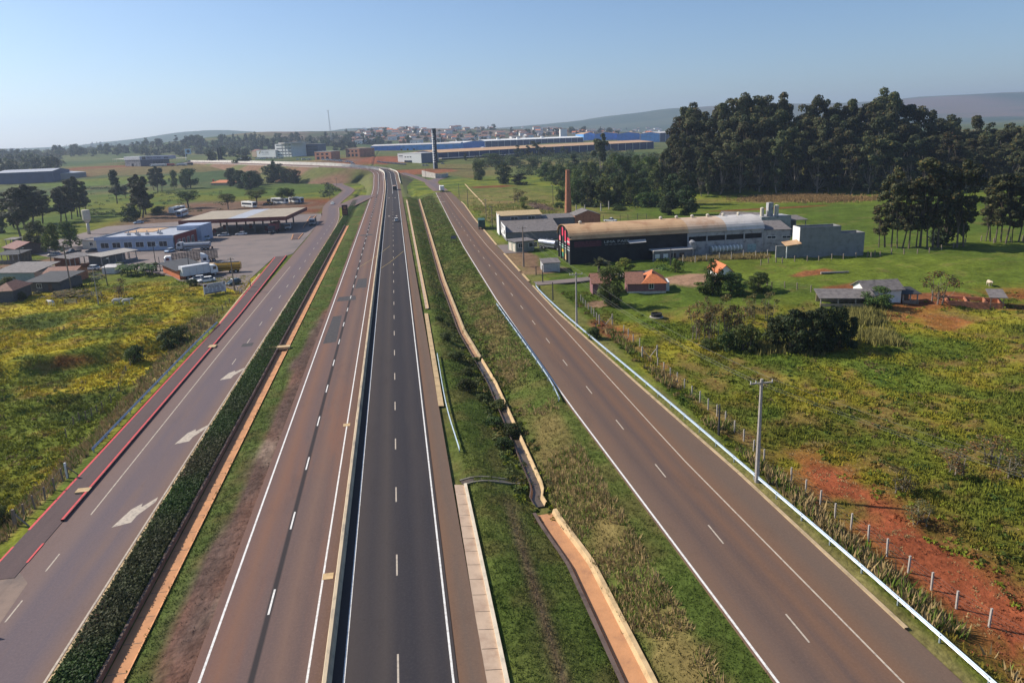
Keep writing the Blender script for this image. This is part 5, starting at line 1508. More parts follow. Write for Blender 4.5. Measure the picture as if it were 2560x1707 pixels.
pts = [G('Z2', a, b) for a, b in zip(_g.uniform(-20, 1500, 90), _g.uniform(1080, 1520, 90))]
mass('farm_weeds', 'dull green weeds and scrub between the farm buildings', 'weeds', pts, .9, 1.3, (.062, .070, .030), _g, 40, .34)
# ================================================================ BUILDERS
def M_(name, col, **k): return mat(name, col, **k)


W_WHITE = M_('paint_white', (.74, .74, .72), var=.08, col2=(.60, .59, .56), rough=.6)
W_CREAM = M_('wall_cream', (.58, .52, .42), var=.12)
W_GREY = M_('wall_grey', (.20, .195, .20), var=.15)
W_BLOCK = M_('wall_concrete_block', (.22, .22, .225), var=.14, scale=.6, bump=.3)
W_BLUE = M_('wall_pale_blue', (.36, .42, .54), var=.08)
W_RED = M_('wall_red', (.24, .05, .045), var=.15)
W_BRICK = M_('wall_brick', (.42, .17, .095), var=.18, scale=1.2, bump=.3)
W_PINK = M_('wall_pink', (.24, .11, .115), var=.12)
W_BLACK = M_('wall_black', (.018, .019, .022), var=.3, scale=.5)
W_DIRTY = M_('wall_stained', (.36, .355, .36), var=.2, scale=.7, col2=(.15, .145, .14))
W_OCHRE = M_('wall_ochre', (.44, .33, .22), var=.15)
W_GREENP = M_('wall_pale_green', (.36, .42, .36), var=.12)
R_TILE = M_('roof_tile_orange', (.52, .17, .065), var=.2, scale=3, bump=.5, col2=(.34, .11, .05))
R_TILE2 = M_('roof_tile_brown', (.25, .12, .08), var=.25, scale=3, bump=.5)
R_GREY = M_('roof_fibre_cement', (.17, .15, .14), var=.2, scale=1.2, col2=(.09, .08, .077), bump=.3)
R_DARK = M_('roof_dark', (.045, .045, .048), var=.25, scale=1.2)
R_TAN = M_('roof_rusty_tan', (.50, .32, .175), var=.14, scale=.25, col2=(.38, .21, .11), bump=.1)
R_PALE = M_('roof_pale_metal', (.56, .52, .48), var=.1, scale=.4, rough=.5)
R_BLUEP = M_('roof_pale_blue_metal', (.40, .41, .44), var=.1, scale=.4, rough=.5)
B_BLUE = M_('cladding_blue', (.06, .22, .62), var=.12, scale=.15)
B_LBLUE = M_('cladding_light_blue', (.13, .36, .74), var=.15, scale=.15)
B_NAVY = M_('cladding_navy', (.022, .040, .105), var=.15, scale=.15)
STEEL = M_('steel_dark', (.06, .06, .065), rough=.5, var=.2)
CHROME = M_('tank_stainless', (.62, .64, .68), rough=.28, metal=.8, var=.05)
TYRE = M_('tyre_rubber', (.018, .018, .018), rough=.9, var=.1)
RIM = M_('rim_metal', (.40, .40, .42), rough=.4, metal=.5, var=.1)
LAMPM = M_('lamp_lens', (.75, .75, .70), rough=.2, var=.05)
LAMPR = M_('lamp_lens_red', (.35, .02, .02), rough=.3, var=.05)
GL = glass()
PLASTIC = M_('plastic_black', (.025, .025, .027), var=.1)


def frame(A, B):
    A, B = np.array(A, float), np.array(B, float)
    z = min(A[2], B[2]); d = B - A
    return (A[0], A[1], z), math.atan2(d[1], d[0]), math.hypot(d[0], d[1])


def gable(mb, x0, x1, y0, y1, z0, zr, over=.4, th=.12, axis='x', mi=0):
    """two roof slabs, ridge along the axis"""
    if axis == 'x':
        ym = (y0 + y1) / 2; sl = (zr - z0) / (ym - y0)
        for ya, yb in ((y0 - over, ym), (y1 + over, ym)):
            za = z0 - over * sl
            V = [(x0 - over, ya, za), (x1 + over, ya, za), (x1 + over, yb, zr), (x0 - over, yb, zr)]
            V += [(a, b, c + th) for a, b, c in V]
            mb.add(V, [(3, 2, 1, 0), (4, 5, 6, 7), (0, 1, 5, 4), (1, 2, 6, 5), (2, 3, 7, 6), (3, 0, 4, 7)], mi)
    else:
        t = MB(); gable(t, y0, y1, x0, x1, z0, zr, over, th, 'x', mi)
        mb.add([(b, a, c) for a, b, c in t.v], t.f, mi)
    return mb


def hip(mb, x0, x1, y0, y1, z0, zr, over=.4, mi=0):
    w = min(x1 - x0, y1 - y0) / 2
    if x1 - x0 >= y1 - y0: r0, r1 = (x0 + w, (y0 + y1) / 2, zr), (x1 - w, (y0 + y1) / 2, zr)
    else: r0, r1 = ((x0 + x1) / 2, y0 + w, zr), ((x0 + x1) / 2, y1 - w, zr)
    o = over; c = [(x0 - o, y0 - o, z0), (x1 + o, y0 - o, z0), (x1 + o, y1 + o, z0), (x0 - o, y1 + o, z0)]
    V = c + [r0, r1]
    F = [(0, 1, 5, 4), (2, 3, 4, 5), (1, 2, 5), (3, 0, 4), (3, 2, 1, 0)] if x1 - x0 >= y1 - y0 else [(1, 2, 5, 4), (3, 0, 4, 5), (0, 1, 4), (2, 3, 5), (3, 2, 1, 0)]
    return mb.add(V, F, mi)


def window(parent, x, z, w, h, y=0.0, face='front', glassm=None, frm=None, bars=1):
    """frame proud of the wall, pane set back in it; face front (y-) or side (x+ / x-)"""
    f = MB(); t = .09; d = .07

    def bx(a0, a1, z0, z1, d0, d1):
        if face == 'front': f.box(a0, a1, y - d1, y - d0, z0, z1)
        elif face == 'right': f.box(y + d0, y + d1, a0, a1, z0, z1)
        else: f.box(y - d1, y - d0, a0, a1, z0, z1)
    bx(x - t, x + w + t, z - t, z, -.02, d); bx(x - t, x + w + t, z + h, z + h + t, -.02, d)
    bx(x - t, x, z, z + h, -.02, d); bx(x + w, x + w + t, z, z + h, -.02, d)
    for k in range(1, bars + 1): bx(x + w * k / (bars + 1) - .03, x + w * k / (bars + 1) + .03, z, z + h, .0, d - .02)
    o = f.build('window', frm or W_WHITE, parent)
    f = MB(); bx(x, x + w, z, z + h, -.02, .012); f.build('pane', glassm or GL, o)
    return o


def building(name, label, cat, A, B, depth, h, wall, roof='gable', rh=1.2, roofm=R_TILE, over=.4, wins=(), doors=(), axis='x', side_wins=(), group=None, parapet=.0, th=.12):
    loc, rz, w = frame(A, B)
    o = thing(name, label, cat, loc, rz, group)
    m = MB(); m.box(0, w, 0, depth, -1.0, h)
    if roof == 'gable':
        if axis == 'x': m.prism([(0, h), (depth, h), (depth / 2, h + rh)], 'x', 0, w)
        else: m.prism([(0, h), (w, h), (w / 2, h + rh)], 'y', 0, depth)
    m.build('wall', wall, o)
    r = MB()
    if roof == 'gable': gable(r, 0, w, 0, depth, h + .01, h + rh + .01, over, th, axis)
    elif roof == 'hip': hip(r, 0, w, 0, depth, h + .01, h + rh, over)
    elif roof == 'shed':
        V = [(-over, -over, h + .02), (w + over, -over, h + .02), (w + over, depth + over, h + rh), (-over, depth + over, h + rh)]
        V += [(a, b, c + th) for a, b, c in V]; r.add(V, [(3, 2, 1, 0), (4, 5, 6, 7), (0, 1, 5, 4), (1, 2, 6, 5), (2, 3, 7, 6), (3, 0, 4, 7)])
    else:
        r.box(-over, w + over, -over, depth + over, h + .01, h + th)
        if parapet:
            for q in ((-over, w + over, -over, -over + .2), (-over, w + over, depth + over - .2, depth + over), (-over, -over + .2, -over + .2, depth + over - .2), (w + over - .2, w + over, -over + .2, depth + over - .2)):
                r.box(*q, h + th, h + th + parapet)
    r.build('roof', roofm, o)
    for q in wins: window(o, *q)
    for q in side_wins: window(o, q[0], q[1], q[2], q[3], w, 'right')
    for (x, dw, dh) in doors:
        d = MB().box(x, x + dw, -.06, .02, 0, dh).build('door', M_('door_brown', (.13, .08, .06)), o)
        MB().box(x + dw * .85, x + dw * .85 + .05, -.11, -.06, dh * .48, dh * .52).build('handle', RIM, d)
    return o, w


def open_shed(name, label, A, B, depth, h, roofm, rh=.6, posts=4, wall=None, wall_h=1.0, back=True):
    loc, rz, w = frame(A, B)
    o = thing(name, label, 'shed', loc, rz)
    r = MB(); V = [(-.5, -.6, h), (w + .5, -.6, h), (w + .5, depth + .5, h + rh), (-.5, depth + .5, h + rh)]
    V += [(a, b, c + .1) for a, b, c in V]; r.add(V, [(3, 2, 1, 0), (4, 5, 6, 7), (0, 1, 5, 4), (1, 2, 6, 5), (2, 3, 7, 6), (3, 0, 4, 7)]); r.build('roof', roofm, o)
    pm = MB().box(-.1, .1, -.1, .1, -.6, h + .1).mesh('post')
    for k in range(posts):
        link('post', pm, POSTC, o, (w * k / (posts - 1), .1, 0))
    if back: MB().box(-.1, w + .1, depth - .2, depth, -.6, h + rh * .9).build('back_wall', wall or W_GREY, o)
    if wall: MB().box(-.15, w + .15, -.22, -.02, -.6, wall_h).build('low_wall', wall, o)
    return o


# ---------------------------------------------------------------- vehicles (x forward, origin on the ground)
_wheel_cache = {}


def wheels(o, xs, hw, r, w=.24):
    key = (r, w)
    if key not in _wheel_cache:
        t = MB().tube((0, -w / 2, 0), (0, w / 2, 0), r, r, 14).mesh('tyre'); t.materials.append(TYRE)
        rm = MB().tube((0, -w / 2 - .012, 0), (0, w / 2 + .012, 0), r * .55, r * .55, 10).mesh('rim'); rm.materials.append(RIM)
        _wheel_cache[key] = (t, rm)
    t, rm = _wheel_cache[key]
    for x in xs:
        for s in (-1, 1):
            a = link('wheel', t, None, o, (x, s * hw, r)); link('rim', rm, None, a)


def lofted(mb, secs, mi=0):
    """secs: list of (x, halfwidth_bottom, z0, halfwidth_top, z1) cross sections along x"""
    V = []
    for x, a, z0, b, z1 in secs: V += [(x, -a, z0), (x, a, z0), (x, b, z1), (x, -b, z1)]
    F = []
    for i in range(len(secs) - 1):
        p = 4 * i
        for k in range(4): F.append((p + k, p + (k + 1) % 4, p + 4 + (k + 1) % 4, p + 4 + k))
    F += [(3, 2, 1, 0), tuple(4 * (len(secs) - 1) + k for k in range(4))]
    return mb.add(V, F, mi)


def paint(name, col): return mat('paint_' + name, col, rough=.3, var=.05, spec=.5)


def car_parts(o, col, style='sedan'):
    L = {'sedan': 4.3, 'hatch': 3.8, 'pickup': 5.0, 'van': 4.5}[style]; hl_ = L / 2
    if style == 'van':
        lofted(MB(), [(-hl_, .82, .35, .80, 1.2), (hl_ - .25, .84, .35, .82, 1.25), (hl_, .78, .4, .76, 1.15)]).build('body', col, o, bev=.05)
        lofted(MB(), [(-hl_ + .03, .79, 1.2, .66, 1.82), (hl_ - .45, .80, 1.22, .68, 1.82), (hl_ - .12, .78, 1.2, .60, 1.35)]).build('windows', GL, o)
        lofted(MB(), [(-hl_ + .02, .70, 1.78, .6, 1.95), (hl_ - .55, .72, 1.78, .62, 1.95)]).build('roof', col, o, bev=.04)
    else:
        nose = .72 if style != 'pickup' else .85
        lofted(MB(), [(-hl_, .78, .35, .74, .86), (-hl_ + .5, .86, .3, .84, .92), (.9, .86, .28, .84, .90), (hl_ - .35, .82, .3, .78, nose + .05), (hl_, .70, .36, .66, .62)]).build('body', col, o, bev=.05)
        r0, r1 = {'sedan': (-1.75, 1.1), 'hatch': (-1.85, .95), 'pickup': (-.5, 1.35)}[style]
        hgt = 1.45 if style != 'pickup' else 1.65
        lofted(MB(), [(r0, .76, .88, .72, .93), (r0 + .45, .78, .88, .62, hgt - .04), (r1 - .75, .78, .88, .62, hgt - .04), (r1, .76, .86, .70, .9)]).build('windows', GL, o)
        lofted(MB(), [(r0 + .42, .64, hgt - .06, .58, hgt + .02), (r1 - .72, .64, hgt - .06, .58, hgt + .02)]).build('roof', col, o, bev=.02)
        for s in (-1, 1):
            MB().box(r0 + .95, r0 + 1.03, s * .775 - .02, s * .775 + .02, .9, hgt - .05).build('pillar', col, o)
        if style == 'pickup':
            MB().box(-hl_ + .1, -.6, -.72, .72, .9, .98).build('cargo_bed', PLASTIC, o)
    for s in (-1, 1):
        MB().box(hl_ - .14, hl_ + .015, s * .5 - .17, s * .5 + .17, .5, .66).build('headlight', LAMPM, o)
        MB().box(-hl_ - .015, -hl_ + .1, s * .6 - .12, s * .6 + .12, .6, .8).build('tail_light', LAMPR, o)
    MB().box(hl_ - .1, hl_ + .03, -.66, .66, .34, .46).build('bumper', PLASTIC, o)
    wheels(o, (-hl_ + .8, hl_ - .85), .78, .31, .2)


def heading(P, Q): return math.atan2(Q[1] - P[1], Q[0] - P[0])


def car(label, P, rz, col, style='sedan', group=None, name='car'):
    o = thing(name, label, {'van': 'van', 'pickup': 'pickup'}.get(style, 'car'), P, rz, group); car_parts(o, col, style); return o


def bus(label, P, rz, col, front=None, L=12.0):
    o = thing('bus', label, 'bus', P, rz); h = L / 2
    lofted(MB(), [(-h, 1.22, .45, 1.18, 3.3), (h - .3, 1.25, .45, 1.2, 3.35), (h, 1.15, .5, 1.1, 3.1)]).build('body', col, o, bev=.1)
    n = 8; w = (L - 2.0) / n
    for s in (-1, 1):
        for k in range(n):
            x = -h + .9 + k * w
            MB().box(x + .05, x + w - .05, s * 1.235 - .015, s * 1.235 + .015, 1.75, 2.65).build('window', GL, o)
    MB().box(h - .12, h + .02, -1.0, 1.0, 1.35, 2.85).build('windshield', GL, o)
    if front is not None:
        lofted(MB(), [(h - 2.2, 1.262, .5, 1.262, 1.5), (h - .32, 1.262, .5, 1.262, 2.9)]).build('livery_panel', front, o)
        MB().box(h - .2, h + .018, -1.1, 1.1, .5, 1.3).build('front_panel', front, o)
    MB().box(-1.5, 1.5, -.8, .8, 3.32, 3.55).build('roof_unit', W_WHITE, o)
    for s in (-1, 1): MB().box(h - .1, h + .03, s * .85 - .2, s * .85 + .2, .75, .95).build('headlight', LAMPM, o)
    wheels(o, (-h + 3.0, h - 2.6), 1.08, .5, .3)
    return o


def truck_cab(o, x, col, W=1.22, H=2.9, L=2.0, fairing=False, roofm=None):
    c = lofted(MB(), [(x, W, .75, W - .03, H), (x + L * .75, W, .75, W - .05, H), (x + L, W - .04, .7, W - .12, H - .75)]).build('cab', col, o, bev=.06)
    lofted(MB(), [(x + L * .80, W - .14, 1.75, W - .18, H - .25), (x + L + .015, W - .14, 1.6, W - .2, H - .72)]).build('windshield', GL, c)
    for s in (-1, 1):
        MB().box(x + .65, x + 1.5, s * (W + .0) - .015, s * W + .015, 1.75, 2.45).build('side_window', GL, c)
        MB().box(x + L - .08, x + L + .03, s * .85 - .18, s * .85 + .18, .85, 1.05).build('headlight', LAMPM, c)
    MB().box(x + L - .1, x + L + .06, -W + .05, W - .05, .45, .78).build('bumper', PLASTIC, o)
    if fairing: lofted(MB(), [(x, W - .06, H - .02, W - .12, H + .75), (x + L * .55, W - .08, H - .02, W - .25, H + .35), (x + L * .72, W - .1, H - .02, W - .3, H + .02)]).build('wind_deflector', roofm or col, o, bev=.05)


def truck(label, P, rz, cabcol, body='box', bodycol=None, L=7.0, H=2.6, fairing=False, name='truck', cargo=None, cabH=2.9, topcol=None):
    """cargo from x=0 back to -L, cab in front of it; placed with its middle at P"""
    o = thing(name, label, 'truck', P, rz); off = (L - 2.1) / 2
    root = o
    cb = MB(); cb.box(-L, 2.0, -.45, .45, .65, .95); cb.build('chassis', STEEL, o, (off, 0, 0))
    n0 = len(o.children)
    truck_cab(o, .1, cabcol, H=cabH, fairing=fairing)
    for ch in list(o.children)[n0:]: ch.location.x += off
    bc = bodycol or W_WHITE
    if body == 'box':
        MB().box(-L, -.05, -1.25, 1.25, 1.05, 1.05 + H).build('cargo_box', bc, o, (off, 0, 0), bev=.03)
        for s in (-1, 1):
            for k in range(1, 4): MB().box(-L * k / 4 - .03, -L * k / 4 + .03, s * 1.262 - .012, s * 1.262 + .012, 1.1, 1 + H).build('rib', RIM, o, (off, 0, 0))
        for s in (0, 1): MB().box(-L - .02, -L + .01, -1.18 + s * 1.2, -.04 + s * 1.2, 1.15, .95 + H).build('rear_door', topcol or bc, o, (off, 0, 0))
    elif body == 'tank':
        prof = [(math.cos(t) * 1.15, 1.95 + math.sin(t) * H * .45) for t in np.linspace(0, 2 * math.pi, 15)[:-1]]
        MB().prism([(a, b) for a, b in prof], 'x', -L, -.15).build('tank', bc, o, (off, 0, 0), smooth=False)
        for k in range(1, 4): MB().prism([(a * 1.03, 1.95 + (b - 1.95) * 1.03) for a, b in prof], 'x', -L * k / 4 - .06, -L * k / 4 + .06).build('band', bc, o, (off, 0, 0))
        MB().box(-L + .3, -.4, -.4, .4, 1.93 + H * .45, 2.02 + H * .45).build('walkway', STEEL, o, (off, 0, 0))
        for k in (.3, .6): MB().tube((-L * k, 0, 1.95 + H * .44), (-L * k, 0, 2.2 + H * .45), .28, .28, 10).build('hatch', RIM, o, (off, 0, 0))
        for s in (-1, 1): MB().box(-L + .2, -.3, s * 1.0 - .05, s * 1.0 + .05, .75, 1.2).build('side_guard', bc, o, (off, 0, 0))
    elif body == 'stake':
        MB().box(-L, -.05, -1.25, 1.25, 1.0, 1.15).build('deck', TIMBER, o, (off, 0, 0))
        m = MB()
        for s in (-1, 1):
            for k in range(int(L / .8) + 1): m.box(-L + k * .8, -L + k * .8 + .08, s * 1.25 - .04, s * 1.25 + .04, 1.15, 1.15 + H)
            for z in np.arange(1.25, 1.2 + H, .38): m.box(-L, -.05, s * 1.22 - .03, s * 1.22 + .03, z, z + .18)
        m.build('side_rack', STEEL, o, (off, 0, 0))
        MB().box(-.12, -.04, -1.2, 1.2, 1.15, 1.15 + H).build('headboard', STEEL, o, (off, 0, 0))
    elif body == 'tipper':
        MB().box(-L, -.1, -1.25, 1.25, 1.05, 1.05 + H * .8).build('tipper_body', bc, o, (off, 0, 0), bev=.03)
        lofted(MB(), [(-L + .05, 1.2, 1.04 + H * .8, .9, 1.05 + H), (-.2, 1.2, 1.04 + H * .8, .9, 1.05 + H)]).build('load_cover', topcol or R_TAN, o, (off, 0, 0))
        MB().box(-L - .04, -L + .01, -1.1, 1.1, 1.1, 1 + H * .75).build('tailgate', M_('tailgate_dark', (.03, .03, .035)), o, (off, 0, 0))
    elif body == 'flat':
        MB().box(-L, -.05, -1.25, 1.25, 1.0, 1.25).build('deck', bc, o, (off, 0, 0))
    for s in (-1, 1): MB().box(-L - .03, -L + .05, s * 1.0 - .15, s * 1.0 + .15, .85, 1.0).build('tail_light', LAMPR, o, (off, 0, 0))
    xs = [1.2 + off, -L + 1.2 + off] + ([-L + 2.5 + off] if L > 6.5 else []) + ([-1.6 + off] if L > 10 else [])
    wheels(o, xs, 1.05, .5, .32)
    return o


def person(label, P, rz, shirt, trousers):
    o = thing('person', label, 'person', P, rz)
    body = PERSON_BODY.copy(); body.materials.append(shirt); body.materials.append(trousers)
    for p in body.polygons:
        c = p.center
        if c.z < .95 and c.z > .1 and abs(c.y) < .2: p.material_index = 2
        elif .93 <= c.z < 1.46 and not (c.z < 1.1 and abs(c.y) > .19): p.material_index = 1
    link('body', body, None, o, smooth=True)
    MB().lathe([(.02, 1.62), (.09, 1.66), (.085, 1.74), (.03, 1.79)], 10, c=(.0, 0)).build('hair', M_('hair_dark', (.02, .015, .012)), o, smooth=True)
    return o


# ---------------------------------------------------------------- poles, wires, fences
def pole(label, P, h, arm=1.8, m=None, rz=0.0, r=.14, lamp=False, group=None):
    o = thing('utility_pole', label, 'pole', P, rz, group)
    MB().tube((0, 0, -1.5), (0, 0, h), r * 1.25, r * .7, 8).build('shaft', m or POSTC, o)
    if arm:
        a = MB().box(-arm / 2, arm / 2, -.06, .06, h - .45, h - .33).build('crossarm', TIMBER if m is TIMBER else POSTC, o)
        for k in (-.95, -.5, .95): MB().tube((k * arm / 2, 0, h - .33), (k * arm / 2, 0, h - .12), .05, .035, 6).build('insulator', W_WHITE, a)
    if lamp:
        MB().bar((0, 0, h - .2), (.9, 0, h + .15), .06).build('lamp_arm', GALV, o); MB().box(.8, 1.3, -.1, .1, h + .1, h + .2).build('lamp_head', LAMPM, o)
    return o


def wire(label, A, B, sag=.6, r=.02, group='overhead wires', name='overhead_wire'):
    A, B = np.array(A), np.array(B); t = np.linspace(0, 1, 14)
    P = A[None] * (1 - t[:, None]) + B[None] * t[:, None]; P[:, 2] -= sag * 4 * t * (1 - t)
    P0 = P[0].copy(); o = MB().path([tuple(q - P0) for q in P], r, 4).build(name, M_('wire_metal', (.16, .16, .15), var=.05), None, P0)
    return tag(o, label, 'wire', group)


def fence(name, label, pts, h=1.3, w=.12, m=None, wires=3, wr=.012, lean=.05, cat='fence'):
    o = thing(name, label, cat, pts[0]); P0 = np.array(pts[0])
    pm = MB().box(-w / 2, w / 2, -w / 2, w / 2, -.5, h).mesh('post')
    for q in pts:
        a = link('post', pm, m or POSTC, o, np.array(q) - P0); a.rotation_euler = (random.uniform(-lean, lean), random.uniform(-lean, lean), 0); a.scale = (1, 1, random.uniform(.9, 1.08))
    wm = MB()
    for k in range(wires):
        z = h * (.3 + .62 * k / max(1, wires - 1))
        for a, b in zip(pts[:-1], pts[1:]):
            a2, b2 = np.array(a) - P0, np.array(b) - P0; wm.tube(a2 + [0, 0, z], b2 + [0, 0, z], wr, wr, 3, cap=False)
    if wires: wm.build('wire', MATS.get('wire_metal') or M_('wire_metal', (.16, .16, .15), var=.05), o)
    return o


def along(pts, step):
    P = np.array(pts, float); s = np.concatenate([[0], np.cumsum(np.linalg.norm(np.diff(P[:, :2], axis=0), axis=1))])
    out = []
    for d in np.arange(0, s[-1] + .01, step):
        x, y = np.interp(d, s, P[:, 0]), np.interp(d, s, P[:, 1]); out.append((x, y, float(zt(x, y))))
    return out


def rail_fence(label, A, B, n=3, h=1.2):
    loc, rz, w = frame(A, B); o = thing('rail_fence', label, 'fence', loc, rz)
    k = max(2, int(w / 2.5) + 1)
    for i in range(k): MB().box(-.08, .08, -.08, .08, -.5, h).build('post', TIMBER, o, (w * i / (k - 1), 0, 0))
    for j in range(n): MB().box(0, w, -.12, -.08, h * (.35 + .3 * j) - .07, h * (.35 + .3 * j) + .07).build('rail', M_('rail_bleached', (.42, .38, .32), var=.2), o)
    return o
# ================================================================ LEFT SIDE: FILLING STATION, FARM, VEHICLES
def pts2(zone, a, b): return G(zone, *a), G(zone, *b)


def mid(A, B): return (np.array(A) + np.array(B)) / 2


# restaurant
A, B = pts2('Z1', (892, 1352), (1588, 1330)); hA = Hpx(A, 'Z1', 880, 1218); rw = frame(A, B)[2]
rest, rw = building('restaurant', 'pale blue flat roofed restaurant with a row of dark windows at the station', 'building', A, B, 27, hA - .9, W_BLUE, 'flat', 0, R_BLUEP, .35, parapet=.5, th=.35,
                    wins=[(1.4 + k * (rw - 2.2) / 6, 1.3, (rw - 2.2) / 6 - 1.3, 1.7, 0.0, 'front', None, None, 1) for k in range(6)])
MB().box(-.36, rw + .36, -.42, -.352, hA - 1.0, hA + .1).build('fascia', M_('fascia_pale_blue', (.34, .42, .58), var=.06), rest)
MB().box(rw + .36, rw + .44, .5, 17, .0, hA - .2).build('side_cladding', W_RED, rest)
for k in range(4): window(rest, 2.5 + k * 3.4, .8, 1.8, 2.2, rw + .44, 'right')
MB().box(rw - 7, rw + 1.6, 18, 27.5, 0, hA + 1.0).build('service_block', W_BLUE, rest)
MB().box(1.5, 12, 15, 26.5, hA - .5, hA - .38).build('roof_patch', R_TAN, rest)
for k, (a, b) in enumerate(((7, 8), (9, 9.5), (13.5, 8), (16, 11), (18, 8.5), (11.5, 6))):
    u = MB().box(-.5, .5, -.4, .4, 0, .6).build('roof_vent', RIM, rest, (a, b, hA - .5)); MB().tube((0, 0, .6), (0, 0, 1.5), .15, .15, 8).build('flue', RIM, u)
# canopy
cn = thing('station_canopy', 'wide filling station canopy with tan roof and dark red fascia', 'canopy', (-60.5, 306, -.03), math.radians(-5.5))
MB().box(-20, 20, -18.5, 18.5, 5.0, 5.9).build('deck', M_('canopy_underside', (.10, .08, .075)), cn)
for (x0, x1, mm) in ((-20.1, -2.4, M_('canopy_roof_tan', (.36, .30, .22), var=.1, scale=.3)), (-2.35, 4.4, R_BLUEP), (4.45, 13, MATS['canopy_roof_tan']), (13.05, 20.1, MATS['canopy_roof_tan'])):
    MB().box(x0, x1, -18.6, 18.6, 5.9, 6.05).build('roof_panel', mm, cn)
for q in ((-20.25, 20.25, -18.8, -18.55), (-20.25, 20.25, 18.55, 18.8), (-20.3, -20.05, -18.55, 18.55), (20.05, 20.3, -18.55, 18.55)):
    MB().box(*q, 4.7, 6.15).build('fascia', M_('fascia_dark_red', (.17, .055, .045), var=.15), cn)
cm = MB().box(-.25, .25, -.25, .25, -.2, 5.0).mesh('column')
for x in (-15, -4.5, 6, 15.5):
    for y in (-12, 0, 12): link('column', cm, W_GREY, cn, (x, y, 0))
pumpm = MB().box(-.5, .5, -.3, .3, .15, 1.9).mesh('fuel_pump', .05)
for k, (x, y) in enumerate(((-9.5, -12), (-9.5, 0), (1, -12), (1, 0), (10.5, -12), (10.5, 0))):
    c, s = math.cos(math.radians(-5.5)), math.sin(math.radians(-5.5))
    p = thing('fuel_pump', 'red fuel pump on an island under the station canopy', 'fuel pump', (-60.5 + x * c - y * s, 306 + x * s + y * c, -.03), math.radians(-5.5), 'fuel pumps under the canopy')
    link('cabinet', pumpm, W_RED, p); MB().box(-1.2, 1.2, -.6, .6, 0, .15).build('island', CONC, p); MB().box(-.4, .4, -.312, .312, 1.2, 1.7).build('display', GL, p)

# vehicles in the forecourt
WP = paint('white', (.72, .72, .72)); BP = paint('dark', (.03, .035, .045)); LB = paint('light_blue', (.45, .55, .66)); GP = paint('grey', (.28, .29, .31)); YP = paint('yellow', (.42, .23, .02)); RP = paint('red', (.32, .04, .035)); SP = paint('silver', (.45, .46, .48))


def veh(f, label, zone, rear, front, **k):
    R, Fp = G(zone, *rear), G(zone, *front); return f(label, mid(R, Fp), heading(R, Fp), **k)


truck('yellow tanker truck parked on the forecourt with its shadow beside it', mid(*pts2('Z3', (1010, 985), (775, 1000))), heading(*pts2('Z3', (1010, 985), (775, 1000))), YP, 'tank', YP, 6.6, 2.1)
truck('white box truck parked beside the two white cars', mid(*pts2('Z3', (400, 1075), (765, 1015))), heading(*pts2('Z3', (400, 1075), (765, 1015))), WP, 'box', M_('box_offwhite', (.55, .56, .58), var=.06), 7.2, 2.5)
truck('grey tanker truck parked by the red wall of the restaurant', mid(*pts2('Z3', (670, 705), (370, 720))), heading(*pts2('Z3', (670, 705), (370, 720))), SP, 'tank', M_('tank_grey', (.34, .36, .40), var=.08), 8.5, 1.7)
truck('long truck with a dark stake rack trailer on the forecourt', mid(*pts2('Z3', (720, 850), (250, 900))), heading(*pts2('Z3', (720, 850), (250, 900))), WP, 'stake', None, 12.5, 2.3)
truck('white cab truck with high roof fairing and empty flat deck', mid(*pts2('Z3', (330, 930), (640, 905))), heading(*pts2('Z3', (330, 930), (640, 905))), WP, 'flat', W_GREY, 7.5, 1.0, fairing=True, cabH=3.1)
veh(car, 'white sedan parked next to the billboard', 'Z3', (755, 1095), (580, 1118), col=WP)
veh(car, 'white sedan half hidden between box truck and white sedan', 'Z3', (640, 1085), (490, 1100), col=paint('white_dull', (.62, .63, .64)))
veh(car, 'dark hatchback parked alone near the lamp pole', 'Z3', (1050, 1125), (950, 1150), col=paint('dark_teal', (.015, .04, .045)), style='hatch')
veh(car, 'small pale car beside the restaurant corner', 'Z3', (245, 735), (190, 748), col=LB, style='hatch')
veh(car, 'white and blue minibus van beside the red restaurant wall', 'Z3', (560, 600), (705, 592), col=LB, style='van', name='van')
veh(car, 'white car standing in the shade under the canopy', 'Z3', (1150, 528), (1040, 534), col=WP)
veh(car, 'silver car in the shade below the canopy edge', 'Z3', (920, 542), (830, 548), col=SP)
truck('red and white container truck at the pumps', mid(*pts2('Z3', (1545, 470), (1460, 515))), heading(*pts2('Z3', (1545, 470), (1460, 515))), STEEL, 'box', M_('container_red', (.33, .10, .10)), 8.5, 2.6)
truck('small grey truck waiting under the canopy end', mid(*pts2('Z3', (1690, 440), (1660, 480))), heading(*pts2('Z3', (1690, 440), (1660, 480))), SP, 'flat', W_GREY, 4.5, 1.0)
truck('dark crane truck leaving the station beside the kerb', mid(*pts2('Z3', (1985, 385), (1960, 425))), heading(*pts2('Z3', (1985, 385), (1960, 425))), GP, 'stake', None, 5.0, 1.6)
veh(car, 'white car driving on the grey service road', 'Z3', (2225, 140), (2200, 168), col=WP, style='hatch')
P = G('Z3', 740, 698); MB().lathe([(.01, 0), (.3, .02), (.3, .3), (.32, .32), (.3, .34), (.3, .9), (.01, .92)], 12).build('oil_drum', M_('drum_rust', (.12, .06, .05)), None, P)
tag(bpy.data.objects['oil_drum'], 'rusty oil drum standing alone on the forecourt', 'drum')
bus('white coach parked at an angle beside the flat crowned tree', mid(*pts2('Z3', (205, 278), (420, 235))), heading(*pts2('Z3', (205, 278), (420, 235))), WP)
bus('blue fronted coach standing behind the restaurant', mid(*pts2('Z3', (430, 280), (320, 320))), heading(*pts2('Z3', (430, 280), (320, 320))), WP, paint('coach_blue', (.05, .16, .35)))
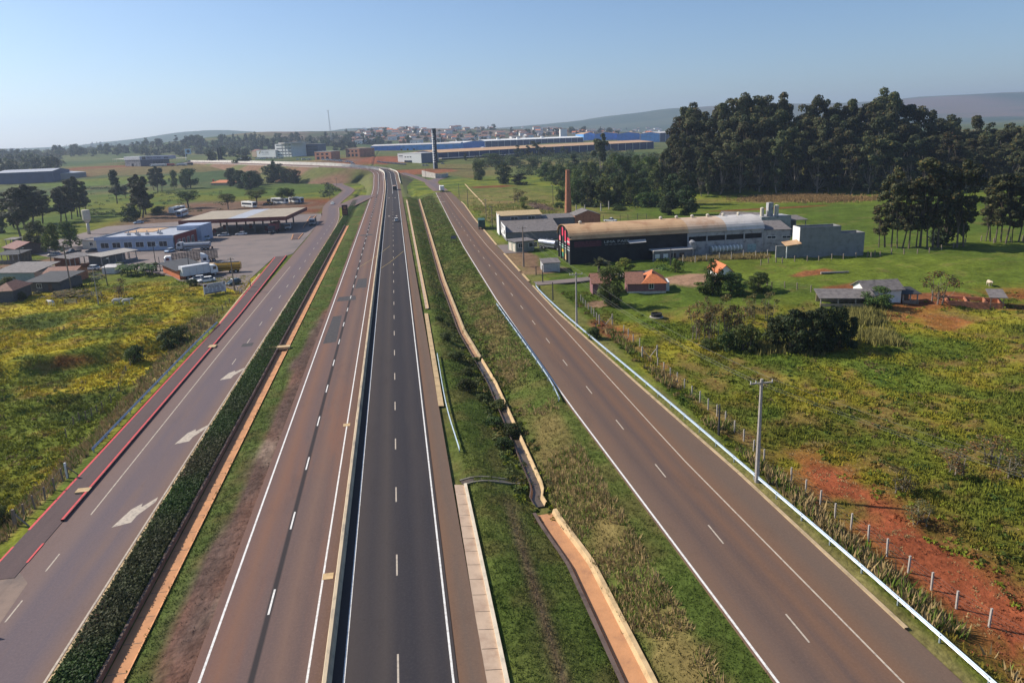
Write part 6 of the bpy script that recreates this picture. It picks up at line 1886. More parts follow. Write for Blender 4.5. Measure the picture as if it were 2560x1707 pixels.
bus('white bus parked below the spreading shade tree', mid(*pts2('Z3', (1095, 185), (1290, 200))), heading(*pts2('Z3', (1095, 185), (1290, 200))), WP)
bus('white bus second from the blue fronted bus', mid(*pts2('Z3', (1485, 145), (1650, 150))), heading(*pts2('Z3', (1485, 145), (1650, 150))), WP)
bus('white bus with dark blue front facing the service road', mid(*pts2('Z3', (1672, 130), (1870, 142))), heading(*pts2('Z3', (1672, 130), (1870, 142))), WP, paint('coach_navy', (.03, .08, .20)))
P = G('Z3', 1430, 158)
ld = thing('wheel_loader', 'yellow wheel loader between the parked buses', 'loader', P, math.radians(160))
MB().box(-2.4, .6, -.9, .9, .8, 1.7).build('body', YP, ld, bev=.08); MB().box(-.9, .5, -.7, .7, 1.7, 3.0).build('cab', GL, ld, bev=.05); MB().box(-1, .6, -.8, .8, 3.0, 3.12).build('cab_roof', YP, ld)
for s in (-1, 1): MB().bar((.5, s * .6, 1.5), (2.2, s * .6, .6), .18, .25).build('lift_arm', YP, ld)
MB().prism([(2.0, .15), (3.0, .1), (2.3, 1.1)], 'y', -1.2, 1.2).build('bucket', STEEL, ld); wheels(ld, (-1.6, 1.1), .9, .65, .45)

# shed with black roof and orange wall
A, B = pts2('Z3', (140, 985), (345, 1078))
o, w = building('workshop_shed', 'orange walled shed with sagging black roof beside the box truck', 'shed', A, B, 6, 2.5, M_('wall_orange', (.50, .15, .06), var=.15), 'shed', .5, R_DARK, .9)
# billboard
A, B = pts2('Z3', (645, 1288), (912, 1240))
loc, rz, w = frame(A, B); hb = Hpx(A, 'Z3', 625, 1130)
bb = thing('billboard', 'white roadside billboard with dark lettering at the field corner', 'billboard', loc, rz)
MB().box(0, w, -.06, .06, .35, hb).build('panel', M_('board_white', (.56, .56, .60), var=.05), bb)
for k in (0.03, .5, .97): MB().box(w * k - .08, w * k + .08, .06, .2, -.8, hb - .2).build('post', STEEL, bb)
INK = M_('ink_dark', (.02, .02, .045), var=.05); INKR = M_('ink_red', (.12, .03, .04), var=.05)
RX = (math.radians(90), 0, 0)
H_ = hb - .35
lettering('Auto Mecanica', 1, INK, bb, (w * .24, -.075, .35 + H_ * .80), RX, .008, (w * .56, H_ * .10))
lettering('Pioneiro', 1, INK, bb, (w * .21, -.075, .35 + H_ * .60), RX, .008, (w * .63, H_ * .17))
MB().add([(w * .03, -.07, .35 + H_ * .95), (w * .19, -.07, .35 + H_ * .95), (w * .13, -.07, .35 + H_ * .80), (w * .08, -.07, .35 + H_ * .72), (w * .03, -.07, .35 + H_ * .80)], [(0, 1, 2, 3, 4)]).build('emblem', INKR, bb)
MB().box(w * .92, w * .965, -.075, -.062, .35 + H_ * .74, .35 + H_ * .96).build('mark', INK, bb)
for k in range(5):
    z = .35 + H_ * (.52 - .085 * k)
    for j in range(5):
        x0 = w * (.04 + .185 * j + .01 * (k % 2)); MB().box(x0, x0 + w * random.uniform(.10, .165), -.072, -.062, z, z + H_ * .035).build('text_line', M_('ink_blue_grey', (.10, .10, .20), var=.05), bb)
MB().box(w * .03, w * .78, -.071, -.062, .35 + H_ * .02, .35 + H_ * .11).build('text_band', INK, bb)
# people
q = G('Z3', 1207, 1168)
person('person in dark clothes walking on the pale strip beside the cycle path', (q[0], q[1], q[2] + .12), .4, M_('cloth_grey', (.12, .13, .17)), M_('cloth_dark', (.03, .03, .04)))
q = G('Z3', 2082, 300); person('person in red walking along the road edge near the station sign', (q[0], q[1], q[2] + .12), 1.2, M_('cloth_red', (.25, .05, .05)), M_('cloth_dark', (.03, .03, .04)))
# far piece of kerbed verge at the station exit
for (a, b, c, d, lab) in (((1710, 585), (1730, 520), (1850, 510), (1790, 580), 'near kerbed island at the station exit'), ((1850, 440), (1940, 300), (2010, 290), (1910, 400), 'far kerbed island at the station exit')):
    V = [flatG(*px('Z3', *k), 0) for k in (a, b, c, d)]; c0 = np.mean(V, 0)
    ki = thing('kerbed_island', lab, 'traffic island', (c0[0], c0[1], -.03))
    V = [v - c0 for v in V]
    MB().add([(v[0], v[1], .12) for v in V] + [(v[0], v[1], -.05) for v in V], [(0, 1, 2, 3), (0, 4, 5, 1), (1, 5, 6, 2), (2, 6, 7, 3), (3, 7, 4, 0)]).build('paving', ASPH_C, ki)
    for i in (0, 2):
        MB().bar((V[i][0], V[i][1], .13), (V[(i + 1) % 4][0], V[(i + 1) % 4][1], .13), .3, .16).build('kerb', CONC_O, ki)
# station sign pylon near the ramp
P = G('Z4', 1372, 1352); h = Hpx(P, 'Z4', 1370, 1232)
sg = thing('pylon_sign', 'dark brown pylon sign between the service road and the highway ramp', 'sign', P)
MB().box(-1.3, 1.3, -.3, .3, 0, h).build('panel', M_('sign_brown', (.075, .035, .028), var=.15), sg); MB().tube((0, -.34, h * .74), (0, -.30, h * .74), .75, .75, 16).build('emblem', M_('sign_tan', (.30, .12, .07)), sg)
for k in range(3): MB().box(-1.0, 1.0, -.325, -.302, h * (.12 + .15 * k), h * (.2 + .15 * k)).build('price_panel', M_('sign_tan', (.30, .12, .07)), sg)

# ---- utility poles on the left
for (zone, a, b, t, lab, m, arm, lamp) in (('Z3', 1012, 1215, 800, 'wooden pole with short crossarm beside the dark hatchback', TIMBER, 1.6, False), ('Z3', 472, 1045, 715, 'dark pole standing in front of the white box truck', STEEL, 0, True),
                                     ('Z3', 58, 965, 650, 'dark lamp pole beside the banana plants', STEEL, 0, True), ('Z3', 105, 972, 795, 'short dark post beside the banana plants', STEEL, 0, False),
                                     ('Z2', 1378, 1565, 1060, 'tall grey concrete pole in the weedy left field', POSTC, 0, False), ('Z2', 1506, 1315, 935, 'dark pole at the edge of the left field', STEEL, 0, True),
                                     ('Z2', 1000, 1375, 720, 'thick dark pole carrying wires between the farm sheds', TIMBER, 2.2, False), ('Z2', 955, 1150, 725, 'second dark pole beside the thick wire pole', TIMBER, 1.8, False),
                                     ('Z2', 318, 1050, 790, 'thin dark pole beside the red roofed farm house', STEEL, 0, True), ('Z2', 720, 1000, 800, 'thin dark pole in the farm yard', STEEL, 0, False), ('Z2', 1800, 930, 770, 'thin pole behind the open farm shed', STEEL, 0, False),
                                     ('Z4', 1200, 1180, 980, 'roadside pole below the highway bend', STEEL, 1.4, False), ('Z4', 1050, 950, 790, 'wooden pole beside the grove below the bend', STEEL, 1.4, False), ('Z4', 1275, 1020, 920, 'short pole beside the loop of the service road', STEEL, 1.2, False), ('Z4', 1120, 890, 770, 'thin pole at the foot of the embankment', STEEL, 1.2, False)):
    P = G(zone, a, b); pole(lab, P, Hpx(P, zone, a, t), arm, m, lamp=lamp, r=.16 if m is TIMBER else .11)
P1, P2 = G('Z2', 1000, 1375), G('Z3', 58, 965)
for k, dz in enumerate((9.2, 8.4, 7.6)): wire('sagging overhead wire across the farm yard', P1 + [0, 0, dz], P2 + [0, 0, 6.5 - .3 * k], 1.6, .022, 'wires across the farm yard')

# ---- farm buildings
A, B = pts2('Z2', (70, 880), (240, 905)); building('farm_house', 'small farm house with dark red tiled roof', 'house', A, B, 9, 2.6, M_('wall_dark_brown', (.10, .07, .06)), 'gable', 1.6, M_('roof_tile_dark_red', (.17, .055, .045), var=.2, bump=.4), .5)
A, B = pts2('Z2', (95, 770), (225, 765)); open_shed('open_shed', 'small open shed with grey sheet roof behind the red roofed house', A, B, 4, 2.6, R_GREY, .3, 3)
A, B = pts2('Z2', (-40, 1010), (270, 1000)); open_shed('open_shed', 'timber stable with rails at the left edge of the farm', A, B, 6, 2.8, R_DARK, .5, 5, TIMBER, 1.1)
A, B = pts2('Z2', (-60, 1270), (500, 1265)); building('long_barn', 'long low barn with grey roof and pale green wall', 'barn', A, B, 9, 2.6, W_GREENP, 'shed', 1.3, R_GREY, .5)
A, B = pts2('Z2', (430, 1400), (850, 1395)); building('farm_house', 'farm house with dark grey sheet roof and dark porch', 'house', A, B, 8, 2.5, M_('wall_slate', (.09, .09, .10)), 'shed', 1.0, R_DARK, .9, wins=[(2, 1.0, 1.2, 1.0)], doors=[(5, 1, 2.0)])
A, B = pts2('Z2', (640, 1290), (1060, 1270)); building('farm_annex', 'brick walled annex with brown tiled roof behind the dark porch', 'house', A, B, 7, 2.8, W_BRICK, 'gable', 1.0, R_TILE2, .4)
A, B = pts2('Z2', (-60, 1560), (200, 1545)); building('farm_house', 'house with reddish tiled roof at the near edge of the farm', 'house', A, B, 8, 2.8, M_('wall_slate', (.09, .09, .10)), 'hip', 1.6, R_TILE2, .5)
A, B = pts2('Z2', (1000, 1080), (1330, 1010)); open_shed('open_shed', 'long open shed with thin pale roof edge over dark stalls', A, B, 6, 3.0, R_GREY, .4, 6, W_BRICK, .9)
A, B = pts2('Z2', (1440, 1050), (1920, 950)); open_shed('open_shed', 'long open shed with bleached roof beside the banana plants', A, B, 5, 3.0, M_('roof_bleached', (.34, .31, .27), var=.15), .4, 6, W_GREY, .8)
A, B = pts2('Z2', (1165, 800), (1365, 800)); building('small_house', 'small cream house beside the restaurant under the water tower', 'house', A, B, 7, 3.0, W_CREAM, 'shed', .5, R_GREY, .3, wins=[(3.0, 1.2, 1.3, 1.1)])
A, B = pts2('Z2', (1435, 1150), (1620, 1145)); building('small_shed', 'low whitewashed shed in front of the banana plants', 'shed', A, B, 3, 1.7, W_WHITE, 'shed', .4, R_PALE, .2)
for (a, b, lab) in (((815, 990), (935, 985), 'grey concrete yard wall near the parked farm cars'), ((590, 1065), (940, 1075), 'low concrete wall edging the farm yard')):
    A, B = pts2('Z2', a, b); loc, rz, w = frame(A, B); o = thing('yard_wall', lab, 'wall', loc, rz); MB().box(0, w, 0, .25, -.4, 1.6 if a[0] > 700 else .6).build('wall', W_GREY, o); MB().box(-.05, w + .05, -.05, .3, 1.6 if a[0] > 700 else .6, 1.68 if a[0] > 700 else .68).build('coping', CONC, o)
veh(car, 'white hatchback parked in the farm yard below the open shed', 'Z2', (1370, 1090), (1215, 1095), col=WP)
veh(car, 'dark pickup parked beside the farm yard wall', 'Z2', (1090, 850), (960, 870), col=BP, style='pickup', name='pickup')
veh(car, 'dark car parked against the cream house', 'Z2', (1350, 840), (1240, 850), col=BP)
veh(car, 'pale blue car parked behind the restaurant', 'Z2', (1990, 440), (1890, 450), col=LB)
veh(car, 'grey car under the large leaved farm tree', 'Z2', (850, 900), (680, 905), col=GP)
A, B = pts2('Z2', (910, 1560), (1075, 1552)); rail_fence('bleached timber rail fence in the left field', A, B)
A, B = pts2('Z2', (1290, 1470), (1425, 1470)); rail_fence('short bleached rail fence beside the grey concrete pole', A, B)
A, B = pts2('Z2', (1110, 1500), (1290, 1460)); rail_fence('dark weathered rail fence in the scrub', A, B, 2)
A, B = pts2('Z2', (1290, 1260), (1430, 1230)); rail_fence('timber corral fence behind the farm annex', A, B, 4, 1.5)
# water tower
P = G('Z2', 1250, 592); h = Hpx(P, 'Z2', 1205, 250); h0 = Hpx(P, 'Z2', 1222, 420)
wt = thing('water_tower', 'cream goblet shaped water tower beside the farm', 'water tower', P)
MB().lathe([(.62, -.3), (.55, h0 - .3)], 12).build('column', W_CREAM, wt, smooth=True); MB().lathe([(.6, h0 - .35), (1.35, h0 + .8), (1.45, h0 + 1.0), (1.5, h - .15), (1.3, h)], 16).build('tank', W_CREAM, wt, smooth=False)
# banana plants
bl = []
def banana(P, n, label, sc=1.0):
    o = thing('banana_plant', label, 'plant', P, 0, 'banana plants beside the farm shed'); V = []; F = []; C = []
    for k in range(n):
        a = random.uniform(0, 6.28); L = random.uniform(1.8, 2.8) * sc; b = len(V); u = np.array([math.cos(a), math.sin(a), 0]); s = np.array([-u[1], u[0], 0])
        for t, wd in ((0, .08), (.25, .34), (.6, .36), (.85, .24), (1.0, .03)):
            c = u * L * t * .75 + np.array([0, 0, 1.6 * sc + L * (t * 1.0 - .95 * t * t)]); V += [tuple(c - s * wd * sc), tuple(c + s * wd * sc)]
        for j in range(4): F.append((b + 2 * j, b + 2 * j + 1, b + 2 * j + 3, b + 2 * j + 2)); C.append(np.array([.060, .105, .022]) * random.uniform(.6, 1.4))
    link('leaves', np_mesh('leaves', np.array(V), np.array(F), np.array(C), 'FACE'), LEAF, o); MB().tube((0, 0, -.3), (0, 0, 1.8 * sc), .16 * sc, .1 * sc, 7).build('stem', M_('stem_green', (.12, .14, .05)), o)
for i in range(26):
    banana(G('Z2', random.uniform(1660, 2190), random.uniform(1090, 1185)), 9, 'banana plant in the dense clump beside the farm shed', random.uniform(.8, 1.15))
# cattle on the left
for (zone, a, b, rz, lab, me, nm) in (('Z2', 1640, 1565, .1, 'white cow grazing second from the grey concrete pole', COWM, 'cow'), ('Z2', 1780, 1572, .2, 'white cow grazing behind another white cow in the left field', COWM, 'cow'), ('Z2', 720, 1590, 2.6, 'white cow beside the bleached rail fence', COWM, 'cow')):
    o = link(nm, me, None, None, G(zone, a, b), rz, True); tag(o, lab, 'cow', 'white cattle in the left field')
q = G('Y3', 2000, 368); tag(link('horse', HORSE, None, None, q, math.radians(-110), True), 'pale horse standing alone on the right pasture', 'horse')
# left roadside fence
fp_ = [G('C1', a, b) for a, b in ((200, 1110), (345, 985), (490, 850), (635, 725), (770, 595), (880, 460), (955, 415))]
fence('post_fence', 'leaning dark timber fence posts beside the cycle path', fp_, 1.45, .13, TIMBER, 3)
fp_ = [G('Y4', a, b) for a, b in ((560, 1530), (625, 1440), (675, 1400), (725, 1380), (770, 1340), (815, 1310), (860, 1280), (935, 1230), (1000, 1130), (1065, 985), (1100, 930), (1130, 910), (1200, 850), (1690, 620), (1780, 570), (1830, 490), (1870, 460), (1900, 430), (1930, 400))]
fence('post_fence', 'old timber post fence along the bottom of the dry bank', fp_, 1.3, .12, TIMBER, 3)
q = G('C1', 945, 418); o = thing('corner_post', 'pale braced fence corner post on the left bank', 'fence post', q); MB().box(-.09, .09, -.09, .09, -.4, 1.75).build('post', W_WHITE, o); MB().bar((.05, .05, 1.3), (.9, .5, 0), .1).build('brace', TIMBER, o)
q = G('C1', 225, 1105); o = thing('corner_post', 'dark braced corner post in front of the flowering bush', 'fence post', q); MB().box(-.1, .1, -.1, .1, -.4, 1.8).build('post', TIMBER, o); MB().bar((.05, 0, 1.4), (1.6, -.6, 0), .11).build('brace', TIMBER, o)
fence('post_fence', 'grey stakes stacked beside the billboard', [G('Z3', a, b) for a, b in ((1035, 1250), (1055, 1245), (1075, 1250), (1100, 1240))], 1.5, .14, POSTC, 0)
# road sign just left of the photographed strip; its shadow falls on the road
o = thing('road_sign', 'roadside sign board on two posts at the side entrance', 'sign', (-32.8, 46.5, 0), math.radians(5))
MB().box(-.9, .9, -.03, .03, 1.6, 2.7).build('board', M_('sign_green', (.02, .10, .05)), o)
for s in (-.6, .6): MB().box(s - .05, s + .05, -.05, .05, -.3, 2.6).build('post', GALV, o)
o.location = tuple(flatG(-45, 1590) + np.array([-2.2, .9, 0]))

# ================================================================ RIGHT SIDE
# arched warehouse
A, B = pts2('Z7', (1075, 852), (1560, 790)); A, B = G('Z7', 1075, 852), G('Y1', 1110, 632)
loc, rz, LW = frame(A, B); Gb = G('Z7', 915, 772)
DW = 14.0; he = Hpx(A, 'Z7', 1078, 552)
away = np.array([-math.sin(rz), math.cos(rz), 0]); Mp = A + away * DW / 2; hp = Hpx(Mp, 'Z7', 955, 390)
aw = thing('arched_warehouse', 'long black walled warehouse with rusty tan arched roof', 'warehouse', loc, rz)
split = LW * .60
arc = [(DW / 2 - (DW / 2) * math.cos(t), he + (hp - he) * math.sin(t)) for t in np.linspace(0, math.pi, 15)]
MB().box(0, split, 0, .25, -1, he).build('side_wall', W_BLACK, aw)
MB().box(split + .01, LW, 0, .25, -1, he * .60).build('side_wall', W_DIRTY, aw); MB().box(split + .01, LW, .02, .25, he * .80, he).build('side_wall', W_DIRTY, aw); MB().box(split, LW, .35, .5, he * .5, he * .9).build('back_panel', W_BLACK, aw)
MB().box(0, LW, DW - .25, DW, -1, he).build('side_wall', W_GREY, aw)
for x0, x1, mm in ((0, .25, M_('gable_dark', (.045, .048, .052), var=.15)), (LW - .25, LW, W_GREY)):
    MB().prism([(.26, -1)] + [(y, z - .05) for y, z in arc[1:-1]] + [(DW - .26, -1)], 'x', x0 + .01, x1 - .01).build('gable_wall', mm, aw)
nb = 10
for k in range(nb):
    x0, x1 = -.5 + (LW + 1) * k / nb, -.5 + (LW + 1) * (k + 1) / nb - .03
    a2 = [(-.35, he - .25)] + arc + [(DW + .35, he - .25)]
    V = []
    for y, z in a2: V += [(x0, y, z), (x1, y, z)]
    n = len(a2)
    for y, z in a2: V += [(x0, y, z + .1), (x1, y, z + .1)]
    F = [(2 * i, 2 * i + 1, 2 * i + 3, 2 * i + 2) for i in range(n - 1)] + [(2 * n + 2 * i, 2 * n + 2 * i + 2, 2 * n + 2 * i + 3, 2 * n + 2 * i + 1) for i in range(n - 1)]
    F += [(2 * i, 2 * i + 2, 2 * n + 2 * i + 2, 2 * n + 2 * i) for i in range(n - 1)] + [(2 * i + 1, 2 * n + 2 * i + 1, 2 * n + 2 * i + 3, 2 * i + 3) for i in range(n - 1)] + [(0, 2 * n, 2 * n + 1, 1), (2 * n - 2, 2 * n - 1, 4 * n - 1, 4 * n - 2)]
    MB().add(V, F).build('roof_sheet', R_TAN if k < 6 else (M_('roof_rusty_pale', (.52, .38, .27), var=.12, scale=.25, col2=(.42, .25, .15)) if k < 8 else R_PALE), aw)
for k in range(7): 
    u = MB().lathe([(.05, hp + .05), (.35, hp + .1), (.35, hp + .35), (.5, hp + .45), (.45, hp + .75), (.1, hp + .95)], 10, c=(LW * (.08 if k == 0 else .42 + .085 * k), DW / 2)).build('roof_ventilator', W_CREAM, aw)
for k in range(5):
    x = split + (LW - split) * k / 4.0; MB().box(x - .2, x + .2, -.12, -.002, -.8, he).build('pilaster', W_DIRTY, aw)
# gable artwork: pillars and painted panels, plain blocks of colour
for y in (.15, 4.2, 7.2, 10.4, 13.6): MB().box(-.35, -.0, y - .16, y + .16, -.8, he + (hp - he) * math.sin(math.pi * min(max(y / DW, .05), .95)) * .95).build('pillar', PLASTIC, aw)
for (y0, y1, z0, z1, c) in ((.4, 3.9, .72, .98, 'pink'), (4.5, 6.9, .78, 1.2, 'pink'), (7.5, 10.1, .95, 1.28, 'pink'), (10.7, 13.3, .70, .9, 'rose'), (.4, 3.9, .80, .86, 'pale'), (4.5, 6.9, .74, .78, 'pale'), (7.5, 10.1, .12, .62, 'teal'), (4.5, 6.9, .06, .42, 'sand'), (7.5, 10.1, .30, .42, 'amber'), (.4, 13.3, .50, .53, 'pale'), (.4, 13.3, .60, .62, 'pale'), (4.5, 6.9, .30, .46, 'moss')):
    cc = {'pink': (.62, .05, .10), 'rose': (.68, .22, .25), 'pale': (.5, .52, .52), 'teal': (.04, .22, .12), 'sand': (.55, .36, .18), 'amber': (.60, .34, .03), 'moss': (.2, .25, .18)}[c]
    dpt = {'pale': .1, 'amber': .08, 'moss': .09}.get(c, .06)
    MB().box(-dpt, -.001, y0, y1, he * z0, he * z1).build('painted_panel', M_('mural_' + c, cc, var=.1), aw)
MB().box(.8, 8.2, -.05, -.001, he * .66, he * .88).build('sign_panel', M_('sign_wine', (.10, .03, .045), var=.3, scale=2), aw)
lettering('LIMA PAES', 1, M_('sign_letter', (.42, .43, .44)), aw, (9.0, -.03, he * .76), RX, .01, (7.0, he * .09))
for k in range(6): MB().box(9.2 + k * 1.15, 10.1 + k * 1.15, -.03, -.001, he * .68, he * .71).build('sign_mark', M_('sign_letter_dim', (.18, .18, .19)), aw)
V = [(split * .48, -1.6, he * .72), (split * .62, -1.6, he * .74), (split * .63, -.02, he * .82), (split * .47, -.02, he * .80)]
MB().add(V + [(a, b, c + .08) for a, b, c in V], [(0, 1, 2, 3), (7, 6, 5, 4), (0, 4, 5, 1), (1, 5, 6, 2), (2, 6, 7, 3), (3, 7, 4, 0)]).build('awning', R_PALE, aw)
MB().box(split * .66, split * 1.0, -3.6, -.02, he * .40, he * .43).build('porch_roof', R_PALE, aw); MB().box(split * .66, split * 1.0, -3.0, -2.8, -1, he * .38).build('porch_wall', W_GREY, aw)
for k in range(4): MB().box(split * (.68 + .07 * k), split * (.72 + .07 * k), -3.06, -3.0, he * .12, he * .28).build('porch_window', LAMPM if k < 2 else GL, aw)
for k in (.66, .83, 1.0): MB().box(split * k - .08, split * k + .08, -3.5, -3.34, -1, he * .40).build('porch_post', POSTC, aw)
lx = (LW - split)
MB().tube((split + lx * .28, -1.2, 2.0), (split + lx * .68, -1.2, 2.0), .85, .85, 14).build('tank_cylinder', M_('tank_mossy', (.36, .38, .34), var=.25), aw)
for k in range(9): MB().tube((split + lx * (.29 + .048 * k), -1.2, 2.0), (split + lx * (.30 + .048 * k), -1.2, 2.0), .93, .93, 14).build('tank_rib', W_WHITE, aw)
MB().box(split + lx * .80, split + lx * .92, -.08, -.001, 0, 2.6).build('door', M_('door_teal', (.30, .42, .44)), aw)
P = G('Y1', 372, 690); sl = thing('feed_silo', 'small white feed silo on legs before the warehouse', 'silo', P)
MB().lathe([(.25, 1.4), (1.0, 2.4), (1.05, 4.2), (.3, 4.7)], 14).build('hopper', W_DIRTY, sl)
for a in (45, 135, 225, 315): MB().bar((math.cos(math.radians(a)) * .9, math.sin(math.radians(a)) * .9, -.4), (math.cos(math.radians(a)) * .9, math.sin(math.radians(a)) * .9, 2.6), .1).build('leg', STEEL, sl)
# outbuildings behind and beside the warehouse end
A, B = G('Y1', 1115, 630), G('Y1', 1400, 625); ha = Hpx(A, 'Y1', 1115, 400)
building('cold_store', 'white stained annex between the warehouse and the concrete block', 'building', A, B, 12, ha, W_DIRTY, 'shed', 1.0, R_GREY, .3, wins=[(1.2, ha * .62, 2.2, .6), (5.2, ha * .62, 2.2, .6)])
A, B = G('Y1', 1200, 500), G('Y1', 1400, 500); A = A + np.array([0, 6, 0]); B = B + np.array([0, 6, 0]); tt = thing('boiler_house', 'stained tank tower rising behind the warehouse annex', 'building', A, 0)
hb2 = Hpx(A, 'Y1', 1210, 265); MB().box(0, 10, 0, 6, -1, hb2).build('wall', W_DIRTY, tt); MB().box(2.8, 4.4, 1, 2.6, hb2, hb2 + 4.2).build('tower', W_DIRTY, tt); MB().lathe([(.7, hb2), (.7, hb2 + 3.2), (.2, hb2 + 3.4)], 12, c=(6, 2)).build('tank', W_CREAM, tt); MB().lathe([(.6, hb2), (.6, hb2 + 2.6), (.2, hb2 + 2.8)], 12, c=(1.2, 2)).build('tank', W_CREAM, tt)
A, B = G('Y1', 1430, 470), G('Y1', 1640, 460); A = A + [0, 4, 0]; B = B + [0, 4, 0]; open_shed('open_shed', 'grey roofed open shed behind the concrete block building', A, B, 7, Hpx(A, 'Y1', 1430, 300), R_GREY, .6, 3, W_GREY, 1.2)
A, B = G('Y1', 760, 420), G('Y1', 1190, 440); A = A + [0, 9, 0]; B = B + [0, 9, 0]; building('rear_shed', 'grey gabled shed roof behind the pale end of the arched warehouse', 'shed', A, B, 12, Hpx(A, 'Y1', 760, 250) - 1.2, W_GREY, 'gable', 2.0, R_GREY, .4)
# concrete block building, stepped
A, B = G('Y1', 1497, 690), G('Y1', 1924, 672); h1 = Hpx(A, 'Y1', 1497, 372); loc, rz, w1 = frame(A, B); C_ = G('Y1', 2152, 655)
w2 = math.hypot(C_[0] - B[0], C_[1] - B[1]); h2 = Hpx(B, 'Y1', 1924, 432)
cb = thing('block_building', 'bare grey concrete block building with a stepped top', 'building', loc, rz)
for q_, n_ in (((0, w1, 0, .25), 'wall'), ((0, w1, 4.0, 4.25), 'back_wall'), ((0, .25, .26, 3.99), 'side_wall'), ((w1 - .25, w1, .26, 3.99), 'side_wall')): MB().box(*q_, -1, h1).build(n_, W_BLOCK, cb)
MB().box(.26, w1 - .26, .26, 3.99, h1 - 1.0, h1 - .9).build('roof', R_DARK, cb); MB().box(-.05, -.002, 0, 4.25, h1 * .4, h1 - .02).build('side_panel', W_WHITE, cb)  # white panel: sunlight on the left side painted as a lighter colour
for q_, n_ in (((w1 + .01, w1 + w2, .01, .25), 'lower_wall'), ((w1 + .01, w1 + w2, 4.0, 4.25), 'back_wall'), ((w1 + w2 - .25, w1 + w2, .26, 3.99), 'side_wall')): MB().box(*q_, -1, h2).build(n_, W_BLOCK, cb)
MB().box(w1 + .02, w1 + w2 - .26, .26, 3.99, h2 - 1.0, h2 - .9).build('roof', R_DARK, cb)
MB().box(-6.2, -.01, -.3, .2, -1, h1 * .42).build('yard_wall', W_BLOCK, cb)
for k in range(1, 12):
    MB().box(0, w1, -.012, .0, h1 * k / 12, h1 * k / 12 + .03).build('course_joint', M_('mortar_dark', (.2, .2, .2)), cb)
for k in range(1, 4): MB().box(w1 * k / 4 - .15, w1 * k / 4 + .15, -.03, .0, -1, h1 - .01).build('pier', W_BLOCK, cb)
V = [(-4.2, -1.5, h1 * .42), (-.0, -1.5, h1 * .48), (-.0, 1.5, h1 * .56), (-4.2, 1.5, h1 * .50)]; MB().add(V + [(a, b, c + .1) for a, b, c in V], [(0, 1, 2, 3), (7, 6, 5, 4), (0, 4, 5, 1), (1, 5, 6, 2), (2, 6, 7, 3), (3, 7, 4, 0)]).build('lean_to_roof', R_TAN, cb)
MB().box(-3.9, -3.7, -1.3, -1.1, -1, h1 * .43).build('post', W_WHITE, cb)
# workshop group left of the warehouse
A, B = G('Z7', 312, 580), G('Z7', 935, 548); hw_ = Hpx(A, 'Z7', 430, 480)
wk, ww_ = building('workshop', 'long workshop with grey fibre cement roof beside the arched warehouse', 'workshop', A, B, 15, hw_, W_GREY, 'shed', 2.4, R_GREY, .4)
MB().box(-.35, -.2, -.5, 13, 1.2, hw_ + 2.2).build('sign_panel', W_WHITE, wk)
for (y0, y1, z0, z1) in ((1, 4, 2.0, 3.4), (6, 8, 1.6, 2.2), (8.8, 11.5, 2.4, 4.6), (2, 10, 3.9, 4.2)): MB().box(-.37, -.352, y0, y1, z0, z1).build('painted_mark', W_GREY, wk)
loc, rz, _w = frame(A, B); aw2 = np.array([-math.sin(rz), math.cos(rz), 0]); dr_ = np.array([math.cos(rz), math.sin(rz), 0])
A2 = A + aw2 * 15.6 - dr_ * .5; B2 = A2 + dr_ * 14.5; hh2 = Hpx(A2, 'Z7', 300, 285)
o, _q = building('workshop_loft', 'grey two storey block with tan roof behind the workshop', 'building', A2, B2, 7, hh2, W_GREY, 'shed', .9, M_('roof_tan_plain', (.46, .34, .18), var=.12), .4, wins=[(4, hh2 - 1.3, 2.4, .8), (10, hh2 - 1.3, 2.4, .8)])
MB().box(-.3, -.01, -.4, 7.3, 0, hh2 + .5).build('end_wall', W_WHITE, o)
A3 = A + aw2 * 15.6 + dr_ * 15; B3 = A3 + dr_ * 14; building('workshop_annex', 'low grey roofed annex behind the workshop', 'shed', A3, B3, 8, hh2 - 1.6, W_GREY, 'shed', .6, R_GREY, .3)
A4 = A + aw2 * 15.0 + dr_ * 26; building('brick_annex', 'brick walled lean to with grey roof between workshop and warehouse', 'shed', A4, A4 + dr_ * 9, 9, hh2 - 1.0, W_BRICK, 'gable', 1.6, R_GREY, .2, axis='y')
A, B = G('Z7', 425, 712), G('Z7', 640, 690); hg_ = Hpx(A, 'Z7', 425, 592)
building('gate_house', 'small green grey gate house with flat roof by the service road', 'building', A, B, 6, hg_, M_('wall_grey_green', (.22, .25, .21)), 'flat', 0, R_GREY, .4, wins=[(.8, 1.3, 1.3, 1.2), (4.2, 1.2, 2.6, 1.3)], th=.2)
o = bpy.data.objects['gate_house']; MB().box(-.06, -.002, .6, 2.4, 0, 2.4).build('side_panel', W_CREAM, o); MB().box(-.06, -.002, 3.2, 5.2, 0, 2.4).build('side_panel', W_CREAM, o)
A, B = G('Z7', 745, 945), G('Z7', 942, 935); ph = Hpx(A, 'Z7', 745, 835)
building('pump_shed', 'small grey shed with flat brown roof beside the driveway', 'shed', A, B, 5.5, ph, M_('wall_grey_light', (.40, .40, .40), var=.15), 'shed', .25, R_GREY, .25)
truck('stainless steel milk tanker backed against the mural gable', mid(*pts2('Z7', (780, 665), (900, 680))), heading(*pts2('Z7', (780, 665), (900, 680))), BP, 'tank', CHROME, 7.0, 2.0)
truck('dark green box trailer truck parked beside the brown service road', mid(*pts2('Z6', (440, 1115), (420, 1040))), heading(*pts2('Z6', (440, 1115), (420, 1040))), GP, 'box', M_('box_green', (.035, .10, .085)), 7.0, 2.6, topcol=M_('box_green_dark', (.03, .07, .06)))
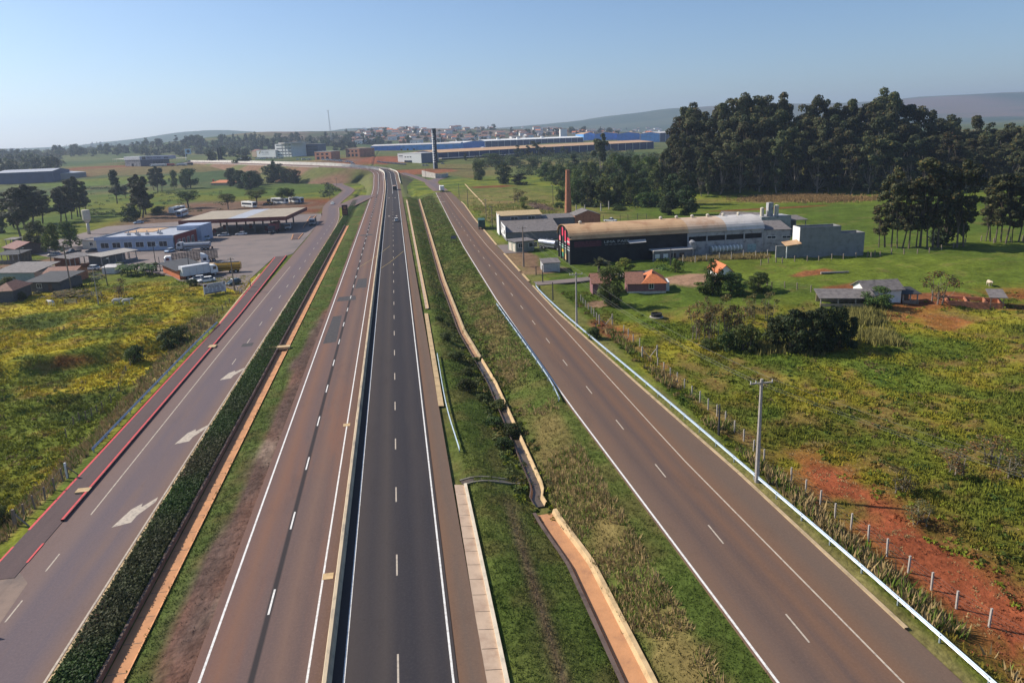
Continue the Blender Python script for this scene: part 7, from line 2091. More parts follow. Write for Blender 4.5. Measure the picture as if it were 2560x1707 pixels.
veh(car, 'white pickup parked behind the arched warehouse', 'Z7', (1500, 352), (1570, 354), col=WP, style='pickup', name='pickup')
# brick chimney
P = G('Z6', 1178, 945); h = Hpx(P, 'Z6', 1174, 570); ch_ = thing('brick_chimney', 'tall round brick factory chimney rising from the thicket', 'chimney', P)
for k in range(10):
    r0, r1 = 1.55 - .07 * k, 1.55 - .07 * (k + 1); MB().lathe([(r0, h * k / 10 - (.5 if k == 0 else 0)), (r1, h * (k + 1) / 10 - .05)], 14).build('brick_drum', W_BRICK, ch_)
    MB().lathe([(r1 + .03, h * (k + 1) / 10 - .05), (r1 + .03, h * (k + 1) / 10)], 14).build('band', M_('brick_band', (.30, .13, .08)), ch_)
fence('post_row', 'pale concrete posts standing behind the chimney', [G('Z7', a, b) for a, b in ((1132, 245), (1234, 240), (1422, 225), (1516, 205))], 3.4, .4, POSTC, 0, lean=.01)
# houses
A, B = G('Y2', 565, 392), G('Y2', 890, 388); hh3 = Hpx(A, 'Y2', 565, 298)
ph_, wph = building('farm_cottage', 'pink walled cottage with brown and orange tiled roofs', 'house', A, B, 7.5, hh3, W_PINK, 'hip', 0.02, R_TILE2, .0, wins=[(4.6, 1.0, .9, 1.0)])
r = MB(); gable(r, 0, wph * .40, 0, 7.5, hh3 + .02, hh3 + 1.7, .35); r.build('roof', R_TILE2, ph_)
r = MB(); hip(r, wph * .40, wph, 0, 7.5, hh3 + .03, hh3 + 2.0, .35); r.build('roof', R_TILE, ph_)
MB().box(wph + .0, wph + .9, 1.5, 5.5, -.5, hh3 * .95).build('water_closet', W_WHITE, ph_); MB().box(wph * .66, wph * .70, 2.0, 2.5, hh3 + 1, hh3 + 2.2).build('chimney', R_TILE2, ph_); MB().box(0, wph, -.05, -.002, -.3, .4).build('plinth', W_CREAM, ph_)
A, B = G('Y2', 275, 400), G('Y2', 420, 396); building('farm_cottage', 'brown tiled wing of the cottage half hidden behind the tall tree', 'house', A, B, 7, 2.7, W_PINK, 'gable', 1.4, R_TILE2, .35)
A, B = G('Y2', 1330, 262), G('Y2', 1450, 256); building('small_house', 'small white house with bright orange roof behind the broad tree', 'house', A, B, 7, Hpx(A, 'Y2', 1450, 190), W_WHITE, 'gable', 1.5, R_TILE, .35, axis='y', side_wins=[(2.5, 1.1, 1.0, 1.0)])
A, B = G('Y3', 290, 600), G('Y3', 820, 612); open_shed('open_shed', 'open cattle shed with dark grey roof and low brick wall', A, B, 3.6, Hpx(A, 'Y3', 250, 492), R_GREY, .9, 4, W_OCHRE, .9)
A, B = G('Y3', 905, 548), G('Y3', 1100, 548); building('barn', 'small white walled barn with grey corrugated roof', 'barn', A - [3.5, 0, 0], B, 5, Hpx(A, 'Y3', 900, 400), W_WHITE, 'gable', 1.3, R_GREY, .5)
A, B = G('Y3', 1125, 545), G('Y3', 1270, 545); open_shed('lean_to', 'dark lean to with timber posts beside the white barn', A, B, 4, Hpx(A, 'Y3', 1125, 450), R_DARK, .4, 3, TIMBER, .8)
A, B = G('Y3', 1580, 570), G('Y3', 2150, 612); loc, rz, w = frame(A, B); pn = thing('brick_pen', 'ruined orange brick pen with a broken roof corner on the pasture', 'pen', loc, rz)
MB().box(0, w, 0, .2, -.4, 1.0).build('front_wall', W_BRICK, pn); MB().box(0, w, 5, 5.2, -.4, .9).build('back_wall', W_BRICK, pn)
for x in (0, w * .35, w * .7, w - .2): MB().box(x, x + .2, .2, 5, -.4, .9).build('cross_wall', W_BRICK, pn)
V = [(w * .72, -.4, 2.0), (w + .4, -.4, 2.1), (w + .4, 5.4, 2.6), (w * .74, 5.4, 2.5)]; MB().add(V + [(a, b, c + .1) for a, b, c in V], [(0, 1, 2, 3), (7, 6, 5, 4), (0, 4, 5, 1), (1, 5, 6, 2), (2, 6, 7, 3), (3, 7, 4, 0)]).build('roof_remnant', R_GREY, pn)
for x in (w * .75, w * .97): MB().box(x, x + .12, -.1, .02, -.3, 2.05).build('post', TIMBER, pn)
q = G('Y3', 430, 272); tag(MB().tube((-3.2, .4, .25), (3.2, -.5, .25), .28, .22, 9).build('fallen_log', M_('log_grey', (.28, .24, .22)), None, q), 'bleached log lying on the open pasture', 'log')
q = G('Y2', 810, 590); o = thing('water_trough', 'round dark water trough on the grass below the cottage', 'trough', q); MB().lathe([(1.0, -.1), (1.02, .7), (.9, .7), (.88, .45), (.1, .44)], 16).build('basin', PLASTIC, o); MB().lathe([(1.3, -.1), (1.3, .06), (.9, .07)], 16).build('base', CONC, o)
# right utility poles and wires
pl1 = G('D', 1738, 1107); pl2 = G('Y2', 140, 662); H1 = Hpx(pl1, 'D', 1743, 870); H2 = Hpx(pl2, 'Y2', 136, 205)
pole('grey concrete power pole with crossarm beside the long guard rail', pl1, H1, 2.3, POSTC, .0, .2)
pole('grey concrete power pole with crossarm beside the driveway bank', pl2, H2, 2.3, POSTC, .0, .18)
pl0 = np.array([pl1[0] + 6.5, pl1[1] - 62, pl1[2]]); pl3 = G('Z7', 515, 880); H3 = Hpx(pl3, 'Z7', 490, 408)
pole('dark timber power pole in front of the gate house', pl3, H3, 2.0, TIMBER, .0, .2)
for k in (-1.1, -.58, 1.1):
    wire('thin power wire between the two concrete poles over the right field', pl1 + [k, 0, H1 - .1], pl2 + [k, 0, H2 - .1], 1.1, .012, 'power wires over the right field')
    wire('thin power wire from the near concrete pole out over the weedy field', pl1 + [k, 0, H1 - .1], pl0 + [k + 30, 0, H1 - 1.5], 1.6, .010, 'power wires out over the field')
    wire('thin power wire from the bank pole to the timber pole', pl2 + [k, 0, H2 - .1], pl3 + [k * .8, 0, H3 - .1], .9, .014, 'power wires toward the gate house')
for (zone, a, b, t, lab) in (('Z7', 75, 335, 80, 'dark timber pole at the roadside behind the green truck'), ('Z7', 145, 432, 165, 'dark timber pole next to the green truck'), ('Z7', 660, 975, 870, 'short dark post by the pump shed'), ('Z7', 738, 1065, 862, 'short dark post at the driveway corner'),
                             ('Z7', 858, 1272, 1060, 'dark steel post on the lawn above the guard rail'), ('Y2', 303, 755, 635, 'dark steel post on the bank below the concrete pole'), ('Y8', 188, 365, 215, 'dark steel post in the weeds beside the guard rail'),
                             ('Z6', 235, 810, 690, 'grey lamp pole on the far roadside bank'), ('Z6', 312, 905, 740, 'second grey lamp pole on the far roadside bank'), ('Z7', 2240, 880, 660, 'thin pole in front of the warehouse porch'), ('Z5', 970, 1110, 950, 'thin pole before the stone retaining wall'), ('Z6', 1047, 870, 700, 'dark pole beside the track near the chimney')):
    P = G(zone, a, b); pole(lab, P, Hpx(P, zone, a, t), 1.6 if 'timber' in lab or 'track' in lab else 0, TIMBER if 'timber' in lab else STEEL, r=.13)
# right fence: concrete posts
fl_ = [G('D', a, b) for a, b in ((2352, 1440), (2225, 1408), (2000, 1238), (1850, 1108), (1800, 1078))]
fence('post_fence', 'row of pale concrete fence posts on the bare red earth', [(41.5, 34, float(zt(41.5, 34)))] + along([(40.3, 36.2), (38.6, 40), (37.9, 48), (37.7, 58), (37.2, 63)], 2.3), 1.55, .13, POSTC, 4, .008, .02)
fence('post_fence', 'row of pale concrete fence posts along the weedy bank', along([(37.1, 66), (37.5, 78), (37.2, 100)], 2.5), 1.5, .13, POSTC, 4, .008, .02)
fence('post_fence', 'row of pale concrete fence posts climbing toward the cottage', along([tuple(G('Y2', a, b)[:2]) for a, b in ((670, 830), (610, 790), (500, 690))], 2.5) , 1.5, .13, POSTC, 4, .008, .02)
fence('post_fence', 'row of pale concrete fence posts beside the bank power pole', along([tuple(G('Y2', a, b)[:2]) for a, b in ((330, 640), (270, 560), (215, 500), (160, 430))], 2.6), 1.5, .13, POSTC, 4, .008, .02)
for (a, b, lab) in (((440, 650), (330, 640), 'braced timber gate frame below the cottage'), ((815, 920), (690, 920), 'braced concrete gate posts at the wet ditch')):
    A, B = G('Y2', *b), G('Y2', *a); loc, rz, w = frame(A, B); o = thing('field_gate', lab, 'gate', loc, rz)
    for x, s in ((0, 1), (w, -1)): MB().box(x - .09, x + .09, -.09, .09, -.4, 2.0).build('post', POSTC, o); MB().bar((x, 0, 1.6), (x + s * 1.3, .1, 0), .1).build('brace', POSTC, o)
# pasture fences
fence('post_fence', 'dark timber pasture fence in front of the block building', [G('Y1', a, b) for a, b in ((1100, 775), (1180, 745), (1260, 740), (1325, 738), (1457, 726), (1588, 720), (1712, 712), (1845, 705), (1968, 700), (2098, 690), (2222, 680), (2295, 665))], 1.4, .2, TIMBER, 3, .012)
fence('post_fence', 'timber pasture fence in the shade of the eucalyptus row', [G('Z8', a, b) for a, b in ((1330, 1185), (1390, 1180), (1465, 1170), (1550, 1165), (1640, 1160), (1720, 1150), (1800, 1140), (1880, 1125), (1960, 1090), (2065, 1075), (2150, 1085), (2260, 1075), (2340, 1070))], 1.4, .2, TIMBER, 3, .012)
fence('post_fence', 'thin timber fence beside the small orange roofed house', [G('Y1', a, b) for a, b in ((1165, 1010), (1215, 1030), (1350, 1035), (1480, 1045), (1625, 1075), (1425, 1180))][:5], 1.5, .16, TIMBER, 3, .012)
fence('post_fence', 'tall mesh fence along the dry grass before the warehouse', [G('Y1', a, b) for a, b in ((280, 755), (410, 750), (530, 735), (665, 720), (790, 725), (915, 705), (1045, 700), (1170, 690))], 2.0, .14, POSTC, 4, .01)
fence('post_fence', 'mesh fence on the lawn behind the warehouse roof', [G('Z7', a, b) for a, b in ((1300, 345), (1405, 345), (1450, 340), (1650, 335), (1740, 330), (1850, 325), (1960, 320))], 2.4, .14, STEEL, 4, .01)
# palm beside the cottage
P = G('Z7', 1400, 930); o = thing('palm', 'bushy date palm in front of the black warehouse wall', 'palm', P); V = []; F = []; C = []
for k in range(46):
    a = random.uniform(0, 6.28); L = random.uniform(2.6, 4.4); el = random.uniform(.2, 1.35); b = len(V); u = np.array([math.cos(a), math.sin(a), 0]); s = np.array([-u[1], u[0], 0])
    for t, wd in ((0, .1), (.3, .42), (.6, .45), (.85, .3), (1.0, .04)):
        c = u * L * t * math.cos(el) + np.array([0, 0, 1.5 + L * (t * math.sin(el) - .45 * t * t)]); V += [tuple(c - s * wd), tuple(c + s * wd + np.array([0, 0, .12]))]
    for j in range(4): F.append((b + 2 * j, b + 2 * j + 1, b + 2 * j + 3, b + 2 * j + 2)); C.append(np.array([.085, .10, .045]) * random.uniform(.5, 1.5))
link('fronds', np_mesh('fronds', np.array(V), np.array(F), np.array(C), 'FACE'), LEAF, o); MB().tube((0, 0, -.4), (0, 0, 1.7), .4, .3, 9).build('trunk', BARKD, o)
# traffic
P = flatG(*px('C4', 655, 560)); truck('brown covered tipper truck driving away on the right carriageway', (P[0], P[1] + 3, .03), math.pi / 2, paint('brown', (.13, .06, .04)), 'tipper', M_('tipper_brown', (.10, .06, .05)), 6.0, 2.2, topcol=M_('tarp_tan', (.50, .34, .26)))
P = flatG(*px('C4', 690, 1310)); car('white hatchback driving on the right carriageway', (P[0] + .1, P[1], .03), math.pi / 2, WP, 'hatch')
P = flatG(*px('C4', 1815, 590)); truck('white box truck driving away on the brown service road', (P[0], P[1] + 3, .02), math.pi / 2 + .02, WP, 'box', W_WHITE, 6.5, 2.7)
# small grey information sign by the brown service road
P = flatG(1128, 604); o = thing('road_sign', 'grey framed sign on two legs seen from behind at the roadside', 'sign', P, .05)
MB().box(.05, 1.75, -.03, .03, .9, 1.75).build('panel', M_('sign_back', (.17, .17, .21), var=.15), o)
for x in (0, 1.8): MB().box(x - .06, x + .06, -.06, .06, -.3, 1.85).build('leg', STEEL, o)
MB().box(-.05, 1.85, -.05, .05, 1.76, 1.86).build('top_rail', STEEL, o)

# ================================================================ FAR BUILDINGS
def toward(A, zone, x, y, deg):
    """point on the survey ray's azimuth reached from A along a compass heading"""
    r = ray(*px(zone, x, y)); u = np.array([math.cos(math.radians(deg)), math.sin(math.radians(deg))])
    t = (A[1] * r[0] - A[0] * r[1]) / (u[0] * r[1] - u[1] * r[0])
    return np.array([A[0] + u[0] * t, A[1] + u[1] * t, A[2]])


def far_box(name, label, cat, zone, a, b, ytop, depth, wall, roof='flat', roofm=R_PALE, rh=1.5, over=.2, axis='x', **k):
    A, B = G(zone, *a), G(zone, *b); h = max(2.5, Hpx(A, zone, a[0], ytop)); return building(name, label, cat, A, B, depth, h, wall, roof, rh, roofm, over, axis=axis, th=.3, **k) + (h,)


o, w, h = far_box('factory_hall', 'long light blue factory hall far behind the highway', 'factory', 'Z5', (165, 690), (1480, 668), 603, 45, B_LBLUE, 'gable', R_PALE, 2.0)
MB().box(0, w * .33, -.1, -.005, 0, h).build('wall_panel', B_BLUE, o)
for k in range(3): MB().box(w * (.33 + .07 * k), w * (.335 + .07 * k) + 2, -.12, -.005, 0, h * .4).build('loading_door', STEEL, o)
o, w, h = far_box('factory_hall', 'very long low navy factory hall with tan roof and pale columns', 'factory', 'Z6', (45, 482), (1915, 388), 405, 55, B_NAVY, 'gable', R_TAN, 2.5)
for k in range(26): MB().box(w * k / 25 - .4, w * k / 25 + .4, -.5, -.01, 0, h).build('column', RIM, o)
MB().box(0, w * .3, -9, -.6, h * .35, h * .42).build('canopy', R_PALE, o)
o, w, h = far_box('factory_hall', 'long dark blue hall with white roof and column bays', 'factory', 'Z6', (462, 378), (1308, 330), 322, 60, B_NAVY, 'gable', W_WHITE, 2.5)
for k in range(17): MB().box(w * k / 16 - .4, w * k / 16 + .4, -.5, -.01, 0, h).build('column', RIM, o)
for k in (.15, .35, .6): MB().box(w * k, w * k + 5, 20, 24, h + 1.5, h + 5).build('roof_unit', W_WHITE, o)
far_box('factory_wing', 'bright blue gabled wing at the end of the white roofed hall', 'factory', 'Z6', (250, 388), (455, 379), 328, 40, B_BLUE, 'gable', W_WHITE, 2.5, axis='y')
for k, (x0, x1, lab) in enumerate(((1312, 1410, 'first'), (1412, 1600, 'second'), (1602, 1800, 'third'))):
    far_box('factory_wing', f'{lab} stepped blue gable of the far factory row', 'factory', 'Z6', (x0, 318), (x1, 312), 262, 50, B_LBLUE if k == 0 else B_BLUE, 'gable', R_TAN, 3.0, axis='y')
far_box('factory_wing', 'light blue gabled end of the far right factory hall', 'factory', 'Z6', (1806, 330), (1968, 330), 258, 60, B_LBLUE, 'gable', R_TAN, 3.5, axis='y')
o, w, h = far_box('factory_hall', 'navy hall with pale roof beside the wood', 'factory', 'Z6', (1970, 330), (2260, 318), 252, 60, B_NAVY, 'gable', R_PALE, 2.5)
for k in range(7): MB().box(w * k / 6 - .4, w * k / 6 + .4, -.5, -.01, 0, h).build('column', RIM, o)
P = G('Z6', 1135, 290); o = thing('water_tank_tower', 'small white tank tower on the factory roof line', 'tank', P); hh = Hpx(P, 'Z6', 1135, 218); MB().box(-8, 8, -6, 6, -2, hh).build('shaft', W_WHITE, o); MB().box(-9, 9, -7, 7, hh, hh + 1.0).build('cap', W_CREAM, o)
P = G('Z6', 440, 440); o = thing('water_tank', 'white cylinder tank standing before the navy hall', 'tank', P); hh = Hpx(P, 'Z6', 440, 372); MB().lathe([(2.6, 0), (2.6, hh * .95), (.5, hh)], 14).build('tank', W_WHITE, o); MB().lathe([(2.75, hh * .5), (2.75, hh * .55)], 14).build('band', RIM, o)
# white showroom and totem
A, B = G('Z5', 560, 852), G('Z5', 905, 874); hS = Hpx(A, 'Z5', 556, 708)
o, w = building('showroom', 'white box showroom with dark glass entrance beside the black totem', 'building', A, B, 26, hS, W_WHITE, 'flat', 0, R_PALE, .15, th=.25)
MB().box(w * .28, w * .60, -.15, -.01, .2, hS * .30).build('entrance', GL, o)
for k in range(3): MB().box(w * (.30 + .11 * k), w * (.36 + .11 * k), -.12, -.01, hS * .60, hS * .70).build('sign_mark', STEEL, o)
MB().box(w * .04, w * .22, -.12, -.01, hS * .72, hS * .80).build('sign_mark', STEEL, o); MB().box(w * .08, w * .22, -.1, -.01, hS * .60, hS * .62).build('sign_mark', RIM, o); MB().box(w + .01, w + .12, .2, 25.8, 0, hS * .98).build('side_cladding', M_('clad_grey', (.16, .17, .22)), o)
P = G('Z5', 1112, 952); hT = Hpx(P, 'Z5', 1086, 362)
t = thing('advertising_totem', 'very tall black advertising totem with white marks down its edge', 'totem', P, math.radians(18))
MB().box(-1.5, 1.9, -1.3, 1.3, -1, hT).build('shaft', M_('totem_black', (.02, .026, .034), var=.2), t); MB().box(-1.75, -1.51, -1.35, 1.35, -1, hT * .97).build('edge_panel', M_('totem_edge', (.22, .25, .30)), t)
mm = MB(); rr_ = random.Random(3)
for k in range(13):
    z = hT * (.16 + .057 * k); L = hT * rr_.uniform(.022, .045); mm.box(-1.45, -1.45 + rr_.uniform(.7, 1.5), -1.36, -1.301, z, z + L); mm.box(-1.80, -1.751, -1.0, .9, z, z + L)
mm.build('letter_marks', W_WHITE, t)
# stone retaining wall below the totem
wp = [G('Z5', a, b) for a, b in ((912, 1068), (1010, 1082), (1110, 1094), (1200, 1092), (1300, 1066))]
wl = thing('retaining_wall', 'pale stone retaining wall curving below the totem', 'wall', wp[0]); hwall = Hpx(wp[0], 'Z5', 915, 978)
for i in range(4):
    a, b = wp[i] - wp[0], wp[i + 1] - wp[0]; d = unit((b - a)[None])[0]; nrm = np.array([-d[1], d[0], 0]) * .6
    ha_, hb_ = hwall * (1 - .12 * i), hwall * (1 - .12 * (i + 1))
    V = [a, b, b + nrm, a + nrm]; MB().add([tuple(v + [0, 0, -1.5]) for v in V] + [tuple(V[0] + [0, 0, ha_]), tuple(V[1] + [0, 0, hb_]), tuple(V[2] + [0, 0, hb_]), tuple(V[3] + [0, 0, ha_])], [(3, 2, 1, 0), (4, 5, 6, 7), (0, 1, 5, 4), (1, 2, 6, 5), (2, 3, 7, 6), (3, 0, 4, 7)]).build('wall_section', M_('stone_pale', (.44, .40, .36), var=.22, scale=.7, bump=.4), wl)
# office building
A = G('B5', 150, 628); B = toward(A, 'B5', 705, 626, -42); hA = Hpx(A, 'B5', 145, 432)
o, w = building('office_annex', 'low white annex with black lettering beside the office block', 'building', A, B, 25, hA, W_WHITE, 'flat', 0, R_PALE, .15, th=.3)
lettering('PRO TORK', 1, INK, o, (w * .27, -.16, hA * .62), RX, .02, (w * .38, hA * .17)); MB().add([(w * .12, -.1, hA * .5), (w * .17, -.1, hA * .5), (w * .24, -.1, hA * .92), (w * .19, -.1, hA * .92)], [(0, 1, 2, 3)]).build('emblem', M_('sign_ochre', (.35, .25, .08)), o); MB().box(w * .28, w * .66, -.1, -.01, hA * .38, hA * .44).build('sign_bar', RIM, o)
A = G('B5', 705, 618); B = toward(A, 'B5', 1195, 600, -42); hO = Hpx(A, 'B5', 690, 245)
o, w = building('office_block', 'white four storey office block with ribbon windows and curved roof', 'building', A, B, 24, hO, W_WHITE, 'flat', 0, R_PALE, .15, th=.3)
for k in range(4):
    z = hO * (.06 + .245 * k)
    for j in range(4): MB().box(w * (.08 + .225 * j), w * (.285 + .225 * j), -.12, -.01, z + hO * .07, z + hO * .13).build('window', GL, o)
MB().prism([(w * .42 + (w * .62) * (1 - math.cos(t_)), -3 - 9 * math.sin(t_)) for t_ in np.linspace(0, math.pi * .5, 9)] + [(w * 1.45, 20), (w * .42, 20)], 'z', hO * 1.02, hO * 1.10).build('curved_roof', R_PALE, o)
for k in range(4): MB().tube((w * (.65 + .18 * k), -6, -.5), (w * (.65 + .18 * k), -6, hO * 1.02), .5, .5, 10).build('column', RIM, o)
A, B = G('B5', 1210, 596), G('B5', 1950, 580); hN = hO * .92
o, w = building('glass_block', 'navy glass wing of the office block', 'building', A, B, 22, hN, M_('glass_navy', (.035, .055, .12), rough=.25, spec=.5), 'flat', 0, R_PALE, .1, th=.25)
for k in range(3):
    for j in range(5): MB().box(w * (.05 + .19 * j), w * (.21 + .19 * j), -.12, -.01, hN * (.25 + .24 * k), hN * (.34 + .24 * k)).build('window', GL, o)
for (a, b, top, lab, dp) in (((1105, 470), (1345, 475), 345, 'unplastered brick house with dark openings beside the offices', 14), ((1568, 432), (1762, 432), 308, 'larger unplastered brick house with open window holes', 26)):
    o, w, h = far_box('brick_house', lab, 'house', 'A5', a, b, top, dp, M_('brick_raw', (.40, .18, .11), var=.2, scale=.5), 'flat', R_PALE, 0)
    for k in range(3): MB().box(w * (.12 + .28 * k), w * (.28 + .28 * k), -.12, -.01, h * .1, h * .42).build('window', GL, o)
    for k in range(3): MB().box(w * (.12 + .28 * k), w * (.26 + .28 * k), -.12, -.01, h * .62, h * .82).build('window', GL, o)
far_box('depot', 'dark brick depot behind the parked cars', 'building', 'A5', (1770, 430), (1930, 415), 300, 20, M_('brick_dark', (.17, .09, .07), var=.2), 'flat', R_TAN, 0)
far_box('depot', 'low white depot left of the offices', 'building', 'A5', (180, 425), (245, 425), 342, 14, W_OCHRE, 'gable', R_TILE2, 2)
# motorcycle showroom on the left
A, B = G('B4', 400, 545), G('B4', 850, 548); hP = Hpx(A, 'B4', 390, 250)
A2 = B; B2 = G('B4', 1720, 520)
loc, rz, w = frame(A, B)
o, w = building('motor_showroom', 'dark blue and grey motorcycle showroom with a white parapet', 'building', A, B, 12, hP * .58, M_('stone_clad', (.32, .31, .31), var=.3, scale=.4), 'flat', 0, R_PALE, .1, th=.2)
MB().box(-.3, w + .2, -.3, 12.3, hP * .66, hP).build('parapet', W_WHITE, o); MB().box(0, w, .2, 12, hP * .58, hP * .66).build('band', STEEL, o)
MB().box(w * .42, w * .55, -.1, -.01, 0, hP * .3).build('door', GL, o)
loc2, rz2, w2 = frame(A2, B2)
o2 = thing('motor_showroom_wing', 'navy showroom wing with black lettering on its grey parapet', 'building', loc2, rz2)
MB().box(.25, w2 * .78, .1, 16, -2, hP * .66).build('wall', M_('clad_navy', (.05, .06, .11)), o2); MB().box(.22, w2 * 1.02, -.25, 16.2, hP * .66, hP * 1.0).build('parapet', M_('clad_lilac', (.33, .35, .46), var=.06), o2)
MB().box(w2 * .08, w2 * .20, -.35, -.26, hP * .68, hP * .98).build('emblem', STEEL, o2); lettering('PRO TORK', 1, INK, o2, (w2 * .25, -.36, hP * .74), RX, .02, (w2 * .48, hP * .17)); MB().box(w2 * .82, w2 * .97, -.34, -.26, hP * .76, hP * .86).build('sign_mark', STEEL, o2)
for k in range(4): MB().box(w2 * (.42 + .09 * k), w2 * (.49 + .09 * k), .0, .09, hP * .12, hP * .5).build('window', GL, o2)
A, B = G('B4', 30, 470), G('B4', 400, 480); open_shed('fuel_canopy', 'thin cream canopy roof left of the motorcycle showroom', A, B, 12, Hpx(A, 'B4', 20, 330), W_CREAM, .2, 4, None, 0, False)
A, B = G('B4', 1440, 470), G('B4', 2230, 430); open_shed('fuel_canopy', 'long thin canopy on posts right of the motorcycle showroom', A, B, 10, Hpx(A, 'B4', 1440, 330), W_CREAM, .2, 6, None, 0, False)
for k, (x0, x1, c) in enumerate(((1560, 1130, SP), (1840, 1560, RP), (2160, 1900, SP), (2350, 2190, BP))):
    R_, F2 = G('B4', x0, 545 - 10 * k), G('B4', x1, 555 - 10 * k); truck(('grey', 'red', 'pale', 'dark')[k] + ' long haul tanker parked before the motorcycle showroom', mid(R_, F2), heading(R_, F2), W_WHITE, 'tank', c, min(14, max(6, np.linalg.norm(R_ - F2) - 2)), 2.2)
for (zone, a, b, t, lab, wd) in (('Z1', 2012, 535, 400, 'twin black sign pylon left of the highway bend', 2.2), ('B4', 2240, 215, 30, 'white square sign on a pole behind the showroom', 5)):
    P = G(zone, a, b + (150 if zone == 'B4' else 0)); h = Hpx(P, zone, a, t); o = thing('pylon_sign', lab, 'sign', P)
    if wd < 3:
        for s in (-1.3, 1.3): MB().box(s - 1.0, s + 1.0, -.6, .6, -1, h * (1 if s > 0 else .97)).build('shaft', M_('totem_black', (.02, .026, .034)), o)
    else:
        MB().tube((-2.5, 0, -1), (-2.5, 0, h), .4, .4, 8).build('mast', W_WHITE, o); MB().box(-2, 5, -.3, .3, h * .55, h).build('board', M_('sign_skyblue', (.45, .58, .72)), o); MB().tube((1.5, -.45, h * .78), (1.5, -.301, h * .78), 2.2, 2.2, 16).build('emblem', STEEL, o)
A, B = G('Z1', -30, 735), G('Z1', 490, 712); hW = Hpx(A, 'Z1', 0, 632)
o, w = building('blue_warehouse', 'dark blue warehouse behind the trees of the left pasture', 'warehouse', A, B, 40, hW, M_('cladding_slate_blue', (.035, .06, .14), var=.12, scale=.2), 'gable', 2.0, R_BLUEP, .2)
A, B = G('Z1', 492, 700), G('Z1', 790, 660); building('blue_warehouse_annex', 'low annex with pale roof joined to the dark blue warehouse', 'warehouse', A, B, 22, Hpx(A, 'Z1', 500, 640), W_GREY, 'shed', 1.0, R_BLUEP, .2)
A, B = G('Z1', 1925, 742), G('Z1', 2085, 742); building('tiled_house', 'low house with bright orange tiled roof beside the dark grove', 'house', A, B, 10, Hpx(A, 'Z1', 1925, 718), W_OCHRE, 'hip', 2.0, R_TILE, .5)
MB().box(0, 1, 0, 1, 2, 5).build('chimney', W_BRICK, bpy.data.objects['tiled_house'], (.2, 2, 0))
# lattice mast
P = G('O', 829, 352); hM = Hpx(P, 'O', 822, 276); o = thing('lattice_mast', 'slender lattice radio mast rising above the trees', 'mast', P); o.rotation_euler = (0, -.03, 0)
for sx_, sy_ in ((-1, -1), (1, -1), (1, 1), (-1, 1)): MB().bar((sx_ * 1.6, sy_ * 1.6, -2), (sx_ * .5, sy_ * .5, hM), .35).build('leg', RIM, o)
br_ = MB()
for k in range(18):
    z0, z1 = hM * k / 18, hM * (k + 1) / 18; a0, a1 = 1.6 - 1.1 * k / 18, 1.6 - 1.1 * (k + 1) / 18; s = 1 if k % 2 else -1
    br_.bar((-a0 * s, -a0, z0), (a1 * s, -a1, z1), .2); br_.bar((-a0 * s, a0, z0), (a1 * s, a1, z1), .2)
br_.build('bracing', RIM, o); MB().box(-2.2, 2.2, -2.2, 2.2, hM - 1, hM - .5).build('platform', RIM, o)
# parked cars far away
cp_ = [car('white car in the row parked along the highway bend', G('A5', 850, 470), .1, WP, 'hatch', 'cars parked along the bend')]
for a, b in ((940, 470), (1010, 472), (1225, 476), (1265, 480), (1300, 481), (1335, 481), (1370, 486), (1410, 488), (1445, 492), (1480, 497), (1565, 506), (1630, 512), (1660, 536), (255, 460), (290, 460), (320, 458), (350, 460), (30, 460), (60, 458), (100, 455), (130, 455)):
    copy_tree(cp_[0], G('A5', a, b), random.choice((.1, .3, 3.0, .5)), 1.3)
c2 = car('dark car in the tight row parked before the white showroom', G('Z5', 265, 858), 1.3, GP, 'sedan', 'cars parked before the showroom')
c3 = car('silver car in the tight row parked before the white showroom', G('Z5', 300, 862), 1.3, SP, 'hatch', 'cars parked before the showroom')
for i, a in enumerate(range(330, 680, 24)): copy_tree((c2, c3)[i % 2 if i % 5 else 1], G('Z5', a, 868 + (a - 330) * .08), 1.3 + random.uniform(-.1, .1))
for a, b in ((940, 910), (985, 912), (1215, 885)): copy_tree(c3, G('Z5', a, b), .2, 1.0, 'silver car parked near the foot of the totem', 'cars near the totem')
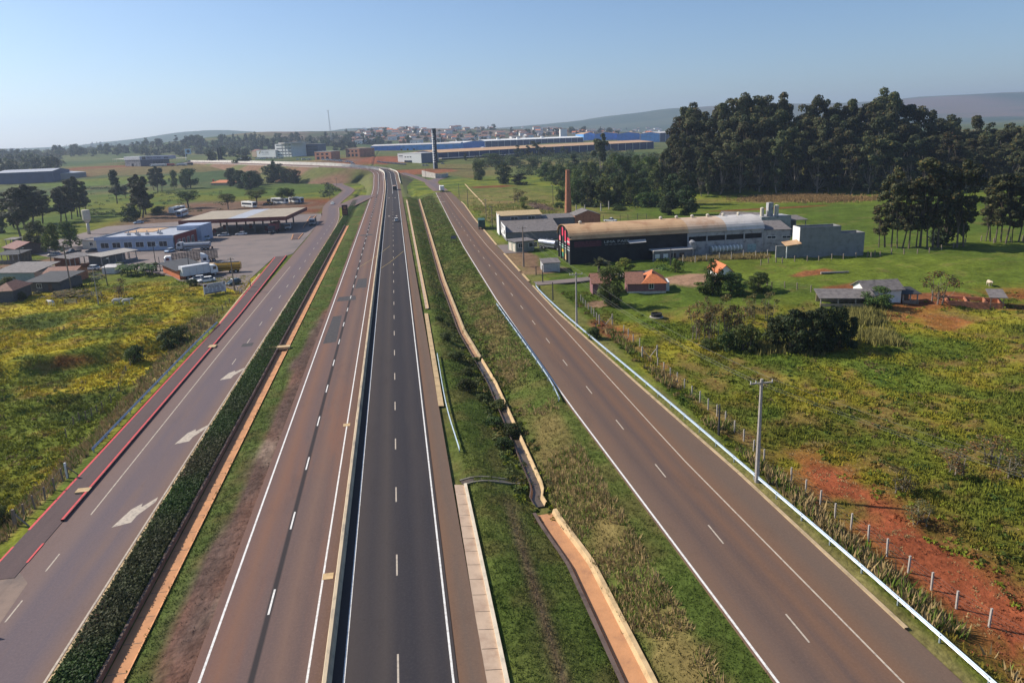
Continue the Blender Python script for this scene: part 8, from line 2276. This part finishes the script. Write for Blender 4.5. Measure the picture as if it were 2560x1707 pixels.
for a in range(360, 640, 22): copy_tree(c2, G('A5', a, 452), random.uniform(0, 3), 1.0, 'dark car parked in front of the office annex', 'cars before the office annex')
# the town on its hill
hp_ = []
for i, (wc, rc, wd, dp, hh) in enumerate(((W_WHITE, R_TILE, 13, 9, 4), (W_CREAM, R_TILE2, 16, 10, 4.5), (W_OCHRE, R_GREY, 12, 10, 5), (W_WHITE, R_GREY, 20, 12, 6), (W_BRICK, R_TILE2, 12, 9, 3.6), (W_WHITE, R_TILE2, 15, 11, 7))):
    lab = ('white house with orange tiled roof in the distant town', 'cream house with brown tiled roof in the distant town', 'ochre house with grey roof in the distant town', 'wide white building with grey roof in the distant town', 'brick house with brown roof in the distant town', 'tall white house with brown roof in the distant town')[i]
    P = G('O', 1000 + 60 * i, 350 - 2 * i); o, w = building('town_house', lab, 'house', P, P + np.array([wd, 2, 0]), dp, hh, wc, 'gable' if i != 3 else 'shed', 2.2, rc, .5, group='houses of the distant town', wins=[(2, 1.2, 1.6, 1.2), (wd * .6, 1.2, 1.6, 1.2)])
    hp_.append(o)
rt = random.Random(9)
for i in range(190):
    xx = rt.uniform(865, 1680); t_ = rt.random() ** .8
    yy = 322 + t_ * 38 - .010 * (xx - 980) if xx < 1330 else 326 + t_ * 14 - .018 * (xx - 1330)
    P = G('O', xx, yy)
    if P[1] < 1050: continue
    copy_tree(rt.choice(hp_), P, rt.uniform(-.6, .9), rt.uniform(.9, 1.35))

# ================================================================ AIR
_hz = MB().box(-8450, 8450, -1250, 8550, -8, 335).mesh('haze')
hz_m = bpy.data.materials.new('haze_air'); hz_m.use_nodes = True
_hn = hz_m.node_tree; _hn.nodes.remove(_hn.nodes['Principled BSDF'])
_pv = _hn.nodes.new('ShaderNodeVolumePrincipled')
_pv.inputs['Color'].default_value = (.64, .78, 1.0, 1); _pv.inputs['Density'].default_value = HAZE_DENSITY; _pv.inputs['Anisotropy'].default_value = .35
_hn.links.new(_pv.outputs['Volume'], _hn.nodes['Material Output'].inputs['Volume'])
haze = link('haze', _hz, hz_m)
tag(haze, 'thin pale blue daytime haze over the land', 'haze', kind='stuff')
